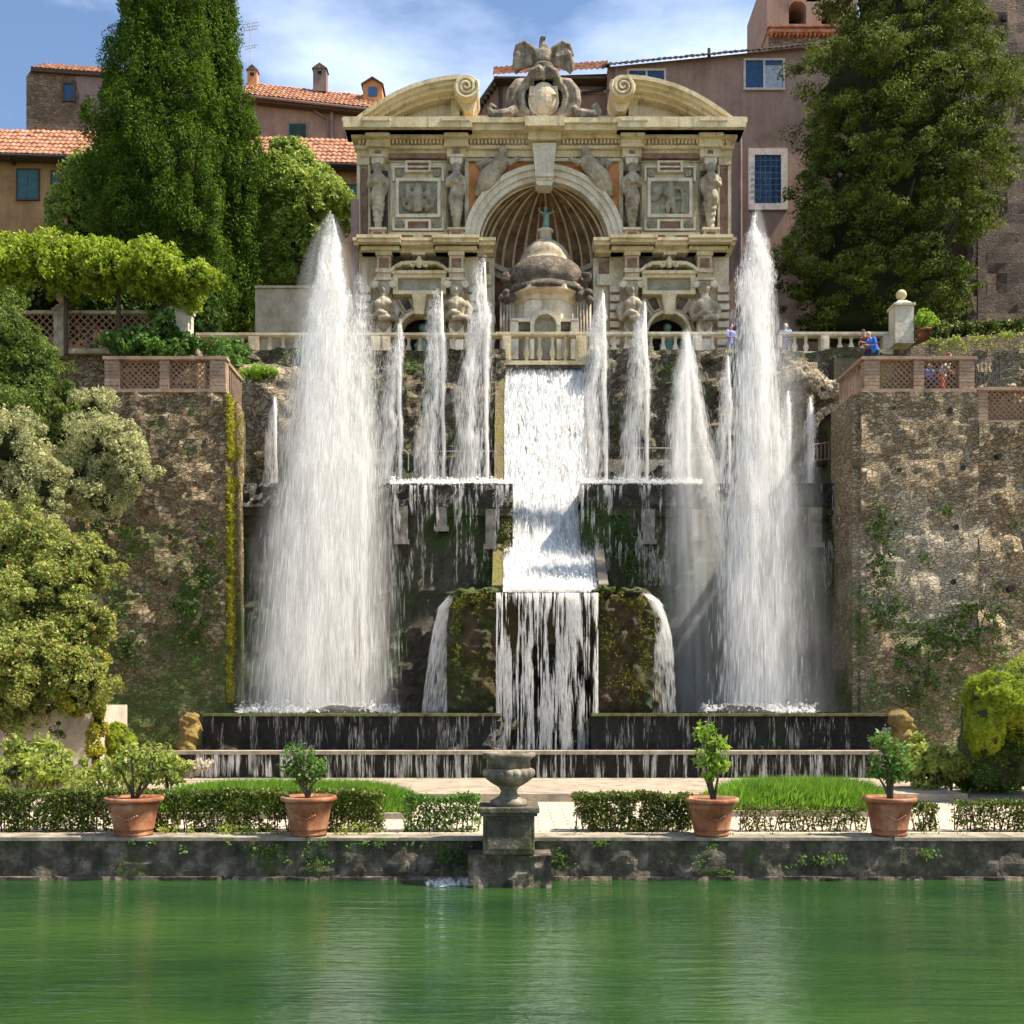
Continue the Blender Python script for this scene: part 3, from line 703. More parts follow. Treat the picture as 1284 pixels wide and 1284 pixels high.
m.tube([(X(1018,Yr),Yr,Z(558,Yr)),(X(1075,Yr),Yr,Z(549,Yr))],.03,6); m.tube([(X(1018,Yr),Yr,Z(577,Yr)),(X(1075,Yr),Yr,Z(573,Yr))],.025,6); build('rail',m,'lattice',st)
m=MB()
for k in range(12):
    a=1020+k*4.8; m.box(X(a,Yr)-.018,X(a,Yr)+.018,Yr-.02,Yr+.02,Z(576,Yr),Z(557-k*.7,Yr))
build('picket',m,'lattice',st)

# ------------------------------------------------------------------ cascade slide and grotto rock
cs=thing('cascade_channel','steep stone channel with yellow mossy cheeks carrying the central cascade','channel',(X(685,40),40,8))
m=MB(); xa,xb=X(632,41),X(738,41)
prof=[(44.2,Z(459,44.2)),(43.6,Z(475,43.6)),(42.8,Z(520,42.8)),(41.0,Z(600,41.0)),(39.2,Z(670,39.2)),(37.4,Z(722,37.4)),(36.3,Z(742,36.3))]
def slide(x0,x1,dz): 
    m=MB(); n=len(prof); vs=[(x0,y,z+dz) for y,z in prof]+[(x1,y,z+dz) for y,z in prof]+[(x0,y+1.5,z-3) for y,z in prof]+[(x1,y+1.5,z-3) for y,z in prof]
    fs=[(i,i+1,n+i+1,n+i) for i in range(n-1)]+[(2*n+i,2*n+i+1,i+1,i) for i in range(n-1)]+[(n+i,n+i+1,3*n+i+1,3*n+i) for i in range(n-1)]+[(0,n,3*n,2*n),(n-1,2*n-1,4*n-1,3*n-1)]
    return m.add(vs,fs)
build('slide_bed',slide(xa-.1,xb+.1,-.12),'wet',cs)
build('cheek',slide(xa-.38,xa-.02,.22),'cheek',cs); build('cheek',slide(xb+.02,xb+.35,.25),'wetstone',cs)
gr=thing('grotto_rock','mossy brown tuff rock mass with dark arch under the cascade','rock',(X(690,35.6),35.6,2))
def rockblock(a,b,c,d,Y,th,rnd,disp=.35,cut=0):
    """lumpy block between pixel bounds"""
    m=MB(); x0,x1,z0,z1=X(a,Y),X(b,Y),Z(d,Y),Z(c,Y)
    nx=int((x1-x0)/.28)+1; nz=int((z1-z0)/.28)+1
    for i in range(nx+1):
        for k in range(nz+1):
            e_=i if cut<0 else nx-i
            if cut and (nz-k)*1.1+e_*1.1<2.2: continue
            m.ell((x0+.3+(x1-x0-.6)*i/nx+random.uniform(-.09,.09),Y+th/2+random.uniform(-.28,.2),z0+.3+(z1-z0-.6)*k/nz),(random.uniform(.3,.42),th/2*random.uniform(.9,1.1),random.uniform(.3,.45)),10,7,.3,1.5)
    return fuse(m,.07,1)
build('left_boulder',None,'tuff',gr,mesh=rockblock(553,626,741,897,35.3,1.6,.3,cut=-1),smooth=True)
build('right_boulder',None,'tuff',gr,mesh=rockblock(747,830,741,897,35.3,1.6,.3,cut=1),smooth=True)
m=MB(); Yg=35.9; ccx,ccz,rr=X(688,Yg),Z(862,Yg),1.5
x0,x1=X(620,Yg),X(752,Yg); zt=Z(746,Yg); z0=Z(935,Yg)
arc=[(ccx+rr*math.cos(PI*k/12),ccz+rr*math.sin(PI*k/12)) for k in range(13)]
for k in range(12):
    (xa2,za2),(xb2,zb2)=arc[k],arc[k+1]; m.prism([(xa2,za2),(xb2,zb2),(xb2,zt),(xa2,zt)],Yg,Yg+.7)
m.box(x0,ccx-rr,Yg,Yg+.7,z0,zt); m.box(ccx+rr,x1,Yg,Yg+.7,z0,zt)
build('arch_wall',m,'tuff',gr)
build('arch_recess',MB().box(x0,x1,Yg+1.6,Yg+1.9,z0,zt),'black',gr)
build('lintel',MB().wall(X(618,35.2),X(752,35.2),Z(748,35.2),Z(743,35.2),35.15,.1,.05,2,1.4),'wetdark',gr)
m=MB(); m.ell((X(640,35.5),35.7,Z(925,35.5)),(.7,.5,.8),14,10,.4,2); m.ell((X(690,35.5),36,Z(915,35.5)),(1.0,.5,.75),14,10,.4,2); m.ell((X(735,35.5),35.7,Z(928,35.5)),(.7,.5,.7),14,10,.4,2)
build('arch_rocks',None,'tuff',gr,mesh=fuse(m,.08,1),smooth=True)
for a,b,c in ((562,604,746),(600,626,744),(746,772,743),(770,812,745)):
    m=MB(); m.ell((X((a+b)/2,35.5),35.8,Z(c,35.5)),((X(b,35.5)-X(a,35.5))*.55,.8,.2),22,12,.6,2.5); build('mossy_rim',m,'moss',gr,smooth=True)

for a,lab in ((428,'low round wet nozzle rock under the big left jet'),(930,'low round wet nozzle rock under the big right jet')):
    m=MB(); m.ell((X(a,35.6),35.6,Z(897,35.6)),(1.2,.8,.32),20,10,.25,1.5)
    tag(build('nozzle_rock',m,'wetdark',None,(X(a,35.6),35.6,Z(900,35.6)),smooth=True),lab,'rock')
# ================================================================== THE ORGAN FACADE
FY=47.0; FCX=682.0
fac=thing('baroque_facade','ornate yellow travertine facade with broken curved pediments above the fountain','facade',(X(FCX,FY),FY,zu))
def mir(px): return 2*FCX-px
class FB(MB):
    def b(s,a,b,c,d,d0,d1): return s.pb(a,b,c,d,FY,d0,d1)
    def bm(s,a,b,c,d,d0,d1):
        s.pb(a,b,c,d,FY,d0,d1); return s.pb(mir(b),mir(a),c,d,FY,d0,d1)
def FX(px): return X(px,FY)
def FZ(py): return Z(py,FY)
ks=FY/F
def wall_arch(mb,a,b,c,d,cx,cy,r,d0,d1,seg=24):
    """wall between px a..b, py c..d with a round-headed opening of radius r springing at cy"""
    mb.pb(a,cx-r,c,d,FY,d0,d1); mb.pb(cx+r,b,c,d,FY,d0,d1)
    for k in range(seg):
        a0=PI*k/seg; a1=PI*(k+1)/seg
        mb.pprism([(cx+r*math.cos(a0),cy-r*math.sin(a0)),(cx+r*math.cos(a1),cy-r*math.sin(a1)),(cx+r*math.cos(a1),c),(cx+r*math.cos(a0),c)],FY,d0,d1)
def ring(mb,cx,cy,r0,r1,d0,d1,a0=0,a1=PI,seg=32,el=1):
    for k in range(seg):
        p=a0+(a1-a0)*k/seg; q_=a0+(a1-a0)*(k+1)/seg
        mb.pprism([(cx+r0*math.cos(p),cy-r0*el*math.sin(p)),(cx+r0*math.cos(q_),cy-r0*el*math.sin(q_)),(cx+r1*math.cos(q_),cy-r1*el*math.sin(q_)),(cx+r1*math.cos(p),cy-r1*el*math.sin(p))],FY,d0,d1)
m=FB(); wall_arch(m,590,mir(590),200,309,FCX,312,82,-.6,0,40)
m.bm(450,590,200,309,-.6,0)
wall_arch(m,450,600,309,475,527,420,25,-.6,0); wall_arch(m,mir(600),mir(450),309,475,mir(527),420,25,-.6,0)
m.b(450,mir(450),165,200,-.6,-.02)
build('wall',m,'trav',fac)
m=FB(); m.box(FX(452),FX(mir(452)),FY+3.4,FY+4,zu,FZ(170)); m.box(FX(452),FX(452)+.5,FY+.6,FY+3.4,zu,FZ(170)); m.box(FX(mir(452))-.5,FX(mir(452)),FY+.6,FY+3.4,zu,FZ(170)); m.box(FX(452),FX(mir(452)),FY+.6,FY+3.4,FZ(176),FZ(172))
build('rear_wall',m,'mauve2',fac)
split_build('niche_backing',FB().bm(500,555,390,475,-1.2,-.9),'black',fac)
# niche green shadowy grotto figures behind small arches
# upper cornice : stacked mouldings, with breaks over the pilasters
m=FB()
def cornice(m,a,b,ext=0):
    for (c,d,pr,e) in ((165,171,1.15,16),(171,178,1.0,13),(178,182,.62,7),(188,192,.40,4),(192,200,.24,2)):
        m.b(a-e*ext,b+e*ext,c,d,0,pr)
    m.b(a,b,182,188,0,.34)
cornice(m,450,mir(450),1)
for a,b in ((464,488),(561,585)):
    for A,B in ((a,b),(mir(b),mir(a))):
        for (c,d,pr,e) in ((166,171,1.3,5),(171,177.8,1.16,4),(178,182.2,.8,3),(182,188,.55,2),(188,192.2,.6,3),(192,203,.42,0)): m.b(A-e,B+e,c+.1,d+.1,0,pr)
for (c,d,pr,e) in ((165.5,178,1.16,112-8),): m.b(450-14,585+8,c,d,0,pr+.08); m.b(mir(585)-8,mir(450)+14,c,d,0,pr+.08)
for (c,d,pr,e) in ((166,177.9,1.35,10),(178,188,.9,6),(188,191,.6,3)): m.b(FCX-14-e,FCX+14+e,c+.15,d+.15,0,pr)
build('upper_cornice',m,'cornice',fac)
m=FB(); px=452
while px<mir(452):
    m.b(px,px+2.4,182.6,187,.33,.52); px+=4.6
build('dentils',m,'cornice',fac)
split_build('frieze_band',FB().bm(490,560,196,200,.24,.28),'mosaic',fac)
# attic between pediments
m=FB(); m.b(580,mir(580),152,165,-.5,.25); m.b(578,mir(578),150.5,153,-.55,.35); build('attic',m,'cornice',fac)
# broken curved pediments
def pediment(sg,name):
    f=(lambda p: p) if sg>0 else mir
    P=[(449,166),(462,156),(480,144),(500,132.5),(520,124),(540,118),(560,114),(578,112.5),(592,115)]
    # offset inner curve
    def band(o0,o1,d0,d1):
        mb=FB()
        N_=[]
        for i,(a,b) in enumerate(P):
            a0,b0=P[max(i-1,0)]; a1,b1=P[min(i+1,len(P)-1)]; tx,ty=a1-a0,b1-b0; l=math.hypot(tx,ty); N_.append((-ty/l,tx/l))
        q_=[(a+n[0]*o1,b+n[1]*o1) for (a,b),n in zip(P,N_)]; p_=[(a+n[0]*o0,b+n[1]*o0) for (a,b),n in zip(P,N_)]
        for i in range(len(P)-1):
            poly=[p_[i],p_[i+1],q_[i+1],q_[i]]; poly=[(f(a),min(b,166.5)) for a,b in poly]
            mb.pprism(poly,FY,d0,d1)
        return mb
    mb=band(0,5,-.5,1.15); 
    for o0,o1,d in ((5,9,1.0),(9,13,.8),(13,17,.5)):
        b2=band(o0,o1,-.3,d); mb.add(b2.v,b2.f)
    build(name,mb,'cornice',fac)
    mb=FB(); poly=[(f(a),b) for a,b in [(462,166),(480,158),(500,147),(520,139),(540,133),(560,129),(580,127),(600,150),(600,166)]]
    mb.pprism(poly,FY,-.5,0.05); build('tympanum',mb,'trav',fac)
    mb=FB(); mb.b(min(f(566),f(577)),max(f(566),f(577)),131,166,.05,.4); mb.b(min(f(563),f(580)),max(f(563),f(580)),126,131,.05,.52); split_build('tympanum_pilaster',mb,'cornice',fac)
    mb=FB(); poly=[(f(a),b) for a,b in [(508,164),(530,153),(560,146),(560,148),(532,155),(514,164)]]; mb.pprism(poly,FY,.04,.14); build('tympanum_moulding',mb,'cornice',fac)
    mb=FB()
    for i in range(22):
        fq=i/21; a=492+fq*70; b=155-26*math.sin(fq*PI/2); mb.b(min(f(a),f(a)+1.8),max(f(a),f(a)+1.8),b,b+3,.05,.34)
    build('pediment_dentils',mb,'cornice',fac)
    # volute: spiral roll, deep drum
    mb=MB(); vx,vz=FX(f(586)),FZ(127.5)
    R_=15.5*ks
    prof_=[(R_,0),(R_,1.3),(R_*.93,1.36)]
    vs=[]; 
    mb2=MB(); seg=30
    for (r,y) in ((R_,FY+.5),(R_,FY-1.1),(R_*.92,FY-1.17),(.02,FY-1.12)):
        for j in range(seg): a=2*PI*j/seg; vs.append((vx+r*math.cos(a),y,vz+r*math.sin(a)))
    fs=[(i*seg+j,i*seg+(j+1)%seg,(i+1)*seg+(j+1)%seg,(i+1)*seg+j) for i in range(3) for j in range(seg)]
    mb.add(vs,fs)
    path=[]; 
    for k in range(60):
        a=k/59*2.6*2*PI; r=R_*(.95-.86*k/59); path.append((vx+sg*-r*math.cos(a+2.6),FY-1.15-.06*(k/59),vz+r*math.sin(a+2.6)))
    mb.tube(path,[.10-.05*k/59 for k in range(60)],6)
    mb.prism([(vx-R_*.8,vz-R_*.55),(vx+R_*.8,vz-R_*.55),(vx+(R_*.5 if sg>0 else R_*.2),FZ(152)),(vx-(R_*.2 if sg>0 else R_*.5),FZ(152))],FY-.8,FY+.4)
    build('volute',mb,'cornice',fac)
pediment(1,'curved_pediment'); pediment(-1,'curved_pediment')
# frieze between herms & panels
m=FB()
for a,b in ((450,466),(486,563)): m.bm(a,b,203,205,0,.12)
m.bm(448,464,200,209,0,.2); m.bm(448,452,209,309,0,.14); m.bm(462,465,209,300,0,.14); m.bm(448,466,296,309,0,.2)
m.bm(583,588,203,300,0,.16); m.bm(583,670,201,204.5,0,.2); 
split_build('pilaster_strip',m,'trav',fac)
m=FB(); m.bm(453,461,212,295,0,.06); m.bm(487,562,197.5,202.5,.0,.30); split_build('mosaic_strip',m,'mosaic',fac)
# central keystone
m=FB(); m.pprism([(667,190),(697,190),(692,236),(672,236)],FY,0,.75); m.pprism([(670,228),(694,228),(693,233),(671,233)],FY,0,.85); m.pprism([(671,236),(693,236),(690,242),(674,242)],FY,0,.7)
for a in (673,679,685,690): m.pprism([(a,194),(a+2,194),(a+1.6,227),(a+.6,227)],FY,.7,.8)
build('keystone',m,'travlight',fac)
# archivolt
m=FB(); ring(m,FCX,312,82,88,-.4,.22,seg=44); ring(m,FCX,312,88,95,-.3,.32,seg=44); ring(m,FCX,312,95,101,-.2,.42,seg=44)
build('archivolt',m,'travlight',fac)
# spandrels
m=FB()
for sg in (0,1):
    f=(lambda p:p) if sg==0 else mir
    pts=[(588,205)]
    arc_=[(FCX-101*math.cos(a),312-101*math.sin(a)) for a in np.linspace(.42,1.42,14)]
    poly=[(588,205.5)]+[p for p in arc_ if p[1]>206][::1]+[(668,206)]
    poly=[(588,206),(588,arc_[0][1])]+[p for p in arc_]+[(667,206)]
    m.pprism([(f(a),b) for a,b in poly],FY,.0,.07)
split_build('spandrel_field',m,'orange',fac)
# angels in spandrels
def limb(mb,pts,rad): mb.tube([(FX(a),FY-d,FZ(b)) for a,b,d in pts],rad,8)
def angel(sg):
    f=(lambda p:p) if sg>0 else mir; mb=MB()
    mb.ell((FX(f(631)),FY-.5,FZ(197)),(.2,.2,.25)); 
    limb(mb,[(f(630),200,.4),(f(629),207,.42),(f(625),214,.42),(f(618),221,.4)],[.14,.38,.36,.34])
    limb(mb,[(f(620),219,.4),(f(611),227,.42),(f(603),238,.35),(f(598),250,.25)],[.36,.38,.26,.12])
    limb(mb,[(f(622),222,.4),(f(614),232,.45),(f(610),240,.35),(f(602),248,.25)],[.3,.3,.2,.1])
    limb(mb,[(f(634),207,.4),(f(640),212,.5),(f(648),206,.45),(f(651),203,.4)],[.15,.13,.10,.09])
    limb(mb,[(f(624),208,.4),(f(622),216,.5),(f(632),219,.5)],[.15,.12,.09])
    for k in range(6): limb(mb,[(f(624),206,.2),(f(610-k*1.5),203+k*1.6,.2),(f(596-k*0+k*2),206+k*3,.15)],[.12,.12,.05])
    o=build('angel_relief',None,'sculpt',fac,mesh=fuse(mb,.028,1),smooth=True)
angel(1); angel(-1)
# framed relief panels
def panel(sg):
    f=(lambda p:p) if sg>0 else mir
    def B(mb,a,b,c,d,d0,d1): mb.b(min(f(a),f(b)),max(f(a),f(b)),c,d,d0,d1)
    mb=FB(); B(mb,490,560,206,296,0,.14); build('panel_field',mb,'trav',fac)
    mb=FB()
    for a,b,c,d in ((493,557,212,214),(493,495.5,214,231),(554.5,557,214,231),(497,553,227,231),(497,501,231,272),(549,553,231,272),(497,553,272,276),(493,557,290,292.5),(493,495.5,276,290),(554.5,557,276,290)): B(mb,a,b,c,d,.14,.30)
    for c0 in (206,279):
        B(mb,509,541,c0,c0+2.2,.14,.34); B(mb,509,541,c0+12,c0+14,.14,.34); B(mb,509,512,c0+2.2,c0+12,.14,.34); B(mb,538,541,c0+2.2,c0+12,.14,.34)
    build('panel_frame',mb,'travlight',fac)
    mb=FB(); B(mb,512,538,208.2,218,.14,.2); B(mb,512,538,281.2,291,.14,.2); split_build('mosaic_inset',mb,'mosaic',fac)
    mb=FB(); B(mb,501,549,231,272,.14,.18); build('relief_ground',mb,'relief',fac)
    mb=MB(); random.seed(5 if sg>0 else 9)
    if sg>0:
        limb(mb,[(525,236,.3),(525,250,.36),(524,262,.36),(525,269,.28)],[.16,.24,.26,.2]); 
        for s_ in (-1,1):
            limb(mb,[(525+s_*6,256,.3),(525+s_*12,266,.3),(525+s_*18,262,.3),(525+s_*20,252,.28)],[.18,.15,.1,.06])
            mb.ell((FX(525+s_*13),FY-.32,FZ(240)),(.15,.15,.18)); limb(mb,[(525+s_*13,243,.3),(525+s_*12,250,.34),(525+s_*16,258,.3)],[.13,.17,.1]); limb(mb,[(525+s_*12,244,.34),(525+s_*7,248,.38)],[.07,.06])
    else:
        c=mir(525); mb.ell((FX(c),FY-.4,FZ(237)),(.14,.14,.17)); limb(mb,[(c,240,.36),(c,248,.4),(c+1,256,.36)],[.15,.2,.17])
        limb(mb,[(c,256,.36),(c-4,263,.34),(c-2,270,.28)],[.15,.11,.08]); limb(mb,[(c+2,256,.36),(c+4,264,.34),(c+5,271,.28)],[.15,.11,.08])
        limb(mb,[(c-3,242,.36),(c-7,248,.4),(c-2,252,.42)],[.09,.08,.06]); limb(mb,[(c+3,242,.36),(c+9,240,.36),(c+14,242,.3)],[.09,.08,.05])
        for q_ in range(14): mb.ell((FX(c+random.uniform(-21,21)),FY-.2,FZ(random.uniform(238,268))),(random.uniform(.1,.3),.08,random.uniform(.08,.2)),10,7)
        limb(mb,[(c+15,270,.22),(c+16,255,.26),(c+14,243,.24)],[.1,.07,.05]); 
        for q_ in range(7): mb.ell((FX(c-14+random.uniform(-6,6)),FY-.24,FZ(241+random.uniform(-4,4))),.14,8,6)
    build('relief_figures',None,'relief',fac,mesh=fuse(mb,.04,1),smooth=True)
    for a in (502,548):
        for b in (220,284):
            mb=MB(); 
            for k in range(6): mb.ell((FX(f(a))+.11*math.cos(k*PI/3),FY-.22,FZ(b)+.11*math.sin(k*PI/3)),(.08,.06,.08),8,6)
            mb.ell((FX(f(a)),FY-.26,FZ(b)),.07,8,6); build('rosette',mb,'relief',fac,smooth=True)
    mb=FB(); B(mb,488,562,299,308,0,.22); build('plinth_band',mb,'mosaic',fac)
    mb=FB(); B(mb,488,562,295.5,299,0,.34); mb.pprism([(f(518),299),(f(532),299),(f(530),303),(f(520),303)] if sg>0 else [(f(532),299),(f(518),299),(f(520),303),(f(530),303)],FY,.22,.36); build('plinth_moulding',mb,'cornice',fac)
panel(1); panel(-1)
# upper herms (women ending in twisted tails)
def herm_mesh(px,flip=1):
    mb=MB(); s=flip
    mb.ell((FX(px),FY-.62,FZ(221)),(.19,.2,.25)); mb.ell((FX(px),FY-.52,FZ(217)),(.25,.22,.2))
    limb(mb,[(px,224,.5),(px,229,.5),(px,236,.52),(px,243,.5),(px,250,.5),(px-s,257,.5),(px-s*2,264,.48)],[.12,.36,.34,.25,.33,.34,.24])
    for q_ in (-1,1): mb.ell((FX(px+q_*3),FY-.82,FZ(234.5)),.13)
    limb(mb,[(px-9,231,.5),(px-10.5,240,.55),(px-4,238,.85),(px+3,240,.85)],[.15,.12,.10,.08]); limb(mb,[(px+9,231,.5),(px+11,241,.55),(px+9,250,.6),(px+4,247,.8)],[.15,.12,.10,.08])
    for ph in (0,PI):
        path=[];rad=[]
        for k in range(34):
            f_=k/33; a=f_*4.6*PI+ph; R_=.17*(1-f_*.5); path.append((FX(px)+R_*math.cos(a),FY-.45+R_*math.sin(a)*.8,FZ(260+33*f_))); rad.append(.17*(1-f_*.55))
        mb.tube(path,rad,8)
    return mb
hm=fuse(herm_mesh(475),.04,1); 
first=None
for px in (475.5,573,mir(573),mir(475.5)):
    mc=hm.copy()
    if px>FCX:
        cxw=FX(475); v=np.empty(len(mc.vertices)*3,dtype=np.float32); mc.vertices.foreach_get('co',v); v=v.reshape(-1,3); v[:,0]=2*cxw-v[:,0]; mc.vertices.foreach_set('co',v.ravel()); mc.flip_normals()
    mc.transform(__import__('mathutils').Matrix.Translation((FX(px)-FX(475),0,0)))
    build('herm_figure',None,'sculpt',fac,mesh=mc,smooth=True)
    m=FB(); m.b(px-9,px+9,202,205,0,.62); m.b(px-7.5,px+7.5,205,212,0,.55); m.b(px-6,px+6,212,215,0,.6); build('herm_capital',m,'travlight',fac)
    m=FB(); m.b(px-3.5,px+3.5,195,201,.4,.47); build('inset_block',m,'mosaic',fac)
    m=FB(); m.b(px-11,px+11,293,296,0,.66); m.b(px-9,px+9,296,309,0,.55); build('herm_plinth',m,'trav',fac)
    m=FB(); m.b(px-5.5,px+5.5,298,306,.55,.6); build('plinth_inset',m,'mosaic',fac)
    m=FB(); m.b(px-11,px+11,215,293,0,.08); build('herm_shadow_backing',m,'darkstone',fac)  # dark colour paints the shadow behind the herm figure
# lower cornice with ressauts
m=FB()
def lc(a,b,ex):
    for c,d,pr,e in ((309,313,.95,4),(313,317,.85,3),(317,322,.45,1)): m.b(a-e,b+e,c,d,0,pr+ex)
for sg in (0,1):
    f=(lambda p:p) if sg==0 else mir
    for a,b,ex in ((450,618,0),(456,502,.28),(548,598,.28)):
        a_,b_=sorted((f(a),f(b))); lc(a_,b_,ex)
m.bm(518,534,322,326,0,.6)
split_build('lower_cornice',m,'cornice',fac)
# lower storey
m=FB()
for c in (483,573):
    for C_ in (c,mir(c)):
        m.b(C_-10,C_+10,322,327,0,.62); m.b(C_-8.5,C_+8.5,327,343,0,.5); m.b(C_-10,C_+10,343,348,0,.6); m.b(C_-9,C_+9,348,355,0,.5)
        m.b(C_-12,C_+12,355,358,0,.66); m.b(C_-9,C_+9,358,475,0,.2)
m.bm(598,620,322,475,-.6,-.1); m.bm(598,616,344,358,-.1,.05)
split_build('lower_pilaster',m,'trav',fac)
m=FB()
for c in (483,573):
    for C_ in (c,mir(c)): m.b(C_-6,C_+6,330,341,.5,.55)
m.bm(600,613,328,342,-.1,-.05)
split_build('pilaster_inset',m,'mosaic',fac)
for c in (483,573):
    for C_ in (c,mir(c)):
        mb=MB()
        for q_ in (-1,1):
            pth=[(FX(C_+q_*11)+q_*-(.17-.13*k/20)*math.cos(k/20*3.4*PI+PI),FY-.55,FZ(361.5)+(.17-.13*k/20)*math.sin(k/20*3.4*PI+PI)) for k in range(21)]
            mb.tube(pth,.05,6); mb.tube([(FX(C_+q_*11),FY-.6,FZ(361.5)),(FX(C_+q_*11),FY-.2,FZ(361.5))],.1,8)
        mb.box(FX(C_-9),FX(C_+9),FY-.5,FY-.2,FZ(361),FZ(358)); build('ionic_capital',mb,'travlight',fac,smooth=False)
        mb=MB(); mb.ell((FX(C_),FY-.5,FZ(371)),(.26,.28,.34)); mb.ell((FX(C_),FY-.42,FZ(366)),(.32,.3,.22)); mb.ell((FX(C_),FY-.8,FZ(371.5)),(.05,.06,.1)); mb.ell((FX(C_),FY-.66,FZ(378)),(.16,.12,.14))
        limb(mb,[(C_,376,.45),(C_,383,.45),(C_,392,.5),(C_,402,.48),(C_,412,.45)],[.15,.42,.46,.38,.34])
        limb(mb,[(C_-10,386,.45),(C_-16,394,.5),(C_-14,405,.6),(C_-3,401,.95),(C_+5,404,.95)],[.24,.19,.16,.15,.13]); limb(mb,[(C_+10,386,.45),(C_+16,394,.5),(C_+14,405,.6),(C_+4,407,.95),(C_-5,409,.95)],[.24,.19,.16,.15,.13])
        for q_ in (-1,1): mb.ell((FX(C_+q_*5),FY-.78,FZ(389)),(.24,.14,.18))
        limb(mb,[(C_-8,412,.4),(C_,415,.5),(C_+8,412,.4)],[.2,.3,.2])
        build('atlas_bust',None,'sculpt',fac,mesh=fuse(mb,.035,1),smooth=True)
        mb=FB(); mb.pprism([(C_-9,414),(C_+9,414),(C_+6,470),(C_-6,470)],FY,.2,.6); build('herm_shaft',mb,'travlight',fac)
# horizontal rustication beside the outer herms
m=FB()
for c in range(362,470,11): m.bm(451,466,c,c+7,0,.3); m.bm(588,600,c,c+7,0,.3)
split_build('rusticated_blocks',m,'travlight',fac,eps=.12)
for sg in (0,1):
    f=(lambda p:p) if sg==0 else mir; c=f(527)
    m=FB(); ring(m,c,344,25,31,.0,.55,.18,PI-.18,24,.42); m.b(c-34,c+34,343,347,0,.6)
    mb=FB()
    for q_ in (-1,1):
        P=[(c+q_*36,344),(c+q_*30,339),(c+q_*22,335),(c+q_*12,334),(c+q_*8,337)]
        for i in range(4):
            a,b=P[i],P[i+1]; mb.pprism([a,b,(b[0],b[1]+5),(a[0],a[1]+3.5)],FY,0,.62)
        mb.tube([(FX(c+q_*8)+.1*math.cos(k),FY-.6,FZ(338)+.1*math.sin(k)) for k in range(7)],.06,6)
    split_build('tablet_pediment',mb,'cornice',fac)
    mb=MB(); mb.ell((FX(c),FY-.5,FZ(336)),(.18,.16,.22)); mb.ell((FX(c),FY-.5,FZ(330)),(.1,.1,.12)); 
    for q_ in (-1,1): limb(mb,[(c,337,.45),(c+q_*6,335,.5),(c+q_*11,338,.45)],[.12,.1,.05])
    build('pediment_ornament',None,'cornice',fac,mesh=fuse(mb,.04,1),smooth=True)
    m=FB(); m.b(c-34,c+34,345,349,0,.55); m.b(c-33,c+33,349,353,0,.45); m.b(c-33,c+33,369,373.5,0,.45); m.b(c-33,c-27,353,369,0,.45); m.b(c+27,c+33,353,369,0,.45)
    build('tablet_frame',m,'cornice',fac)
    m=FB(); m.b(c-27,c+27,353,369,0,.3); build('tablet',m,'relief',fac)
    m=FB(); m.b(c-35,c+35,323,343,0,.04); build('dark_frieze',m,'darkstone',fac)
    m=FB(); m.pprism([(c-9,374),(c+9,374),(c+5.5,400),(c-5.5,400)],FY,0,.6); build('niche_keystone',m,'cornice',fac)
    # radiating voussoirs: dark insets with pale edges
    m=FB(); m2=FB()
    for a0 in (18,42,66,114,138,162):
        a0=math.radians(a0); w0=math.radians(9.5); R0,R1=32,52
        def pt(r,a,e=0): 
            y=420-r*math.sin(a); return (c+r*math.cos(a),max(y,375))
        m.pprism([pt(R0,a0-w0),pt(R1,a0-w0),pt(R1,a0+w0),pt(R0,a0+w0)],FY,.0,.12)
        w1=w0*.72; m2.pprism([pt(R0+2,a0-w1),pt(R1-2,a0-w1),pt(R1-2,a0+w1),pt(R0+2,a0+w1)],FY,.12,.15)
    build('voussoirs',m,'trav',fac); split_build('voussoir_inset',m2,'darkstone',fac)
    m=FB(); ring(m,c,420,25,29,0,.3,seg=20); m.b(c-29,c-25,420,475,0,.3); m.b(c+25,c+29,420,475,0,.3); build('niche_archivolt',m,'trav',fac)
    mb=MB(); limb(mb,[(c,470,-.5),(c,440,-.5),(c+2,425,-.5),(c+2,412,-.5)],[.3,.35,.3,.15]); mb.ell((FX(c+2),FY+.5,FZ(406)),.2); limb(mb,[(c-8,432,-.4),(c,425,-.4),(c+9,415,-.4)],[.12,.15,.1]); build('niche_statue',None,'bronze',fac,mesh=fuse(mb,.06,1),smooth=True)
# apse : quarter sphere with ribs, curved wall below
R_=82*ks; mb=MB(); vs=[]; nu,nv=48,20; cz=FZ(312); cxw=FX(FCX)
for i in range(nv+1):
    th=PI/2*i/nv
    for j in range(nu+1):
        a=PI*j/nu; r=R_*math.sin(th); fl=1-.03*abs(math.sin(a*7.5)); vs.append((cxw-r*math.cos(a)*fl,FY+r*math.sin(a)*fl,cz+R_*math.cos(th)*fl))
mb.add(vs,[(i*(nu+1)+j,i*(nu+1)+j+1,(i+1)*(nu+1)+j+1,(i+1)*(nu+1)+j) for i in range(nv) for j in range(nu)])
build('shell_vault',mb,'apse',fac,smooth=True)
mb=MB()
for j in range(16):
    a=PI*(j+.25)/15.5
    if a>PI: continue
    path=[(cxw-R_*.985*math.sin(th)*math.cos(a),FY+R_*.985*math.sin(th)*math.sin(a),cz+R_*.985*math.cos(th)) for th in np.linspace(.10,PI/2,16)]
    mb.tube(path,[.035+.045*k/15 for k in range(16)],6)
build('shell_ribs',mb,'cornice',fac,smooth=True)
mb=MB(); vs=[]; 
for z in (zu,cz): 
    for j in range(nu+1): a=PI*j/nu; vs.append((cxw-R_*math.cos(a),FY+R_*math.sin(a),z))
mb.add(vs,[(j,j+1,nu+1+j+1,nu+1+j) for j in range(nu)]); build('niche_wall',mb,'apse',fac,smooth=True)
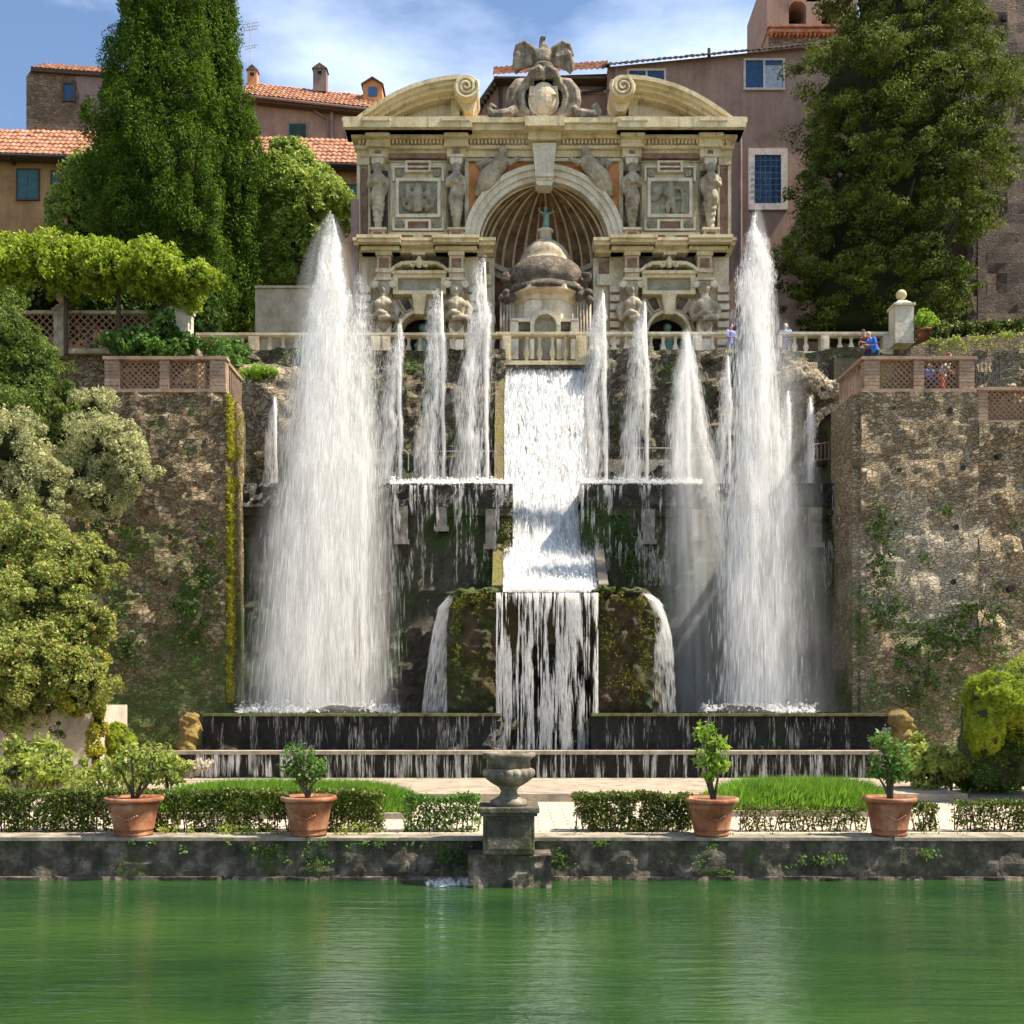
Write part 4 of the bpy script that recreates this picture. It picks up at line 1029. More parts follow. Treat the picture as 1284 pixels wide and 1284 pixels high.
for z0,z1,r0,nm in ((cz-.25,cz,.90,'a'),(cz-.55,cz-.25,.95,'b')):
    mb=MB(); vs=[]
    for z,r in ((z0,1.0),(z0,r0),(z1,r0),(z1,1.0)):
        for j in range(nu+1): a=PI*j/nu; vs.append((cxw-R_*r*math.cos(a),FY+.01+R_*r*math.sin(a),z))
    mb.add(vs,[(i*(nu+1)+j,i*(nu+1)+j+1,(i+1)*(nu+1)+j+1,(i+1)*(nu+1)+j) for i in range(3) for j in range(nu)]); build('niche_cornice',mb,'trav',fac)
# ------------- tempietto in the niche
KY=47.0; tk=thing('domed_kiosk','small round stone kiosk with rough dark dome inside the big niche','kiosk',(X(684,KY),KY,zu))
def KZ(py): return Z(py,KY)
kx=X(684,KY); kk=KY/F
def kl(prof,seg=32,nm='x',mt='trav',mod=None,smooth=True):
    mb=MB(); mb.lathe((kx,KY,0),[(r*kk,KZ(py)) for r,py in prof],seg,mod=mod,a0=PI/8); build(nm,mb,mt,tk,smooth=smooth)
kl([(46,475),(46,392)],8,'body','travlight',smooth=False)
kl([(47,392),(49,391),(49,386),(53,384),(57,382),(57,377),(50,375)],8,'entablature','trav',smooth=False)
kl([(54,380),(57,379),(57,375),(54,374),(54,371),(50,369),(50,367),(52,364),(52,358),(50,350),(46,343),(40,338),(35,336)],40,'main_dome','darkstone',mod=lambda i,a:1+.02*math.cos(a*8))
kl([(35,338),(36,335),(34,334),(33,330),(30,322),(25,314),(17,307),(10,303),(8,300)],32,'upper_dome','sculpt')
kl([(8,300),(7,292),(10,291),(10,289.5),(4,289)],16,'finial_base','travlight')
m=MB()
def kb(a,b,c,d,Yo): m.box(X(a,KY-Yo),X(b,KY-Yo),KY-Yo,KY-Yo+.4,Z(d,KY-Yo),Z(c,KY-Yo))
kf=1.62
for a,b,c,d in ((640,650,402,470),(716,726,402,470),(640,666,399,403),(702,726,399,403)): kb(a,b,c,d,kf+.1)
ky_=KY-kf-.1
for k in range(10):
    a0=PI*k/10; a1=PI*(k+1)/10
    m.prism([(X(684+r*math.cos(a),ky_),Z(408-r*math.sin(a),ky_)) for r,a in ((14,a0),(19,a0),(19,a1),(14,a1))],ky_-.05,ky_+.35)
kb(665,670,403,470,kf+.12); kb(698,703,403,470,kf+.12)
build('door_surround',m,'travlight',tk)
m=MB(); kb(670,698,398,470,kf-.1); build('door',m,'relief',tk)
m=MB(); kb(652,665,405,414,kf); kb(703,715,405,414,kf); split_build('side_inset',m,'darkstone',tk)
for a in (636,732):
    mb=MB()
    for q_ in range(5): mb.lathe((X(a,KY-1.2)+(q_-2)*.13,KY-1.25,0),[(.07,KZ(470)),(.06,KZ(392))],8)
    build('fluted_pilaster',mb,'sculpt',tk,smooth=True)
    mb=MB(); 
    for q_ in range(9): mb.ell((X(a,KY-1.2)+random.uniform(-.25,.25),KY-1.3+random.uniform(-.1,.1),KZ(386+random.uniform(-5,5))),.17,10,8)
    build('garland',None,'darkstone',tk,mesh=fuse(mb,.035,1),smooth=True)
    mb=MB(); sgn=1 if a>684 else -1
    for q_ in range(8): mb.ell((X(a+sgn*3,KY-1)+random.uniform(-.13,.13),KY-1.2,KZ(362+random.uniform(-4,4))),.14,10,8)
    build('carved_head',None,'darkstone',tk,mesh=fuse(mb,.035,1),smooth=True)
mb=MB(); zs=KZ(289.5)
mb.tube([(kx,KY,zs),(kx+.02,KY,zs+.3),(kx+.05,KY-.03,zs+.55),(kx-.02,KY,zs+.75),(kx,KY,zs+.85)],[.17,.15,.13,.15,.06],10); mb.ell((kx+.01,KY-.02,zs+.97),(.08,.09,.11))
mb.tube([(kx-.12,KY,zs+.78),(kx-.27,KY-.05,zs+.85),(kx-.3,KY-.1,zs+1.02)],[.055,.045,.035],6); mb.tube([(kx+.12,KY,zs+.76),(kx+.28,KY,zs+.8),(kx+.4,KY-.08,zs+.86)],[.055,.045,.035],6)
tag(build('bronze_statue',None,'bronze',None,(kx,KY,zs),mesh=fuse(mb,.025,1),smooth=True),'small green bronze figure standing on top of the kiosk dome','statue')
# ------------- coat of arms and eagle
ca=thing('coat_of_arms','large carved stone coat of arms in a scrolled cartouche on the facade','emblem',(FX(681),FY,FZ(165)))
mb=MB()
for sg in (-1,1):
    def S(a): return 681+sg*(a-681)
    def L_(pts,rad): mb.tube([(FX(S(a)),FY-d,FZ(b)) for a,b,d in pts],rad,9)
    L_([(662,112,.5),(650,116,.6),(643,126,.65),(641,138,.65),(645,150,.6),(654,159,.55),(668,164,.5),(681,162,.5)],[.22,.26,.27,.25,.24,.24,.22,.15])
    L_([(668,114,.6),(656,122,.7),(653,134,.75),(656,148,.7),(668,157,.65),(680,158,.6)],[.15,.17,.17,.17,.16,.1])
    L_([(646,150,.8),(638,157,.9),(628,160,.95),(619,160,.95),(614,154,.95),(617,148,.95),(622,151,.95)],[.2,.24,.26,.24,.18,.16,.1])
    L_([(664,112,.7),(668,105,.8),(676,101,.85),(681,104,.85)],[.2,.22,.2,.12])
    L_([(660,120,.7),(664,112,.8),(670,108,.8)],[.12,.15,.1])
build('cartouche_frame',None,'crest',ca,mesh=fuse(mb,.035,1),smooth=True)
mb=MB(); pts=[(664,120),(698,120),(700,140),(697,152),(690,159),(681,162),(672,159),(665,152),(662,140)]
mb.prism([(FX(a),FZ(b)) for a,b in pts],FY-.75,FY-.2); mb.ell((FX(681),FY-.72,FZ(136)),(.58,.28,.75),18,12)
mb.box(FX(664),FX(698),FY-.95,FY-.7,FZ(134),FZ(133)); build('shield',mb,'trav',ca)
mb=MB(); mb.ell((FX(681),FY-.3,FZ(138)),(1.4,.28,1.0),24,14); mb.box(FX(657),FX(705),FY-.3,FY+.3,FZ(165),FZ(105)); build('cartouche_backing',mb,'darkstone',ca)
mb=MB(); mb.lathe((FX(681),FY-.35,0),[(.62,FZ(107)),(.66,FZ(104)),(.5,FZ(99)),(.42,FZ(95)),(.5,FZ(92)),(.45,FZ(90))],18)
for q_ in (-1,0,1): mb.ell((FX(681+q_*8),FY-.8,FZ(108)),.2,10,8)
build('crown_block',mb,'crest',ca,smooth=True)
mb=MB(); mb.ell((FX(681),FY-.85,FZ(165)),(.28,.2,.26)); 
for q_ in (-1,1): mb.ell((FX(681+q_*6),FY-.8,FZ(168)),(.16,.14,.2))
build('mask',None,'crest',ca,mesh=fuse(mb,.04,1),smooth=True)
mb=MB(); ex=FX(681); ey=FY-.35
mb.tube([(ex,ey,FZ(93)),(ex,ey-.05,FZ(84)),(ex+.02,ey-.05,FZ(75)),(ex+.03,ey,FZ(68)),(ex-.05,ey,FZ(62)),(ex-.06,ey-.02,FZ(57)),(ex,ey-.05,FZ(54))],[.2,.32,.33,.25,.15,.12,.13],10)
mb.tube([(ex-.02,ey-.1,FZ(55)),(ex+.12,ey-.22,FZ(56.5))],[.09,.02],6)
for sg in (-1,1):
    W=[(674,76),(668,67),(661,60),(654,59),(648,66),(644,78),(643,90),(648,97),(654,91),(662,88),(672,88)]
    mb.prism([(ex+sg*(681-a_)*ks*1.02,FZ(b_)) for a_,b_ in W],ey-.02,ey+.2)
    for k in range(7):
        f_=k/6; tx=645+f_*22; mb.tube([(ex+sg*(681-(656+f_*12))*ks,ey-.04,FZ(63+f_*6)),(ex+sg*(681-(648+f_*16))*ks,ey-.06,FZ(75+f_*4)),(ex+sg*(681-tx)*ks,ey-.03,FZ(96-f_*7))],[.05,.09,.045],6)
    mb.tube([(ex+sg*.15,ey,FZ(78)),(ex+sg*.5,ey-.03,FZ(68)),(ex+sg*.85,ey-.03,FZ(61)),(ex+sg*1.15,ey-.02,FZ(64)),(ex+sg*1.3,ey-.02,FZ(76))],[.16,.15,.13,.11,.07],8)
    mb.tube([(ex+sg*.15,ey,FZ(88)),(ex+sg*.2,ey-.1,FZ(94))],[.13,.1],7)
tag(build('eagle_statue',None,'crest',None,(ex,ey,FZ(93)),mesh=fuse(mb,.035,0),smooth=True),'stone eagle with raised wings perched on top of the coat of arms','statue')
# ================================================================== BALUSTRADES
def baluster_mesh(h):
    mb=MB(); mb.lathe((0,0,0),[(.10,0),(.10,.05*h),(.06,.10*h),(.075,.16*h),(.125,.30*h),(.12,.40*h),(.07,.60*h),(.055,.76*h),(.085,.80*h),(.06,.84*h),(.10,.93*h),(.10,h)],12)
    me=bpy.data.meshes.new('baluster'); me.from_pydata(mb.v,[],mb.f); me.polygons.foreach_set('use_smooth',[True]*len(me.polygons)); me.materials.append(M['cornice']); return me
def balustrade(label,a,b,Y,py0,py1,peds,sp=13.5,zbase=None,cop=3.2,basep=3.5,mat='trav'):
    z0=Z(py1,Y); z1=Z(py0,Y); t=thing('stone_balustrade',label,'balustrade',(X((a+b)/2,Y),Y,z0),'stone balustrades of the upper terrace'); k=Y/F
    build('handrail',MB().box(X(a,Y),X(b,Y),Y-.2,Y+.25,z1-cop*k,z1).box(X(a,Y)+.02,X(b,Y)-.02,Y-.15,Y+.2,z1-(cop+1.3)*k,z1-cop*k),mat,t)
    build('base_rail',MB().box(X(a,Y),X(b,Y),Y-.2,Y+.25,z0,z0+basep*k),mat,t)
    hb=z1-z0-(cop+1.3+basep)*k; me=baluster_mesh(hb); me.materials.clear(); me.materials.append(M[mat])
    for pa,pb2 in peds:
        m=MB(); m.box(X(pa,Y),X(pb2,Y),Y-.22,Y+.27,z0+basep*k,z1-(cop+1.3)*k); m.box(X(pa,Y)+.08,X(pb2,Y)-.08,Y-.25,Y-.2,z0+basep*k+.1,z1-(cop+1.3)*k-.1); build('pedestal',m,mat,t)
    p=a+6
    while p<b-4:
        if not any(pa-4<p<pb2+4 for pa,pb2 in peds):
            o=bpy.data.objects.new('baluster',me); link(o,t); o.location=Vector((X(p,Y),Y,z0+basep*k))-Vector(t.location)
        p+=sp
    return t
balustrade('stone balustrade running from the white pillar behind the big left jet',247,478,44.5,419,449,[(247,252),(313,326),(390,402),(466,478)],17)
balustrade('short stone balustrade between the big left jet and the central balcony',478.5,622,44.5,419,449,[(479,490),(585,597)],14)
balustrade('projecting balcony balustrade directly above the central cascade',622,748,43.9,418,459,[(630,641),(722,735)],16.2,cop=3.5,basep=5,mat='cornice')
balustrade('stone balustrade just right of the balcony, behind the right jets',748.5,912,44.5,418,448,[(749,756),(868,879)],15.4,mat='travlight')
balustrade('pale stone balustrade at the right, in front of the dark conifer',976,1118,44.5,418,446,[(976,979),(1028,1038),(1106,1118)],14.2,mat='travlight')
struct(build('balcony_slab',MB().box(X(618,43.9),X(752,43.9),43.75,44.7,Z(463,43.9),Z(459,43.9)),'darkstone'))
def pillar(label,pc,w_,py0,py1,Y,pball,rb,mat='travlight'):
    t=thing('stone_pillar',label,'pillar',(X(pc,Y),Y,Z(py1,Y)),'terrace pillars with ball finials'); k=Y/F; x=X(pc,Y); hw=w_/2*k
    m=MB(); m.box(x-hw,x+hw,Y-hw,Y+hw,Z(py1,Y),Z(py0+4,Y)); build('shaft',m,mat,t)
    m=MB(); m.box(x-hw-.06,x+hw+.06,Y-hw-.06,Y+hw+.06,Z(py0+4,Y),Z(py0+1,Y)); z1=Z(py0+1,Y)
    m.add([(x-hw,Y-hw,z1),(x+hw,Y-hw,z1),(x+hw,Y+hw,z1),(x-hw,Y+hw,z1),(x-.15,Y-.15,z1+.2),(x+.15,Y-.15,z1+.2),(x+.15,Y+.15,z1+.2),(x-.15,Y+.15,z1+.2)],[(0,1,5,4),(1,2,6,5),(2,3,7,6),(3,0,4,7),(4,5,6,7)]); build('cap',m,mat,t)
    m=MB(); m.lathe((x,Y,z1+.15),[(.16,0),(.09,.1),(.1,.2),(.13,.28)],14); m.ell((x,Y,Z(pball,Y)),rb*k,18,12); build('ball_finial',m,'cornice',t,smooth=True)
pillar('big whitish stone pillar with ball finial at the end of the left balustrade',226.5,25,388,445,43.0,371,6.5)
pillar('slim grey stone pillar with urn finial between lattice panels under the wisteria',77,14,388,448,43.0,373,7,'sculpt')
pillar('tall pale lichen-stained pillar with yellow ball finial right of the terrace',1130,23,383,434,44.0,370,6.5)
# lattice fences at left terrace
def lfence(label,a,b,Y,py0,py1):
    t=thing('lattice_fence',label,'fence',(X((a+b)/2,Y),Y,Z(py1,Y)),'terracotta lattice fences under the wisteria')
    build('rail',MB().box(X(a,Y),X(b,Y),Y-.08,Y+.08,Z(py0+4,Y),Z(py0,Y)),'sculpt',t)
    m=MB(); lattice(m,(X(a,Y),Y),(X(b,Y),Y),Z(py1,Y),Z(py0+4,Y),.30,.028); build('lattice',m,'lattice',t)
    build('plinth',MB().box(X(a,Y),X(b,Y),Y-.1,Y+.1,Z(py1+6,Y),Z(py1,Y)),'sculpt',t)
lfence('brown lattice fence between the two pillars under the wisteria',86,213,43.0,390,438)
lfence('brown lattice fence left of the slim grey pillar',-30,68,43.0,390,438)
tag(build('retaining_wall',MB().wall(-34,X(247,43.2),zb_-.2,Z(442,43.2),43.3,.3,.15,.6,3.0),'rubbleL',None,((-34+X(247,43.2))/2,43.3,zb_)),'rubble wall carrying the lattice fence behind the left bastion','wall')
tag(build('plaster_wall',MB().box(X(320,46.9),X(448,46.9),46.9,47.4,zu,Z(362,46.9)).box(X(320,46.9),X(448,46.9),46.8,47.5,Z(362,46.9),Z(359,46.9)),'greyplaster',None,(X(380,46.9),46.9,zu)),'grey stained plaster wall with coping behind the left balustrade','wall')
tag(build('brown_door',MB().box(X(440,46.4),X(449,46.4),46.4,46.6,zu,Z(250,46.4)),'mauve2',None,(X(444,46.4),46.4,zu)),'narrow dark brown buttress slab at the left edge of the facade','buttress')
# right terrace bits : planter wall, low wall rising to the right
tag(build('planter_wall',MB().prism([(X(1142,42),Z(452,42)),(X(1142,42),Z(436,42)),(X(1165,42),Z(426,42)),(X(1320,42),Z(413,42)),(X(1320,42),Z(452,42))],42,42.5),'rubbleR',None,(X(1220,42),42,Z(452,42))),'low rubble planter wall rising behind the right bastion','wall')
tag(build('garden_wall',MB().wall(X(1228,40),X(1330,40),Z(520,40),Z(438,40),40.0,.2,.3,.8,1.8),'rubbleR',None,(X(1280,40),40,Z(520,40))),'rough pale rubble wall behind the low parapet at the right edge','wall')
mb=MB(); 
for k in range(7): a=1224+k*5; mb.tube([(X(a,38.5),38.5,Z(495,38.5)),(X(a,38.5),38.5,Z(450,38.5))],.02,5)
tag(build('iron_gate',mb,'darkmetal',None,(X(1240,38.5),38.5,Z(495,38.5))),'dark iron bar gate right of the right bastion parapet','gate')
struct(build('right_slope',MB().box(13,60,42.5,46.4,8,Z(440,42.5)-.3),'earth'))

# ================================================================== BUILDINGS BEHIND
def tile_roof(x0,x1,Ya,za,Yb,zb2,zslope=0,pitch=.30,rows=None):
    """barrel tiles between the eave (Ya,za) and ridge (Yb,zb2); zslope = rise of both ends towards x1"""
    mb=MB(); L_=math.hypot(Yb-Ya,zb2-za); rows=rows or max(3,int(L_/.42)); n=int((x1-x0)/pitch)*6; vs=[]; 
    lines=[]
    for r in range(rows):
        for e,lift in ((0,.07),(1,0.0)):
            f_=(r+e*.999)/rows; lines.append((Ya+(Yb-Ya)*f_,za+(zb2-za)*f_+lift))
    for k,(y,z) in enumerate(lines):
        row=k//2
        for i in range(n+1):
            u=i/n; x=x0+(x1-x0)*u; ph=(x-x0)/pitch*2*PI; jj=.055*mnoise.noise(Vector((int((x-x0)/pitch)*3.7,row*2.3,1)))
            vs.append((x,y,z+zslope*u+.075*abs(math.sin(ph/2))**.8+jj))
    w_=n+1; fs=[(i*w_+j,i*w_+j+1,(i+1)*w_+j+1,(i+1)*w_+j) for i in range(len(lines)-1) for j in range(n)]
    return mb.add(vs,fs)
def fascia(parent,x0,x1,Y,z0,z1,h=.3,dep=.5):
    m=MB(); m.add([(x0,Y,z0-h),(x1,Y,z1-h),(x1,Y+dep,z1-h),(x0,Y+dep,z0-h),(x0,Y,z0+.14),(x1,Y,z1+.14),(x1,Y+dep,z1+.2),(x0,Y+dep,z0+.2)],[(0,3,2,1),(4,5,6,7),(0,1,5,4),(1,2,6,5),(2,3,7,6),(3,0,4,7)])
    build('fascia',m,'wood',parent)
def window(parent,a,b,c,d,Y,kind='shutter',fr=2.2,frm='frame'):
    k=Y/F; x0,x1,z0,z1=X(a,Y),X(b,Y),Z(d,Y),Z(c,Y); f_=fr*k
    m=MB(); m.box(x0,x1,Y-.09,Y+.02,z1-f_,z1); m.box(x0,x1,Y-.12,Y+.02,z0,z0+f_); m.box(x0,x0+f_,Y-.09,Y+.02,z0+f_,z1-f_); m.box(x1-f_,x1,Y-.09,Y+.02,z0+f_,z1-f_)
    w_=build('window_frame',m,frm,parent)
    if kind in('shutter','shutters_green'):
        xm=(x0+x1)/2
        for A,B in ((x0+f_,xm-.02),(xm+.02,x1-f_)):
            m=MB(); m.box(A,B,Y-.05,Y-.01,z0+f_,z1-f_); z=z0+f_+.06
            while z<z1-f_-.08: m.box(A+.04,B-.04,Y-.075,Y-.05,z,z+.05); z+=.11
            o=build('shutter',m,'shutter' if kind=='shutter' else 'dkshutter',w_)
    else:
        build('pane',MB().box(x0+f_,x1-f_,Y-.02,Y-.005,z0+f_,z1-f_),'glass',w_)
        if kind=='double':
            build('mullion',MB().box((x0+x1)/2-.05,(x0+x1)/2+.05,Y-.08,Y-.02,z0+f_,z1-f_),frm,w_)
            build('curtain',MB().box(x0+f_+.02 if c<100 and a<850 else (x0+x1)/2+.06,(x0+x1)/2-.06 if a<850 else x1-f_-.03,Y-.03,Y-.02,z0+f_,z1-f_-.25),'curtain' if a>850 else 'bluecurt',w_)
        if kind=='bars':
            m=MB()
            for q_ in range(1,5): xx=x0+f_+(x1-x0-2*f_)*q_/5; m.tube([(xx,Y-.12,z0+f_),(xx,Y-.12,z1-f_)],.011,5)
            for q_ in range(1,8): zz=z0+f_+(z1-z0-2*f_)*q_/8; m.tube([(x0+f_,Y-.12,zz),(x1-f_,Y-.12,zz)],.008,5)
            build('window_bars',m,'darkmetal',w_)
    return w_
M['dkshutter']=plain('dark_green_shutter',(.02,.06,.045),.6); M['bluecurt']=plain('blue_curtain',(.12,.22,.40),.8); M['blueglass']=plain('blue_shutter',(.05,.12,.24),.4)
# ochre wing on the left
v=thing('ochre_wing','long ochre plastered wing with terracotta tiled roof and teal shuttered windows','building',(X(220,60),60,zu))
build('wall',MB().box(-40,X(455,60),60,66,zu,Z(196,60)),'ochre',v)
m=tile_roof(-34,X(462,59.2),59.2,Z(190,59.2),61.2,Z(160,61.2),-.75); build('roof',m,'tile',v)
m=MB(); m.add([(-34,59.25,Z(191,59.2)),(X(462,59.2),59.25,Z(191,59.2)-.75),(X(462,59.2),60.3,Z(191,59.2)-.75),(-34,60.3,Z(191,59.2)),(-34,59.25,Z(189,59.2)),(X(462,59.2),59.25,Z(189,59.2)-.75),(X(462,59.2),60.3,Z(189,59.2)-.75),(-34,60.3,Z(189,59.2))],[(0,1,2,3),(4,5,6,7),(0,1,5,4),(2,3,7,6),(1,2,6,5),(3,0,4,7)]); build('eave_board',m,'wood',v)
m=MB(); m.tube([(-34,59.15,Z(191,59.2)),(X(462,59.2),59.15,Z(191,59.2)-.75)],.08,7); build('gutter',m,'darkmetal',v)
fascia(v,-34,X(462,59.2),59.22,Z(190,59.2),Z(190,59.2)-.75,.1)
for a,b,c,d in ((21,50,212,252),(64,93,214,253),(405,422,231,254),(434,450,232,255)): window(v,a,b,c,d,60,'shutter',1.6,'wood')
m=MB()
for a in (12,80,230,385): m.box(X(a,59.6),X(a,59.6)+.15,59.3,60,Z(203,59.6)-(.5 if a>300 else 0),Z(193,59.6)-(.6 if a>300 else 0))
split_build('eave_bracket',m,'wood',v)
# brick tower far left
v=thing('brick_tower_house','tall old brick house with one small window, far left against the sky','building',(X(90,74),74,zu))
build('wall',MB().box(X(33,74),X(175,74),74,84,zu,Z(96,74)).prism([(X(33,74),Z(96,74)),(X(175,74),Z(96,74)),(X(175,74),Z(95,74)),(X(42,74),Z(86,74)),(X(40,74),Z(86,74))],74,84),'towerb',v)
build('roof',tile_roof(X(39,73.8),X(178,73.8),73.7,Z(86.5,73.8),76,Z(84,76)+.2,-.55),'tile',v)
fascia(v,X(39,73.8),X(178,73.8),73.75,Z(86.5,73.8),Z(86.5,73.8)-.55,.15,.8)
window(v,78,95,103,128,74,'plain',2.4,'wood')
build('plaster_patch',MB().prism([(X(a,74),Z(b,74)) for a,b in ((94,97),(112,93),(175,97),(175,200),(100,200),(104,150),(97,140),(100,120))],73.96,74.0),'greypl2' if 'greypl2' in M else 'mauve2',v)
# mauve house mid left
v=thing('mauve_house','mauve plastered house with sloping tiled roof and green shutters, left of the facade','building',(X(410,68),68,zu))
build('wall',MB().prism([(X(290,68),zu),(X(560,68),zu),(X(560,68),Z(140,68)),(X(290,68),Z(113,68))],68,78),'mauve',v)
build('roof',tile_roof(X(300,67.5),X(540,67.5),67.4,Z(118,67.4),69.6,Z(104,69.6),-1.35),'tile',v)
m=MB(); m.tube([(X(300,67.3),67.35,Z(118.5,67.3)),(X(540,67.3),67.35,Z(118.5,67.3)-1.35)],.09,7); m.tube([(X(416,67.8),67.85,Z(128,67.8)),(X(416,67.8),67.85,Z(182,67.8))],.11,8); m.tube([(X(378,67.8),67.85,Z(128,67.8)),(X(411,67.8),67.85,Z(149,67.8)),(X(411,67.8),67.85,Z(182,67.8))],.06,6); split_build('drainpipe',m,'mauve2',v)
fascia(v,X(300,67.5),X(540,67.5),67.45,Z(118,67.4),Z(118,67.4)-1.35)
window(v,361,386,154,184,68,'shutters_green',2.0,'mauve2'); window(v,431,450,163,190,68,'plain',1.5,'mauve2')
def chimney(parent,a,b,c,d,Y,mat,cap='gable'):
    m=MB(); x0,x1=X(a,Y),X(b,Y); dd=(x1-x0)*.8
    m.box(x0,x1,Y,Y+dd,Z(d,Y),Z(c+7,Y)); o=build('chimney',m,mat,parent)
    m=MB(); zc=Z(c+7,Y); xm=(x0+x1)/2
    m.prism([(x0-.08,zc),(x1+.08,zc),(xm,Z(c,Y))],Y-.08,Y+dd+.05); build('chimney_cap',m,'darkstone',o)
    m=MB(); m.box(xm-.13,xm+.13,Y-.02,Y+.1,Z(c+14,Y),Z(c+10,Y)); build('smoke_hole',m,'black',o)
chimney(v,392.5,409,79,114,69,'mauve2'); chimney(v,310,322,81,112,69,'orange')
# dormer
dz=MB(); Yd=68.6; dz.prism([(X(455,Yd),Z(125,Yd)),(X(479,Yd),Z(127,Yd)),(X(479,Yd),Z(106,Yd)),(X(467,Yd),Z(99,Yd)),(X(455,Yd),Z(106,Yd))],Yd,Yd+2); d_=build('dormer',dz,'orange',v)
dz=MB(); 
for sg in (-1,1): dz.prism([(X(467,Yd),Z(97,Yd)),(X(467+sg*14,Yd),Z(106,Yd)),(X(467+sg*14,Yd),Z(107.5,Yd)),(X(467,Yd),Z(98.6,Yd))] if sg>0 else [(X(467,Yd),Z(97,Yd)),(X(467,Yd),Z(98.6,Yd)),(X(453,Yd),Z(107.5,Yd)),(X(453,Yd),Z(106,Yd))],Yd-.15,Yd+2)
build('dormer_roof',dz,'darkstone',d_); build('dormer_window',MB().box(X(462,Yd),X(473,Yd),Yd-.04,Yd,Z(121,Yd),Z(109,Yd)),'blueglass',d_)
m=MB(); Ya=69.5; xa_=X(314,Ya); m.tube([(xa_,Ya,Z(100,Ya)),(xa_,Ya,Z(27,Ya))],.035,5)
for py,l in ((29,.5),(33,.6),(37,.45),(57,.5),(60,.35)): m.tube([(xa_-l,Ya,Z(py+2,Ya)),(xa_+l,Ya,Z(py-1,Ya))],.018,4)
for k in range(4): m.tube([(xa_-.1+.2*k-.2,Ya-.3,Z(30+k,Ya)),(xa_-.1+.2*k,Ya+.3,Z(33+k,Ya))],.014,4)
tag(build('roof_antenna',m,'metal',None,(xa_,Ya,Z(100,Ya))),'thin tall television antenna against the sky beside the left cypress','antenna')
m=MB()
for a,b,c in ((521,122,106),(538,112,100),(531,114,104),(545,112,105)): m.tube([(X(a,67),67,Z(b+12,67)),(X(a,67),67,Z(c,67))],.05 if a==538 else .02,5)
m.tube([(X(527,67),67,Z(109,67)),(X(547,67),67,Z(107,67))],.018,4)
tag(build('roof_antenna',m,'darkmetal',None,(X(535,67),67,Z(126,67))),'cluster of short aerials just above the left curved pediment','antenna')
# gabled part behind the crest
v=thing('gabled_house','mauve gabled house with tiled roof directly behind the eagle','building',(X(680,58),58,zu))
build('wall',MB().prism([(X(560,58),zu),(X(775,58),zu),(X(775,58),Z(92,58)),(X(624,58),Z(97,58)),(X(575,58),Z(165,58))],58,64),'mauve',v)
m=MB(); 
m.prism([(X(571,57.6),Z(168,57.6)),(X(574,57.6),Z(168,57.6)),(X(625,57.6),Z(97.5,57.6)),(X(622,57.6),Z(96,57.6))],57.5,64)
k_=0
for k in range(13): f_=k/12; m.box(X(577+46*f_,57.6)-.05,X(577+46*f_,57.6)+.12,57.5,57.9,Z(164-66*f_,57.6)-.25,Z(164-66*f_,57.6)-.08)
build('verge',m,'wood',v)
build('roof',tile_roof(X(618,57.3),X(766,57.3),57.2,Z(96,57.2),59.6,Z(85,59.6),.35),'tile',v)
build('eave',MB().box(X(619,57.3),X(764,57.3),57.25,58,Z(99,57.3),Z(96.3,57.3)),'wood',v)
build('stringcourse',MB().box(X(690,57.8),X(764,57.8),57.85,58,Z(115,57.8),Z(112,57.8)),'frame',v)
m=MB(); m.tube([(X(628,57.8),57.85,Z(98,57.8)),(X(628,57.8),57.85,Z(158,57.8))],.09,7); m.tube([(X(730,57.8),57.8,Z(116,57.8)),(X(755,57.8),57.8,Z(113,57.8)),(X(765,57.8),57.8,Z(104,57.8))],.08,6); split_build('drainpipe',m,'darkmetal',v)
# big mauve palace right
v=thing('mauve_palace','large plain mauve palace wall with stone framed windows right of the facade','building',(X(1000,57),57,zu))
build('wall',MB().prism([(X(762,57),zu),(X(1300,57),zu),(X(1300,57),Z(30,57)),(X(762,57),Z(84,57))],57,75),'mauve',v)
m=tile_roof(X(758,56.6),X(1305,56.6),56.5,Z(84,56.5),58.5,Z(82,58.5),2.35); build('roof',m,'roofdark' if 'roofdark' in M else 'darkstone',v)
window(v,786,835,87,114,57,'double',2.6); window(v,932,984,74,114,57,'double',2.6)
w_=window(v,938,987,187,264,57,'bars',8.0)
m=MB(); m.tube([(X(773,56.8),56.85,Z(84,56.8)),(X(773,56.8),56.85,Z(104,56.8)),(X(762,56.8),56.85,Z(112,56.8))],.09,7); m.tube([(X(929,56.8),56.9,Z(170,56.8)),(X(929,56.8),56.9,Z(330,56.8))],.1,7); split_build('drainpipe',m,'mauve2',v)
m=MB(); m.tube([(X(889,57.5),57.5,Z(72,57.5)),(X(889,57.5),57.5,Z(61,57.5))],.09,7); build('vent_pipe',m,'darkmetal',v)
# bell tower
v=thing('bell_tower','mauve tower with arched openings rising above the palace roof','tower',(X(1010,70),70,zu))
m=MB(); Yt=70
for a,b,c,d in ((962,989,-40,38),(1011,1030,-40,38),(1050,1075,-40,38),(989,1050,-40,2)): m.pb(a,b,c,d,Yt,-6,0)
m.pb(964,1075,38,90,Yt,-6,0); build('wall',m,'mauve',v)
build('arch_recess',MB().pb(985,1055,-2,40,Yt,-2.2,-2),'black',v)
m=MB()
for c in (1000,1040):
    for k in range(8):
        a0,a1=PI*k/8,PI*(k+1)/8; m.prism([(X(c+11*math.cos(a0),Yt),Z(12-11*math.sin(a0),Yt)),(X(c+11*math.cos(a1),Yt),Z(12-11*math.sin(a1),Yt)),(X(c+11*math.cos(a1),Yt),Z(0,Yt)),(X(c+11*math.cos(a0),Yt),Z(0,Yt))],Yt-.02,Yt+2)
build('arch_heads',m,'mauve',v)
m=MB()
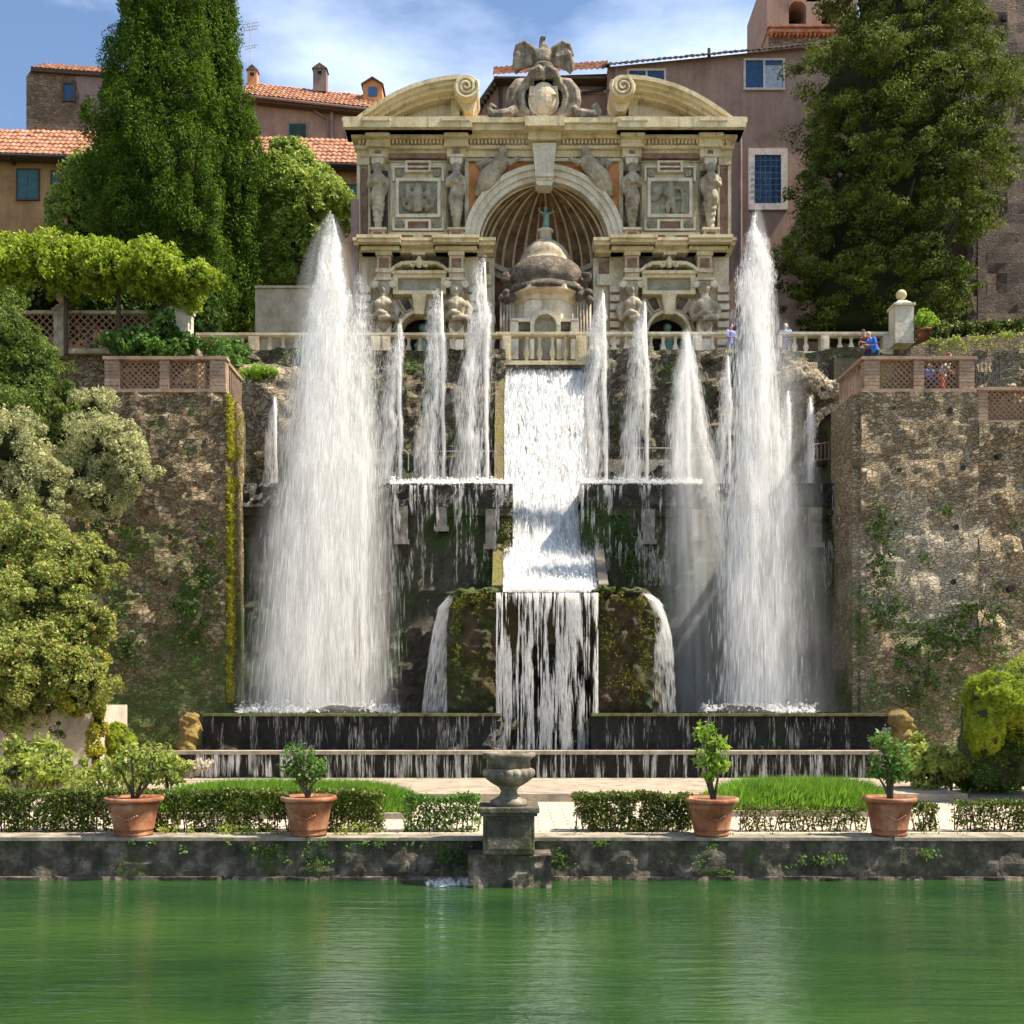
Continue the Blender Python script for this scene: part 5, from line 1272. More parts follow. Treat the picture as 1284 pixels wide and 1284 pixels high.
for a,b,c,d,e in ((961,1076,36,39,.5),(963,1074,39,42,.35),(962,1075,42,45,.45)): m.pb(a,b,c,d,Yt,0,e)
for k in range(20): m.pb(965+k*5.4,967.5+k*5.4,45,48,Yt,0,.35)
build('cornice',m,'tile',v)
build('brick_band',MB().pb(963.5,1075,48,66,Yt,0,.08),'towerb',v)
# old brick wall, far right
v=thing('old_brick_tower','tall dark old brick wall at the far right edge behind the conifer','building',(X(1290,53),53,zu))
build('wall',MB().wall(X(1213,53),X(1400,53),zu,Z(-60,53),53,.5,.12,.4,8),'brickwall',v)
build('pilaster',MB().box(X(1224,53),X(1234,53),52.8,52.95,zu,Z(-60,53)),'brickwall',v)
for a,b in ((1258,25),(1262,100)): build('putlog_hole_shade',MB().box(X(a,53)-.12,X(a,53)+.12,52.8,53.1,Z(b,53)-.12,Z(b,53)+.12),'black',v)
M['limegrass']=leafmat('sunlit_moss_grass',(.13,.21,.012),(.46,.52,.05),.5,cs=2.5,gloss=.8)
M['mossleaf']=leafmat('moss_leaf',(.07,.08,.01),(.24,.22,.03),.3,cs=3)
# ================================================================== TREES
tree('cypress_tree','huge dark green cypress, the broader front one of the left pair','tree',
 [(-40,158,258),(0,148,266),(60,146,268),(100,145,272),(150,124,276),(200,117,282),(250,116,288),(290,120,290),(330,160,290),(380,225,292),(414,250,285)],47.6,'cyp',1150,150,.33,.07,.36,(0,0,1.3),zu,.4,2.0,'tall cypresses left of the facade',.68,.8,6,.2,.72)
tree('cypress_tree','tall narrow cypress rising just behind and right of the broader left one','tree',
 [(-40,236,286),(0,240,294),(60,246,298),(110,250,304),(160,256,322),(220,262,328),(300,266,329),(370,266,328),(418,272,318)],49.0,'cyp',750,130,.28,.07,.36,(0,0,1.4),zu,.35,2.3,'tall cypresses left of the facade',.66,.8,6,.2,.72)
tree('conifer_tree','massive dark spreading conifer standing right of the facade, sunlit on its right edge','tree',
 [(-40,1060,1190),(0,1040,1216),(40,1044,1222),(80,1020,1240),(110,992,1258),(140,1002,1262),(180,1012,1270),(230,1008,1258),(270,996,1240),(310,984,1232),(350,982,1214),(390,990,1196),(418,1000,1170)],49.0,'cyp2',1300,135,.50,.08,.38,(.6,0,.3),zu,.5,.5,None,.60,.8,10,.34,.6)
tree('broadleaf_tree','light green leafy tree half hidden behind the left side of the big cypress','tree',[(196,100,132),(220,82,140),(250,72,146),(280,66,150),(300,72,150)],50.5,'broad',260,60,.26,.085,.5,(0,-.3,0),zu,.2,1,'leafy trees around the left cypresses',.5,nz=.35)
tree('broadleaf_tree','light green leafy tree between the narrow cypress and the big left jet','tree',[(178,348,374),(205,334,396),(225,328,412),(245,326,436),(275,326,440),(310,326,424),(340,326,405),(358,330,390)],50.5,'broad',800,60,.28,.085,.5,(0,-.3,0),zu,.22,1,'leafy trees around the left cypresses',.5,nz=.42)
def turf(name,label,cat,ells,mat,n,size,aspect,bias,zb=0.0):
    P=[];O=[]; cs=[(X(e[0],e[2]),e[2],Z(e[1],e[2]),e[3]*e[2]/F,e[5],e[4]*e[2]/F) for e in ells]
    for (x,y,z,rx,ry,rz) in cs:
        d=rng.normal(size=(n,3)); d/=np.linalg.norm(d,axis=1)[:,None]; d=d[(d[:,1]<.4)]
        k=np.array([1+.22*mnoise.fractal(Vector(v)*1.8+Vector((x,y,z)),.6,2.1,4) for v in d])*(1+.03*rng.normal(size=len(d)))
        P.append(np.array([x,y,z])+d*np.array([rx,ry,rz])*k[:,None]); O.append(d)
    P=np.vstack(P); O=np.vstack(O); k=P[:,2]>zb; t=thing(name,label,cat,(cs[0][0],cs[0][1],zb)); m=MB()
    for (x,y,z,rx,ry,rz) in cs: m.ell((x,y,z),(rx*.9,ry*.9,rz*.9),20,12,.3,1.8)
    quads_mesh('foliage',leafquads(P[k],size,aspect,bias,out=O[k]),mat,t,extra=m); return t
def patches(name,label,cat,pts,Y,mat,dens=900,size=.05,aspect=.55,bias=(0,-.6,-.2),depth=.12,zb=None):
    P=[]
    for a,b,c,d in pts:
        rx,rz=c*Y/F,d*Y/F; n=int(rx*rz*dens*3.2)+12; q=rng.normal(size=(n,3))*np.array([rx*.6,depth*.5,rz*.6]); x0,z0=X(a,Y),Z(b,Y)
        k=np.array([mnoise.fractal(Vector(((v[0]+x0)*2.3,Y,(v[2]+z0)*2.0)),.5,2,4)>-.06 for v in q]); q=q[k]; q[:,1]=-np.abs(q[:,1]); P.append(q+np.array([x0,Y,z0]))
    P=np.vstack(P); t=thing(name,label,cat,(P[:,0].mean(),Y,P[:,2].min() if zb is None else zb)); quads_mesh('foliage',leafquads(P,size,aspect,bias),mat,t); return t
# wisteria on its pergola
def E(px,py,Y,rx,ry,rz=None): return (px,py,Y,rx,ry,rz if rz else rx*Y/F*.8)
g_=bush('wisteria','bright yellow-green wisteria canopy spread over the pergola above the lattice fence','climber',
 [E(20,330,41.8,40,30),E(75,325,41.8,42,27),E(130,330,41.8,42,26),E(185,334,41.8,42,30),E(235,345,41.8,32,18),E(258,350,41.8,20,12),E(0,315,41.8,22,18),E(100,345,42.2,60,22),E(200,352,42.4,55,18),E(225,372,42.6,26,18)],'vine',420,.085,.45,(0,-.4,-.2),None,Z(440,41.8),.7,stems=False)
pg=thing('pergola','dark pergola frame of posts and beams carrying the wisteria','pergola',(X(120,42.5),42.5,Z(445,42.5)))
m=MB()
for a in (15,84,150,207): m.tube([(X(a,42.6),42.5,Z(445,42.5)),(X(a,42.6),42.5,Z(345,42.5))],.09,7)
split_build('post',m,'wood',pg); m=MB(); m.tube([(X(-20,42.5),42.5,Z(347,42.5)),(X(232,42.5),42.5,Z(349,42.5))],.07,6); m.tube([(X(168,42.5),42.5,Z(384,42.5)),(X(207,42.5),42.5,Z(352,42.5))],.05,6); m.tube([(X(200,42.5),42.5,Z(365,42.5)),(X(216,42.5),42.5,Z(365,42.5))],.03,5); build('beam',m,'wood',pg)
bush('shrub','dark shrub mass growing in shade under the wisteria pergola','shrub',[E(60,385,45.5,90,34),E(170,385,45.5,60,34),E(250,395,45.5,30,30)],'dkgreen',110,.12,.5,(0,-.3,0),None,zu-3,.85)
bush('creeper','leafy creeper with pale leaves tumbling over the lattice beside the big white pillar','climber',[E(205,412,42.0,20,24),E(165,432,42.0,40,14),E(235,432,42.2,18,10),E(190,440,41.8,40,10)],'green',300,.08,.55,(0,-.5,0),None,Z(455,42),.6,stems=False)
bush('creeper','leafy green plant hanging at the corner behind the left bastion parapet','climber',[E(288,450,40.5,20,16),E(272,436,41.5,16,9),E(300,445,41,14,14)],'green',300,.08,.55,(0,-.5,0),None,Z(470,41),.5,stems=False)
bush('grass_tuft','light grass tufts on the rock ledge behind the left bastion','grass',[E(330,470,40.2,30,5),E(300,476,40,10,4)],'lime',400,.08,.25,(0,0,1.2),None,Z(475,40),.4,stems=False)
# left shrub bank
bush('juniper_shrub','tall dark green juniper-like shrub at the far left above the silvery bush','shrub',[E(10,430,33.5,42,62),E(40,470,33.5,38,52),E(15,530,33,55,52),E(70,540,33,30,42),E(85,505,33.3,18,28)],'junip',620,.06,.35,(0,0,.9),None,1,.72,stems=False)
bush('silver_shrub','silvery green olive-like bush leaning right over the left bastion wall','shrub',[E(118,510,32.5,24,30),E(125,560,32,52,42),E(165,590,32,34,30),E(100,600,32,42,38),E(150,560,32,34,34),E(122,625,32,40,26)],'silver',700,.052,.34,(.2,-.3,.2),None,0,.66,stems=False)
bush('silver_shrub','pale silvery bush at the left edge below the dark juniper','shrub',[E(20,560,31.2,48,44),E(48,610,31,42,44),E(10,620,31,40,40),E(62,650,31,24,34)],'silver',700,.052,.36,(0,-.3,.2),None,0,.66,stems=False)
bush('flowering_bush','big rounded yellow-green bush with orange blossoms at the left edge','bush',[E(20,690,29,62,52),E(85,715,29,56,46),E(35,760,28.5,74,60),E(100,775,28.5,44,50),E(30,830,28,80,62),E(95,845,28,44,44),E(0,870,28,60,40),E(120,705,29,26,26)],'mixed',900,.048,.5,(.1,-.3,.3),None,0,.8,stems=False)
bush('yellow_creeper','golden yellow creeper hanging on the end of the pale garden wall','climber',[E(118,845,28.6,17,42),E(112,790,28.6,18,32),E(125,870,28.4,14,16),E(122,910,28.3,11,30),E(120,950,28.3,12,22),E(100,884,28.3,36,12)],'yellow',700,.05,.5,(.3,-.4,0),None,0,.6,stems=False)
gw=tag(build('garden_wall',MB().wall(-28,X(116,28.8),0,Z(884,28.8),28.8,.2,.08,1,2.6),'palewall',None,((-28+X(116,28.8))/2,28.8,0)),'pale pinkish plaster wall with hanging stems under the big left bush','wall')
bush('creeper','dark hanging stems trailing down the pale plaster wall at the left','climber',[E(72,900,28.4,7,38,.1),E(25,920,28.4,26,22,.1),E(55,885,28.3,60,14,.2)],'dkgreen',300,.05,.3,(0,0,-1),None,0,0,stems=False)
for pts,lab in (([(128,640,30,40),(118,680,22,25),(150,660,14,14)],'dark creeper patch hanging on the left bastion below the silvery bush'),
  ([(205,600,10,10),(160,700,8,8),(240,515,8,7)],'small tufts growing on the left bastion face near its top'),
  ([(255,730,18,34),(245,790,20,30),(225,760,14,18),(262,680,10,24)],'dark green creeper patch near the inner corner of the left bastion'),
  ([(160,815,22,18),(150,760,14,14)],'dark creeper patch low on the left bastion beside the flowering bush')):
    patches('creeper',lab,'climber',pts,35.85,'dkgreen',420,.065)
n=15000; zz=rng.uniform(Z(880,36.5),Z(500,36.5),n); P=np.stack([np.full(n,XL)+.03+np.abs(rng.normal(size=n))*.07,35.93+np.abs(rng.normal(size=n))*np.where(zz>Z(610,36),.8,.35),zz],1)
keep=np.array([mnoise.fractal(Vector((p[1]*1.2,p[2]*.9,4)),.5,2,3)-max(0,(p[1]-36.5)*.35)+.12*mnoise.noise(Vector((p[1]*6,p[2]*5,1)))>-.2 for p in P]); P=P[keep]
t=thing('yellow_creeper','sunlit yellow ivy covering the inner side face of the left bastion','climber',(XL,36.9,Z(880,36.5))); quads_mesh('foliage',leafquads(P,.055,.55,(.8,-.3,-.2)),'yellow',t)
# right side
for pts,lab in (([(1105,700,18,34),(1112,760,20,30),(1100,650,12,22)],'dark green creeper patch on the inner corner of the right bastion'),
  ([(1195,800,60,30),(1150,850,40,44),(1230,770,40,16)],'broad dark moss and creeper cover low on the right bastion'),
  ([(1120,655,8,8),(1188,640,8,7),(1160,700,8,6),(1275,660,8,8)],'small weed tufts sprouting from the right bastion stones')):
    patches('creeper',lab,'climber',pts,35.85,'dkgreen',420,.065)
patches('creeper','dark green moss curtain hanging in the corner between ledge and right bastion','climber',[(1052,720,20,80),(1070,800,12,80),(1066,600,14,26),(1035,690,10,50)],38.3,'dkgreen',500,.055)
patches('creeper','green moss patches on the ledge wall right of the cascade','climber',[(778,685,16,34),(800,690,20,50),(745,660,6,30)],38.3,'dkgreen',500,.055)
patches('creeper','green and yellow moss on the ledge corner left of the cascade','climber',[(634,655,6,30),(631,700,6,30)],38.3,'mossleaf',500,.055)
patches('creeper','tufts of green plants on the back wall between the left small jets','climber',[(520,462,16,8),(535,470,14,10),(533,515,6,6),(850,462,12,7)],42.9,'green',500,.055)
turf('grass_mound','sunlit yellow-green mossy mound at the right edge','mound',[E(1310,878,28,80,56,1.8),E(1252,878,27.8,36,34,1.2),E(1232,910,27.7,18,36,.9)],'limegrass',26000,.055,.22,(0,0,-.6))
patches('creeper','dark green ivy covering the shaded face of the rock bank at the right edge','climber',[(1250,935,40,34),(1285,950,40,40),(1225,960,16,30)],27.9,'dkgreen',700,.05,.5,(0,-.6,-.2),.3)
tag(build('mossy_rock',None,'moss',None,(X(1290,28.6),28.6,0),mesh=rockblock(1230,1340,884,985,28.6,1.6,.3),smooth=True),'dark mossy rock bank under the bright mound at the right edge','rock')
bush('shrub','yellow-green leafy shrub with small pink flowers right of the basin','shrub',[E(1165,962,29,36,24),E(1190,955,29,22,18),E(1148,945,29.3,14,14)],'limey',420,.09,.5,(.1,-.3,.3),None,.1,.6)
bush('groundcover','low dark green plants at the foot of the right bastion','plants',[E(1235,975,30.5,60,14),E(1280,965,31,40,24),E(1225,950,31.5,22,18)],'green',300,.08,.5,(0,-.2,.5),None,.1,.6,stems=False)
bush('low_hedge','narrow clipped hedge with bright weeds on the planter wall, upper right','hedge',[E(1180+k*16,418-k*1.1,42.6,12,8,.5) for k in range(9)],'hedge',500,.075,.5,(0,-.2,.4),None,Z(430,42.6),.85,stems=False)
patches('weeds','yellow-green weeds spilling over the planter wall behind the right bastion','plants',[(1165+k*15,430-k*1.5,14,5) for k in range(8)]+[(1200,438,20,5),(1250,436,20,4)],41.9,'limey',420,.065,.45,(0,-.3,.5),.3,Z(440,42))
bush('creeper','pale dry flowering creeper sprawled on rocks under the right balustrade','climber',[E(1005,468,41.0,16,9,.3),E(1022,478,40.9,20,11,.3),E(1040,490,40.8,12,8,.3)],'flower',420,.07,.5,(0,-.4,.4),None,Z(500,41),0,stems=False)

patches('moss','green moss cushions on top of the left grotto boulder','moss',[(590,752,26,10),(585,765,18,12),(610,748,14,6),(572,800,8,40),(600,850,18,20)],35.0,'mossleaf',900,.035,.5,(0,-.4,.3),.15)
patches('moss','green moss cushions on the right grotto boulder','moss',[(775,750,26,9),(800,756,18,12),(808,800,9,40),(765,800,10,30),(790,860,22,18)],35.0,'mossleaf',900,.035,.5,(0,-.4,.3),.15)
# ================================================================== TERRACE GARDEN
def hedge(label,a,b,c,Y,th=.55,dens=1.0,mat='hedge',gap=0.0,zb=0.0,size=.034):
    x0,x1=X(a,Y),X(b,Y); h=Z(c,Y)-zb; t=thing('box_hedge',label,'hedge',((x0+x1)/2,Y,zb),'low box hedges along the pond wall')
    n=int((x1-x0)*h*2600*dens); P=rng.random((n*2,3)); 
    w_=rng.random(n*2)
    P[:,1]=np.where(w_<.45,P[:,1]*.22,P[:,1]); P[:,2]=np.where(w_>.8,1-.12*rng.random(n*2),P[:,2])
    P=P*np.array([x1-x0,th,h])+np.array([x0,Y-th/2,zb])
    keep=np.array([mnoise.fractal(Vector((p[0]*2.2,p[1]*2,p[2]*2.4)),.5,2,3)+.6*((p[2]-zb)/h-.35) > (-.28+gap) for p in P]); P=P[keep]
    top=np.array([mnoise.noise(Vector((p[0]*1.7,3,0)))*.09 for p in P]); P[:,2]+=top*(P[:,2]-zb)/h
    P[:,0]+=rng.normal(size=len(P))*.02; P[:,1]+=rng.normal(size=len(P))*.03; P[:,2]+=rng.normal(size=len(P))*.02
    quads_mesh('foliage',leafquads(P,size,.55,(0,-.2,.3)),mat,t)
    m=MB(); k=x0+.05
    while k<x1:
        y=Y+random.uniform(-th*.35,th*.35); l=random.uniform(-.12,.12); m.tube([(k,y,zb),(k+l*.5,y,zb+h*.4),(k+l,y,zb+h*.85)],[.016,.012,.006],5)
        for q_ in range(2): m.tube([(k+l*.4,y,zb+h*.3),(k+l*.4+random.uniform(-.15,.15),y+random.uniform(-.1,.1),zb+h*.7)],[.009,.004],4)
        k+=random.uniform(.06,.16)
    build('stem',m,'bark',t); return t
hedge('long dense box hedge along the pond wall at the left, behind two pots',-40,482,991,21.1,.6,1.0)
hedge('short loose leafy hedge just left of the stone urn',508,602,998,21.1,.5,.8,'green',.04)
hedge('trimmed brownish hedge with bare stems between the urn and the third pot',719,866,995,21.1,.55,1.3,'hedge',.04)
hedge('thin low gappy hedge between the third and fourth pots',925,1085,1012,21.1,.35,.45,'hedge',.16)
hedge('tiny isolated hedge plant just right of the fourth pot',1143,1172,1006,21.1,.3,.8,'hedge',.1)
hedge('dark low hedge at the right edge of the terrace',1196,1300,1004,21.1,.5,.75,'hedge',.05)
patches('weeds','loose yellow-green weeds at the foot of the hedge between the left pots','plants',[(200+k*17,1044-(k%3)*3,16,6) for k in range(10)]+[(430,1042,18,8),(465,1038,16,10)],20.55,'limey',1700,.03,.45,(0,-.3,.8),.2,0)
patches('weeds','sparse weeds on the wall edge right of the urn','plants',[(730+k*60,1047,20,3) for k in range(9)],20.45,'green',900,.028,.45,(0,-.3,.8),.15,0)
patches('creeper','small weeds and ivy sprouting on the face of the pond wall, left half','climber',((180,1056,16,4),(285,1058,12,5),(350,1068,40,9),(420,1058,22,8),(470,1056,18,6),(228,1066,7,5),(560,1075,20,16),(585,1085,14,12),(530,1062,20,6),(385,1080,22,8)),19.93,'green',1500,.028,depth=.07)
patches('creeper','small weeds and ivy sprouting on the face of the pond wall, right half','climber',((700,1082,16,14),(752,1057,12,4),(900,1062,10,4),(912,1095,8,5),(990,1080,26,6),(1040,1078,20,7),(860,1080,20,6),(1160,1070,18,6)),19.93,'green',1500,.028,depth=.07)
# grass beds
def grassbed(label,pts,Y0,Y1,h,n,name='ornamental_grass'):
    x0,x1=pts; t=thing(name,label,'grass bed',((x0+x1)/2,(Y0+Y1)/2,.02))
    xs=rng.uniform(x0,x1,n); ys=rng.uniform(Y0,Y1,n)
    u=(xs-x0)/(x1-x0)*2-1; v_=(ys-Y0)/(Y1-Y0)*2-1; k=np.clip(1-np.abs(u)**5,0,1)*np.clip(1-np.abs(v_)**4,0,1)
    hh=h*(.35+.65*k)*(.75+.5*rng.random(n)); lean=rng.normal(size=(n,2))*.22
    lean[:,0]+=.15; P=np.stack([xs,ys,np.full(n,.02)],1)
    tip=P+np.stack([lean[:,0]*hh*1.2,lean[:,1]*hh*1.2,hh],1); mid=(P+tip)/2+np.stack([0*hh,0*hh,hh*.12],1)
    w_=.018; d=rng.normal(size=(n,3)); d[:,2]=0; d/=np.linalg.norm(d,axis=1)[:,None]
    V=np.stack([P-d*w_*.6,mid+d*w_,tip,mid-d*w_],1)
    V2=V.copy()
    o=quads_mesh('blades',V,'grassm',t); o['kind']='stuff'
    build('soil_bed',MB().box(x0+.1,x1-.1,Y0+.05,Y1-.05,-.1,.012),'soil',t)
    mb=MB(); mb.box(x0-.12,x1+.12,Y0-.14,Y0,0,.13); build('kerb',mb,'kerbs',t)
    return t
grassbed('bed of bright green ornamental grass behind the left hedge',(X(190,25),X(520,25)),23.3,26.6,.62,26000)
grassbed('mound of bright green ornamental grass between the right pots',(X(890,25),X(1112,25)),23.8,26.6,.66,20000)
bush('shrub','loose light green shrubs and wild flowers left behind the first pot','shrub',[E(20,968,25,46,20),E(70,965,25.5,40,24),E(120,972,25,36,18),E(215,965,26,20,16),E(30,940,26,30,22),E(180,975,26,24,12)],'limey',300,.07,.45,(0,-.2,.5),None,0,.5)
turf('round_shrub','small rounded lime green shrub at the foot of the left bastion','shrub',[E(148,930,30,18,22)],'limegrass',14000,.045,.3,(0,0,.3),.2)
bush('white_flowers','small cluster of pale flowers beside the left end of the basin','flowers',[E(250,960,29,20,6),E(238,966,29,10,6)],'flower',420,.05,.6,(0,-.3,.3),None,.2,.4,stems=False)
tag(build('stone_bench',MB().box(X(78,24),X(130,24),23.9,24.3,.25,.36).box(X(84,24),X(92,24),23.95,24.25,0,.25).box(X(118,24),X(126,24),23.95,24.25,0,.25).box(X(130,24)+.01,X(172,24),23.9,24.2,.18,.28),'cap',None,(X(120,24),24.1,0)),'low pale stone bench slab behind the hedge at the left','bench')
# ------------------------------------------------------------------ potted citrus
def potplant(label,px,pw,ph,canopy,mat,leaf,n,seed,lean=0):
    random.seed(seed); Y=20.28; x=X(px,Y); k=Y/F; t=thing('potted_citrus',label,'potted plant',(x,Y,0.015),'potted citrus trees on the pond wall'); r=pw/2*k; h=ph*k
    prof=[(r*.60,0),(r*.64,.01),(r*.65,h*.06),(r*.63,h*.08),(r*.66,h*.16),(r*.685,h*.17),(r*.67,h*.19),(r*.80,h*.72),(r*.83,h*.735),(r*.82,h*.76),(r*.86,h*.88)]
    build('pot',MB().lathe((x,Y,.015),prof,40),'pot',t,smooth=False)
    pot=t.children[0]
    for p in pot.data.polygons: p.use_smooth=True
    build('rim',MB().lathe((x,Y,.015),[(r*.86,h*.88),(r*.97,h*.885),(r*1.0,h*.91),(r*1.0,h*.97),(r*.97,h),(r*.88,h),(r*.86,h*.93)],40),'pot',t,smooth=True)
    m=MB(); 
    for q_ in range(9):
        a=-PI/2+(q_-4)*.11; m.ell((x+r*.77*math.cos(a),Y+r*.77*math.sin(a),.015+h*(.5-.05*math.cos((q_-4)*.75))),(.035,.03,.03),8,6)
    build('relief_swag',m,'pot',t,smooth=True)
    build('soil',MB().lathe((x,Y,.015),[(r*.86,h*.9),(r*.86,h*.935)],24),'soil',t)
    m=MB(); tips=[]; zt=.015+h*.93
    for (bx,bz,rx,rz) in canopy:
        cx_,cz=X(bx,Y),Z(bz,Y); p0=(x+random.uniform(-.05,.05)+lean,Y,zt); pm=(x+(cx_-x)*.35+random.uniform(-.06,.06),Y+random.uniform(-.1,.1),zt+(cz-zt)*.45)
        m.tube([p0,pm,(cx_,Y,cz)],[.038,.026,.012],7)
        for q_ in range(7):
            a=random.uniform(0,6.28); e=(cx_+rx*k*.85*math.cos(a),Y+rx*k*.6*math.sin(a*2.3),cz+rz*k*.85*math.sin(a)); m.tube([(cx_*.7+pm[0]*.3,Y,cz*.7+pm[2]*.3),e],[.012,.004],5); tips.append(e)
    build('trunk',m,'bark',t,smooth=True)
    tips=np.array(tips); P=[]
    for (bx,bz,rx,rz) in canopy:
        nn=int(n/len(canopy)); d=rng.normal(size=(nn,3)); d/=np.linalg.norm(d,axis=1)[:,None]; q_=rng.random(nn)[:,None]**.5
        P.append(np.array([X(bx,Y),Y,Z(bz,Y)])+d*q_*np.array([rx*k,rx*k*.75,rz*k]))
    P=np.vstack(P); dist=np.min(np.linalg.norm(P[:,None,:]-tips[None],axis=2),axis=1); P=P[(dist<.26)|(rng.random(len(P))<.35)]
    quads_mesh('foliage',leafquads(P,leaf,.42,(.0,-.3,.35)),mat,t)
    return t
potplant('terracotta pot with airy yellow-green citrus, leftmost of the four pots',168,72,48,[(165,948,24,20),(195,945,26,18),(150,962,14,12),(210,958,18,14),(185,972,18,10)],'limey',.062,780,3)
potplant('terracotta pot with small rounded citrus with dark glossy leaves, second from left',387,70,49,[(375,945,24,14),(365,962,20,13),(395,960,20,14),(384,975,20,12)],'green',.055,760,4)
potplant('terracotta pot with upright bright green citrus, just right of the urn',892,68,47,[(884,918,16,16),(898,935,18,16),(885,950,18,16),(902,958,14,12),(890,972,12,8)],'lime',.064,640,5)
potplant('darker terracotta pot with spreading dark green citrus, rightmost of the four pots',1115,66,48,[(1105,928,18,14),(1122,938,20,16),(1108,955,22,16),(1130,960,16,12),(1098,968,14,9),(1120,975,14,8)],'green',.062,820,6)
tp=thing('potted_shrub','small green shrub in a terracotta pot beside the tall right pillar','potted plant',(X(1160,43.5),43.5,Z(428,43.5)))
x=X(1160,43.5); z=Z(430,43.5); build('pot',MB().lathe((x,43.5,0),[(.22,z),(.33,z+.42),(.38,z+.43),(.38,z+.52),(.3,z+.52)],20),'pot',tp,smooth=True)
P=clumps(np.array([[x-.2,43.5,z+.9],[x+.15,43.5,z+1.0],[x,43.4,z+.75],[x+.3,43.5,z+.8],[x-.05,43.5,z+1.15]]),160,.28); quads_mesh('foliage',leafquads(P,.06,.5),'lime',tp)

# ================================================================== PEOPLE
def person(label,px,Y,zf,face,shirt,trousers,hair,arms='rest',lean=.0,h=1.72,bend=0.0,long_hair=False):
    """face: rotation about z (0 = facing the camera, -y)"""
    bx=X(px,Y); t=thing('person',label,'person',(bx,Y,zf)); t.rotation_euler=(0,0,face); s=h/1.75
    def tilt(p):
        x_,y_,z_=p; 
        if z_>.95: c,sn=math.cos(bend),math.sin(bend); dz_=z_-.95; return (x_*s,(y_*c-dz_*sn)*s,(.95+dz_*c+y_*sn)*s)
        return (x_*s,y_*s,z_*s)
    def T(mb,pts,rad): mb.tube([tilt(p) for p in pts],[r*s for r in rad],9)
    b=MB()
    for sg in (-1,1):
        T(b,[(sg*.09,0,.92),(sg*.10,-.01,.5),(sg*.10,.01,.1),(sg*.10,0,.04)],[.085,.06,.042,.042]); b.ell(tilt((sg*.10,-.06,.04)),(.045*s,.12*s,.04*s),8,6)
        if arms=='rest': pts=[(sg*.19,0,1.42),(sg*.25,-.08,1.17),(sg*.20,-.32,1.10),(sg*.16,-.40,1.10)]
        elif arms=='hold': pts=[(sg*.19,0,1.42),(sg*.25,-.10,1.18),(sg*.12,-.32,1.28),(sg*.06,-.36,1.34)]
        else: pts=[(sg*.19,0,1.42),(sg*.24,.02,1.14),(sg*.23,-.05,.90),(sg*.23,-.07,.84)]
        T(b,pts,[.055,.042,.030,.030]); hd=pts[-1]; dr=Vector(pts[-1])-Vector(pts[-2]); dr.normalize()
        b.ell(tilt(tuple(Vector(hd)+dr*.04)),(.035*s,.045*s,.03*s),8,6)
        for q_ in range(4):
            o_=Vector(((q_-1.5)*.019,0,0)); p0=Vector(hd)+dr*.06+o_; p1=p0+dr*.035*(1 if q_ in(1,2) else .8); p2=p1+dr*.02+Vector((0,0,-.022)); T(b,[tuple(p0),tuple(p1),tuple(p2)],[.010,.009,.007])
        p0=Vector(hd)+dr*.03+Vector((-sg*.03,0,0)); T(b,[tuple(p0),tuple(p0+dr*.03+Vector((-sg*.02,0,0))),tuple(p0+dr*.05+Vector((-sg*.022,0,-.01)))],[.012,.011,.008])
    T(b,[(0,0,.90),(0,0,1.02),(0,-.01,1.2),(0,0,1.38),(0,0,1.46),(0,-.01,1.54)],[.13,.12,.13,.15,.06,.052])
    b.ell(tilt((0,-.02,1.62)),(.075*s,.095*s,.115*s),14,10); b.ell(tilt((0,-.115,1.605)),(.014*s,.02*s,.022*s),6,5)
    for sg in (-1,1): b.ell(tilt((sg*.078,0,1.61)),(.012*s,.022*s,.03*s),6,5); b.ell(tilt((sg*.03,-.10,1.635)),(.014*s,.01*s,.009*s),6,5)
    b.ell(tilt((0,-.104,1.565)),(.026*s,.012*s,.009*s),6,5)
    o=build('body',None,'skin',None,mesh=fuse(b,.017,0),smooth=True); o.parent=t
    c=MB(); T(c,[(0,0,.88),(0,0,1.05),(0,-.01,1.22),(0,0,1.38),(0,0,1.46)],[.155,.145,.155,.175,.09])
    for sg in (-1,1): e=(sg*.25,-.08,1.17) if arms!='down' else (sg*.24,.02,1.14); T(c,[(sg*.13,0,1.42),(sg*.19,0,1.41),((sg*.19+e[0])/2,e[1]/2,(1.41+e[2])/2),e],[.08,.075,.065,.058])
    o=build('shirt',None,shirt,None,mesh=fuse(c,.022,1),smooth=True); o.parent=t
    c=MB()
    for sg in (-1,1): T(c,[(sg*.085,0,.94),(sg*.10,-.01,.5),(sg*.10,.01,.09)],[.108,.082,.062])
    c.ell(tilt((0,0,.90)),(.17*s,.12*s,.12*s),12,8); o=build('trousers',None,trousers,None,mesh=fuse(c,.024,1),smooth=True); o.parent=t
    c=MB(); c.ell(tilt((0,.015,1.665)),(.088*s,.098*s,.095*s),12,9)
    if long_hair: T(c,[(0,.06,1.66),(0,.09,1.5),(0,.09,1.36)],[.08,.08,.05])
    o=build('hair',c,hair,None,smooth=True); o.parent=t
    return t
for n_,c in (('cloth_blue',(.04,.16,.62)),('cloth_lilac',(.30,.30,.62)),('cloth_sky',(.22,.32,.66)),('cloth_orange',(.75,.12,.04)),('cloth_white',(.7,.68,.62)),('cloth_dark',(.03,.035,.05)),('cloth_grey',(.3,.3,.33)),('cloth_maroon',(.16,.05,.04)),('hair_grey',(.5,.47,.42)),('hair_brown',(.07,.035,.02)),('hair_red',(.18,.06,.03)),('hair_blond',(.45,.33,.18))): M[n_]=plain(n_,c,.8,var=.12)
person('person in a sky blue shirt standing behind the right balustrade by the big jet',985,45.2,zu,-.3,'cloth_sky','cloth_grey','hair_grey','rest')
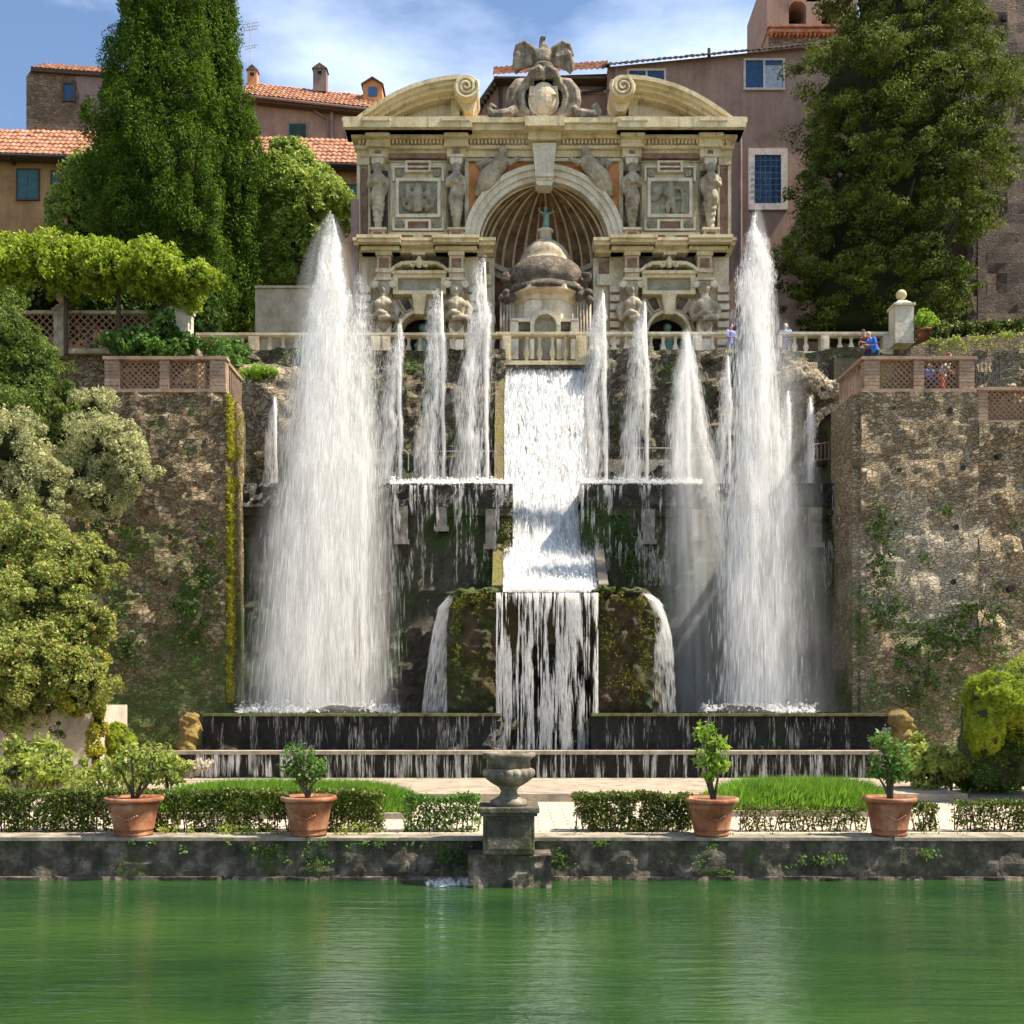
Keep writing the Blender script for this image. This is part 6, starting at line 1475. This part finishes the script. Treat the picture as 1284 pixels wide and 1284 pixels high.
person('person in a lilac shirt leaning on the balustrade, half hidden by the big right jet',915,45.3,zu,.5,'cloth_lilac','cloth_grey','hair_brown','rest',bend=.15)
person('grey haired person in a bright blue shirt leaning over behind the right bastion',1098,38.6,Z(500,38.6)+.9,-1.2,'cloth_blue','cloth_dark','hair_blond','hold',bend=.55,h=1.6)
person('dark haired person leaning forward beside the bright blue shirt on the right bastion',1089,39.0,Z(500,39.0)+.98,-1.0,'cloth_maroon','cloth_dark','hair_brown','hold',bend=.5,h=1.6)
person('person in a blue top and dark trousers behind the right bastion lattice',1166,37.0,zb_,.2,'cloth_blue','cloth_dark','cloth_white','rest',h=1.3)
person('red haired person in orange trousers and white top leaning over the right bastion lattice',1181,37.0,zb_,.9,'cloth_white','cloth_orange','hair_red','rest',bend=.35,h=1.68,long_hair=True)
person('dark haired person in maroon looking over the inner end of the left bastion parapet',270,38.0,zb_-.05,.4,'cloth_maroon','cloth_dark','hair_brown','hold',h=1.58)
person('reddish haired person peering over the left bastion parapet corner',278,37.4,zb_-.05,-.2,'cloth_maroon','cloth_dark','hair_red','hold',h=1.62)

# ================================================================== WATER IN MOTION
G=9.8
def ribbons(P,D,ln,wd):
    """P centre, D unit direction, ln, wd (N,) -> thin elongated drops (rhombi facing at random)"""
    q=rng.normal(size=P.shape); b=np.cross(D,q); b/=np.maximum(np.linalg.norm(b,axis=1),1e-6)[:,None]
    l=(ln/2)[:,None]; w_=(wd/2)[:,None]
    return np.stack([P-D*l,P+b*w_,P+D*l,P-b*w_],1)
def ballistic(x,y,z0,h,n,spread,zmin,wind=0.0,vx=0.0,loss=.13,core=.4,jit=.3,exp_=.045,w0=.010,w1=.032,vmix=.22,yspread=None):
    v0=math.sqrt(2*G*h); r_=np.minimum(np.abs(rng.normal(size=n)),2.3); v=v0*np.sqrt(np.clip(1-loss*r_-vmix*rng.random(n)**2.2*.6,.05,1))
    tup=v/G; zend=z0-zmin; tdn=(v+np.sqrt(v*v+2*G*zend))/G
    rising=rng.random(n)<core
    t_=np.where(rising,rng.random(n)*tup,tup+(tdn-tup)*rng.random(n)**.85)
    an=rng.random(n)*2*PI; sx=np.cos(an)*r_*spread*1.15+vx; sy=np.sin(an)*r_*(yspread or spread)*1.1; 
    wv=wind*(.8+.4*rng.random(n))
    px=x+sx*t_+.5*wv*t_**2*np.where(rising,.5,1); py=y+sy*t_; pz=z0+v*t_-.5*G*t_**2
    vz=v-G*t_; D=np.stack([sx+wv*t_,sy,vz],1); sp=np.linalg.norm(D,axis=1); D/=np.maximum(sp,.01)[:,None]
    D[sp<1.5]+=rng.normal(size=(int((sp<1.5).sum()),3))*.4; D/=np.linalg.norm(D,axis=1)[:,None]
    age=t_/tdn; P=np.stack([px,py,pz],1)+rng.normal(size=(n,3))*.03
    W=np.array([mnoise.noise_vector(Vector((p[0]*1.5+5,p[1]*1.5,p[2]*.75+x))) for p in P]); W2=np.array([mnoise.noise_vector(Vector((p[0]*4,p[1]*4,p[2]*2.2+x))) for p in P]); am=(.12+.5*np.clip(age*2,0,1))[:,None]*min(1,h/12+.25)
    P=P+(W*np.array([.42,.3,.5])+W2*np.array([.14,.1,.22]))*am
    ln=np.clip(sp*exp_,.05,.75)*(.6+.8*rng.random(n)); wd=w0+(w1-w0)*age*rng.random(n)
    return ribbons(P,D,ln,wd)
def jet(label,px,pyb,pyt,Y,spread,n,mat='w_dense',group='small jets rising from the ledge',wind=-.25,zmin=None,**kw):
    z0=Z(pyb,Y); h=Z(pyt,Y)-z0; x=X(px,Y); t=thing('water_jet',label,'water jet',(x,Y,z0),group)
    V=ballistic(x,Y,z0,h,n,spread,zmin if zmin is not None else z0-.2,wind,**kw); V[:,:,2]=np.maximum(V[:,:,2],(zmin if zmin is not None else z0)-.1)
    quads_mesh('spray',V,'w_soft',t)
    V=ballistic(x,Y,z0,h,int(n*.8),spread*.42,z0,wind*.6,core=.55,vmix=.12,w0=.010,w1=.03); quads_mesh('dense_spray',V,mat,t)
    m=MB(); m.tube([(x,Y,z0-.1),(x-.01,Y,z0+h*.35),(x-.03,Y,z0+h*.7),(x-.06,Y,z0+h*.97)],[.035,.05,.07,.03],8); build('jet_core',m,'w_dense',t,smooth=True)
    return t
YJ=39.3
for px,top,lab,n,sp in ((502,400,'small water jet closest to the big left jet',9000,.16),(556,358,'middle of the three small water jets left of the cascade',12000,.17),(610,320,'tallest small water jet immediately left of the cascade',17000,.24),
    (759,361,'tall small water jet immediately right of the cascade',14000,.20),(811,372,'second small water jet to the right of the cascade',12000,.20),(863,415,'third small jet right of the cascade, with wide veil',10000,.24),
    (915,442,'thin small water jet touching the left side of the big right jet',6000,.14),(1018,495,'short water jet near the arch beside the right bastion',5000,.17),(346,495,'short water jet beside the left bastion',3500,.10),(392,470,'short faint jet seen through the big left jet',4000,.25),(990,487,'short faint jet just right of the big right jet',3000,.25)):
    h=(608-top)*YJ/F
    jet(lab,px,608,top,YJ,sp*.64,int(n*.7),wind=-.28 if px<1000 else -.1,vmix=.25,core=.38)
def plume_volume(parent,pxb,pxt,pyt,Y,Rb,dens,z0,nm='mist'):
    """a tapering cloud of spray : one closed skin whose volume thins towards its edge"""
    zt=Z(pyt,Y); xb_,xt_=X(pxb,Y),X(pxt,Y); Hh=zt-z0; m=MB(); seg=28; vs=[]; zs=[z0+Hh*k/24 for k in range(25)]
    for z in zs:
        f=max((zt-z)/Hh,.004); r=Rb*math.sqrt(f)*1.02; cx_=xt_+(xb_-xt_)*f
        for j in range(seg): a=2*PI*j/seg; vs.append((cx_+r*math.cos(a),Y+r*.8*math.sin(a),z))
    fs=[(i*seg+j,i*seg+(j+1)%seg,(i+1)*seg+(j+1)%seg,(i+1)*seg+j) for i in range(24) for j in range(seg)]+[tuple(range(seg-1,-1,-1)),tuple(24*seg+j for j in range(seg))]
    m.add(vs,fs)
    t=NT('spray_volume'); g=t.n('SeparateXYZ',{0:t.n('NewGeometry').outputs['Position']}); x_,y_,z_=g.outputs
    f=t.math('MAXIMUM',t.math('DIVIDE',t.math('SUBTRACT',zt,z_),Hh),.004); r=t.math('MULTIPLY',t.math('SQRT',f),Rb)
    cx_=t.math('ADD',t.math('MULTIPLY',f,xb_-xt_),xt_); dx=t.math('DIVIDE',t.math('SUBTRACT',x_,cx_),r); dy=t.math('DIVIDE',t.math('DIVIDE',t.math('SUBTRACT',y_,Y),.8),r)
    rn=t.math('SQRT',t.math('ADD',t.math('MULTIPLY',dx,dx),t.math('MULTIPLY',dy,dy)))
    v=t.n('CombineXYZ',{0:t.math('MULTIPLY',dx,3.2),1:t.math('MULTIPLY',dy,2.2),2:t.math('MULTIPLY',z_,.22)}).outputs[0]
    nz=t.noise(v,1.6,4,.65); fall=t.math('POWER',t.math('SUBTRACT',1.0,t.math('ADD',rn,t.math('MULTIPLY',t.math('SUBTRACT',t.noise(t.pos((1,1,.5)),.9,4,.6),.5),.7)),True),1.1)
    d=t.math('MULTIPLY',t.math('MULTIPLY',fall,t.ramp(nz,[(.36,.08),(.62,1.0)])),dens)
    d=t.math('MULTIPLY',d,t.ramp(f,[(0,1.0),(.5,.8),(1,.45)]))
    vol=t.n('VolumeScatter',{'Color':(.99,.975,.95,1),'Density':d,'Anisotropy':.2}); t.link(vol.outputs[0],t.out.inputs['Volume'])
    t.m.cycles.volume_step_rate=2.0
    return build(nm,m,t.m,parent)
def bigjet(label,specs,Y,group,vols):
    x=X(np.mean([s[0] for s in specs]),Y); z0=Z(893,Y); t=thing('water_jet',label,'water jet',(x,Y,z0),group)
    for i,(px,top,spread,n,vx,mt,vm,co,ls) in enumerate(specs):
        h=Z(top,Y)-z0; V=ballistic(X(px,Y),Y,z0,h,n,spread,z0-.1,-.04,vx=vx,loss=ls,core=co,vmix=vm,exp_=.06,w0=.012,w1=.045,yspread=spread*.7)
        V=V[V[:,:,0].mean(1)>XL+.25+.5*rng.random(len(V))**2]; quads_mesh('spray',V,mt,t)
    for v in vols: plume_volume(t,*v[:3],Y,*v[3:],z0+.02)
    return t
bigjet('huge white plume of water on the left, tallest and broadest of all the jets',
 [(440,268,.24,34000,-.36,'w_dense',.10,.45,.12),(456,330,.26,14000,-.05,'w_soft',.3,.4,.12),(420,420,.34,18000,-.3,'w_soft',.6,.3,.12),(392,560,.30,12000,-.25,'w_soft',.4,.35,.12),(368,590,.26,9000,-.2,'w_soft',.4,.35,.12)],36.6,'two giant plumes of water',
 [(394,415,268,2.95,1.25),(475,456,330,1.1,.8),(390,390,540,3.5,.2)])
bigjet('huge white plume of water on the right, narrower than the left one',
 [(950,262,.15,27000,-.04,'w_dense',.10,.45,.07),(960,285,.13,10000,.03,'w_soft',.3,.4,.08),(948,400,.2,12000,.0,'w_soft',.6,.3,.1),(975,480,.2,8000,.05,'w_soft',.5,.3,.1)],36.6,'two giant plumes of water',
 [(957,950,256,1.75,1.5),(1005,985,400,1.7,.6),(950,950,520,3.6,.16)])
# arc of water leaning out from the right group
def arcjet(label,p,Y,n,width,mat,w1=.08,veil=None):
    pts=np.array([[X(a,Y),Y-(k*.15),Z(b,Y)] for k,(a,b) in enumerate(p)]); u=rng.random(n)*(len(pts)-1.001); i=u.astype(int); f=(u-i)[:,None]
    P=pts[i]*(1-f)+pts[i+1]*f; D=pts[i+1]-pts[i]; D/=np.linalg.norm(D,axis=1)[:,None]
    fr=u/(len(pts)-1); off=rng.normal(size=n)*width*(.35+fr)
    if veil is not None: off=-np.abs(rng.random(n)**1.3*veil*(.12+fr))*np.sign(1)
    P[:,0]+=off; P[:,1]+=rng.normal(size=n)*.15
    t=thing('water_jet' if veil is None else 'water_veil',label,'water jet' if veil is None else 'water veil',tuple(pts[-1]))
    quads_mesh('spray',ribbons(P,D,.2+.4*rng.random(n),.02+(w1-.02)*rng.random(n)),mat,t); return t
ap=[(861,418),(874,500),(886,580),(896,650),(906,730),(914,810),(920,892)]
arcjet('narrow leaning stream of water falling left of the big right jet',ap,37.9,9000,.20,'w_mist',.05)
vt=thing('water_veil','pale veil of spray standing between the leaning stream and the ledge wall','water veil',(X(875,38.1),38.0,Z(893,38.0))); plume_volume(vt,872,858,418,38.0,1.5,2.4,Z(893,38.0))
# curtains
def curtain(name,label,a,b,c,d,Y,n,mat,w0=.015,w1=.05,ln=(.15,.6),bands=6,thr=.0,yj=.06,zfade=1.0,cat='water curtain',group=None,Y2=None,gap=2.2,parent=None):
    x0,x1=X(a,Y),X(b,Y); z1,z0=Z(c,Y),Z(d,Y); xs=rng.uniform(x0,x1,n*2); zf=rng.random(n*2)**zfade
    pr_=np.array([mnoise.noise(Vector((x*gap+mnoise.noise(Vector((x*3,z*.8,1)))*.6,z*.5,Y)))+.7*mnoise.noise(Vector((x*gap*3.3,z*.5,Y)))+.5*mnoise.noise(Vector((x*gap*9,z*.5,Y)))+.5*mnoise.noise(Vector((x*gap*4,z*2.2,Y+7))) for x,z in zip(xs,zf*(z1-z0))]); keep=rng.random(n*2)<np.clip((pr_-thr)*2.2,0,1)**1.3; xs=xs[keep][:n]; zf=zf[keep][:n]; k=len(xs)
    ys=Y+rng.normal(size=k)*yj+((Y2-Y)*zf if Y2 else 0)
    P=np.stack([xs,ys,z1-(z1-z0)*zf],1); D=np.tile([0,((Y2-Y)/(z0-z1) if Y2 else 0)*-1,-1.],(k,1))+rng.normal(size=(k,3))*.02; D/=np.linalg.norm(D,axis=1)[:,None]
    V=ribbons(P,D,rng.uniform(*ln,k),rng.uniform(w0,w1,k)); V[:,:,2]=np.clip(V[:,:,2],z0,z1+.03)
    t=thing(name,label,cat,((x0+x1)/2,Y,z0),group); quads_mesh('falling_water',V,mat,t); return t
def sidefall(label,p,Y,n,w0_,flip):
    pts=np.array([[X(a,Y),Y,Z(b,Y)] for a,b in p]); u=rng.random(n)*(len(pts)-1.001); i=u.astype(int); f=(u-i)[:,None]; P=pts[i]*(1-f)+pts[i+1]*f; D=pts[i+1]-pts[i]; D/=np.linalg.norm(D,axis=1)[:,None]
    fr=u/(len(pts)-1); P[:,0]+=rng.random(n)*w0_*(.25+.75*fr)*flip; P[:,1]+=rng.normal(size=n)*.12
    t=thing('waterfall',label,'waterfall',tuple(pts[-1]),'side falls of the grotto rock'); quads_mesh('falling_water',ribbons(P,D,.15+.4*rng.random(n),.008+.025*rng.random(n)),'w_soft',t)
sidefall('white side fall curving off the left shoulder of the grotto rock',[(560,750),(550,762),(543,790),(538,820),(533,855),(529,893)],35.3,3400,.85,1)
sidefall('white side fall curving off the right shoulder of the grotto rock',[(818,748),(828,756),(836,775),(842,800),(845,830),(847,893)],35.3,3400,.8,-1)
curtain('water_curtain','dense curtain of falling threads in front of the grotto arch at the centre',622,750,744,942,34.80,60000,'w_soft',.006,.022,(.07,.35),thr=-.3,gap=5.5,zfade=1.4)
cu='dripping curtains over the ledge walls'
curtain('water_curtain','wet dripping curtain over the ledge just left of the cascade',492,642,609,735,38.1,9000,'w_soft',.006,.028,(.08,.4),thr=.12,zfade=2.8,group=cu)
curtain('water_curtain','dripping curtain over the ledge just right of the cascade',729,850,609,735,38.1,9000,'w_soft',.006,.028,(.08,.4),thr=.12,zfade=2.8,group=cu)
curtain('water_curtain','thin dripping curtain over the ledge next to the right bastion',985,1075,609,800,38.1,1800,'w_soft',.015,.04,(.1,.5),thr=.1,zfade=1.6,group=cu)
curtain('water_curtain','row of thin threads dripping from the upper basin, left half',262,622,897,940,34.0,2600,'w_soft',.004,.013,(.1,.5),thr=.0,gap=3.5,group=cu)
curtain('water_curtain','row of thin threads dripping from the upper basin, right half',760,1066,897,940,34.0,2200,'w_soft',.004,.013,(.1,.5),thr=.14,gap=3.5,group=cu)
curtain('water_curtain','long even curtain of threads over the lower basin lip',410,1105,946,986,32.75,17000,'w_soft',.004,.012,(.1,.5),thr=.0,gap=6,group=cu)
curtain('water_curtain','thin threads over the left end of the lower basin lip',205,410,946,975,32.75,3000,'w_soft',.006,.02,(.1,.6),thr=.05,group=cu)
# foam lines
def foam(label,a,b,py,Y,n,h=.08,dy=.15):
    xs=rng.uniform(X(a,Y),X(b,Y),n); P=np.stack([xs,Y+rng.normal(size=n)*dy,Z(py,Y)+np.abs(rng.normal(size=n))*h],1); n=len(P); D=rng.normal(size=(n,3)); D/=np.linalg.norm(D,axis=1)[:,None]
    o=quads_mesh('foam',ribbons(P,D,.08+.1*rng.random(n),.03+.06*rng.random(n)),'w_dense',None,(X((a+b)/2,Y),Y,Z(py,Y))); tag(o,label,'foam'); o['kind']='stuff'
foam('white splash line on the ledge left of the cascade',490,642,609,38.4,2600,.12)
foam('white splash line on the ledge right of the cascade',729,880,609,38.4,2600,.12)
foam('foam line at the foot of the lower basin curtain',460,1060,986,32.6,3500,.05,.1)
foam('mist and foam at the foot of the left plume',300,500,893,35.9,1500,.14,.5)
foam('mist and foam at the foot of the right plume',880,1020,893,35.9,1200,.14,.5)
foam('foam where the cascade hits the grotto top',640,735,742,35.9,2600,.22,.3)
foam('foam patches on the pond beside the pedestal base',535,600,1106,19.6,130,.008,.2)
# the central cascade
cc=thing('cascade','broad white cascade of water pouring down the centre below the balcony','waterfall',(X(685,40),40,Z(742,36.3)))
t_=NT('white_cascade'); pp=t_.pos((1,.14,.14)); s1=t_.noise(pp,6.5,5,.75); s2=t_.noise(t_.pos((1,.25,.25)),18,4,.8)
z_=t_.n('SeparateXYZ',{0:t_.n('NewGeometry').outputs['Position']}).outputs[2]
c_=t_.mix(t_.ramp(t_.math('ADD',t_.math('MULTIPLY',s1,.5),t_.math('MULTIPLY',s2,.5)),[(.44,1),(.56,0)]),(.90,.91,.92),(.42,.43,.41))
M['cascade']=t_.principled(c_,.35,t_.math('ADD',t_.math('MULTIPLY',s1,.6),s2),.16,1,ins={'Transmission Weight':.0,'Subsurface Weight':0})
mb=MB(); nx=60; pr=np.array(prof); seglen=np.concatenate([[0],np.cumsum(np.linalg.norm(np.diff(pr,axis=0),axis=1))]); ny=110; vs=[]
for i in range(ny+1):
    s_=seglen[-1]*i/ny; y=np.interp(s_,seglen,pr[:,0]); z=np.interp(s_,seglen,pr[:,1])
    for j in range(nx+1):
        x=xa+(xb-xa)*j/nx; d=.05*mnoise.fractal(Vector((x*5,y*.8,z*.9)),.5,2,4)+.09*mnoise.noise(Vector((x*1.5,y*.5,z*.5))); vs.append((x,y-d-.02,z+d*.6))
mb.add(vs,[(i*(nx+1)+j,i*(nx+1)+j+1,(i+1)*(nx+1)+j+1,(i+1)*(nx+1)+j) for i in range(ny) for j in range(nx)])
build('water_sheet',mb,'cascade',cc,smooth=True)
n=13000; s_=rng.random(n)*seglen[-1]; ys=np.interp(s_,seglen,pr[:,0]); zs_=np.interp(s_,seglen,pr[:,1]); dy=np.interp(s_+.05,seglen,pr[:,0])-ys; dz=np.interp(s_+.05,seglen,pr[:,1])-zs_
D=np.stack([rng.normal(size=n)*.004,dy-1e-4,dz-1e-4],1); D/=np.linalg.norm(D,axis=1)[:,None]
P=np.stack([rng.uniform(xa,xb,n),ys-np.abs(rng.normal(size=n))*.1-.03,zs_+np.abs(rng.normal(size=n))*.07],1)
quads_mesh('white_streaks',ribbons(P,D,.15+.45*rng.random(n),.01+.035*rng.random(n)),'w_soft',cc)
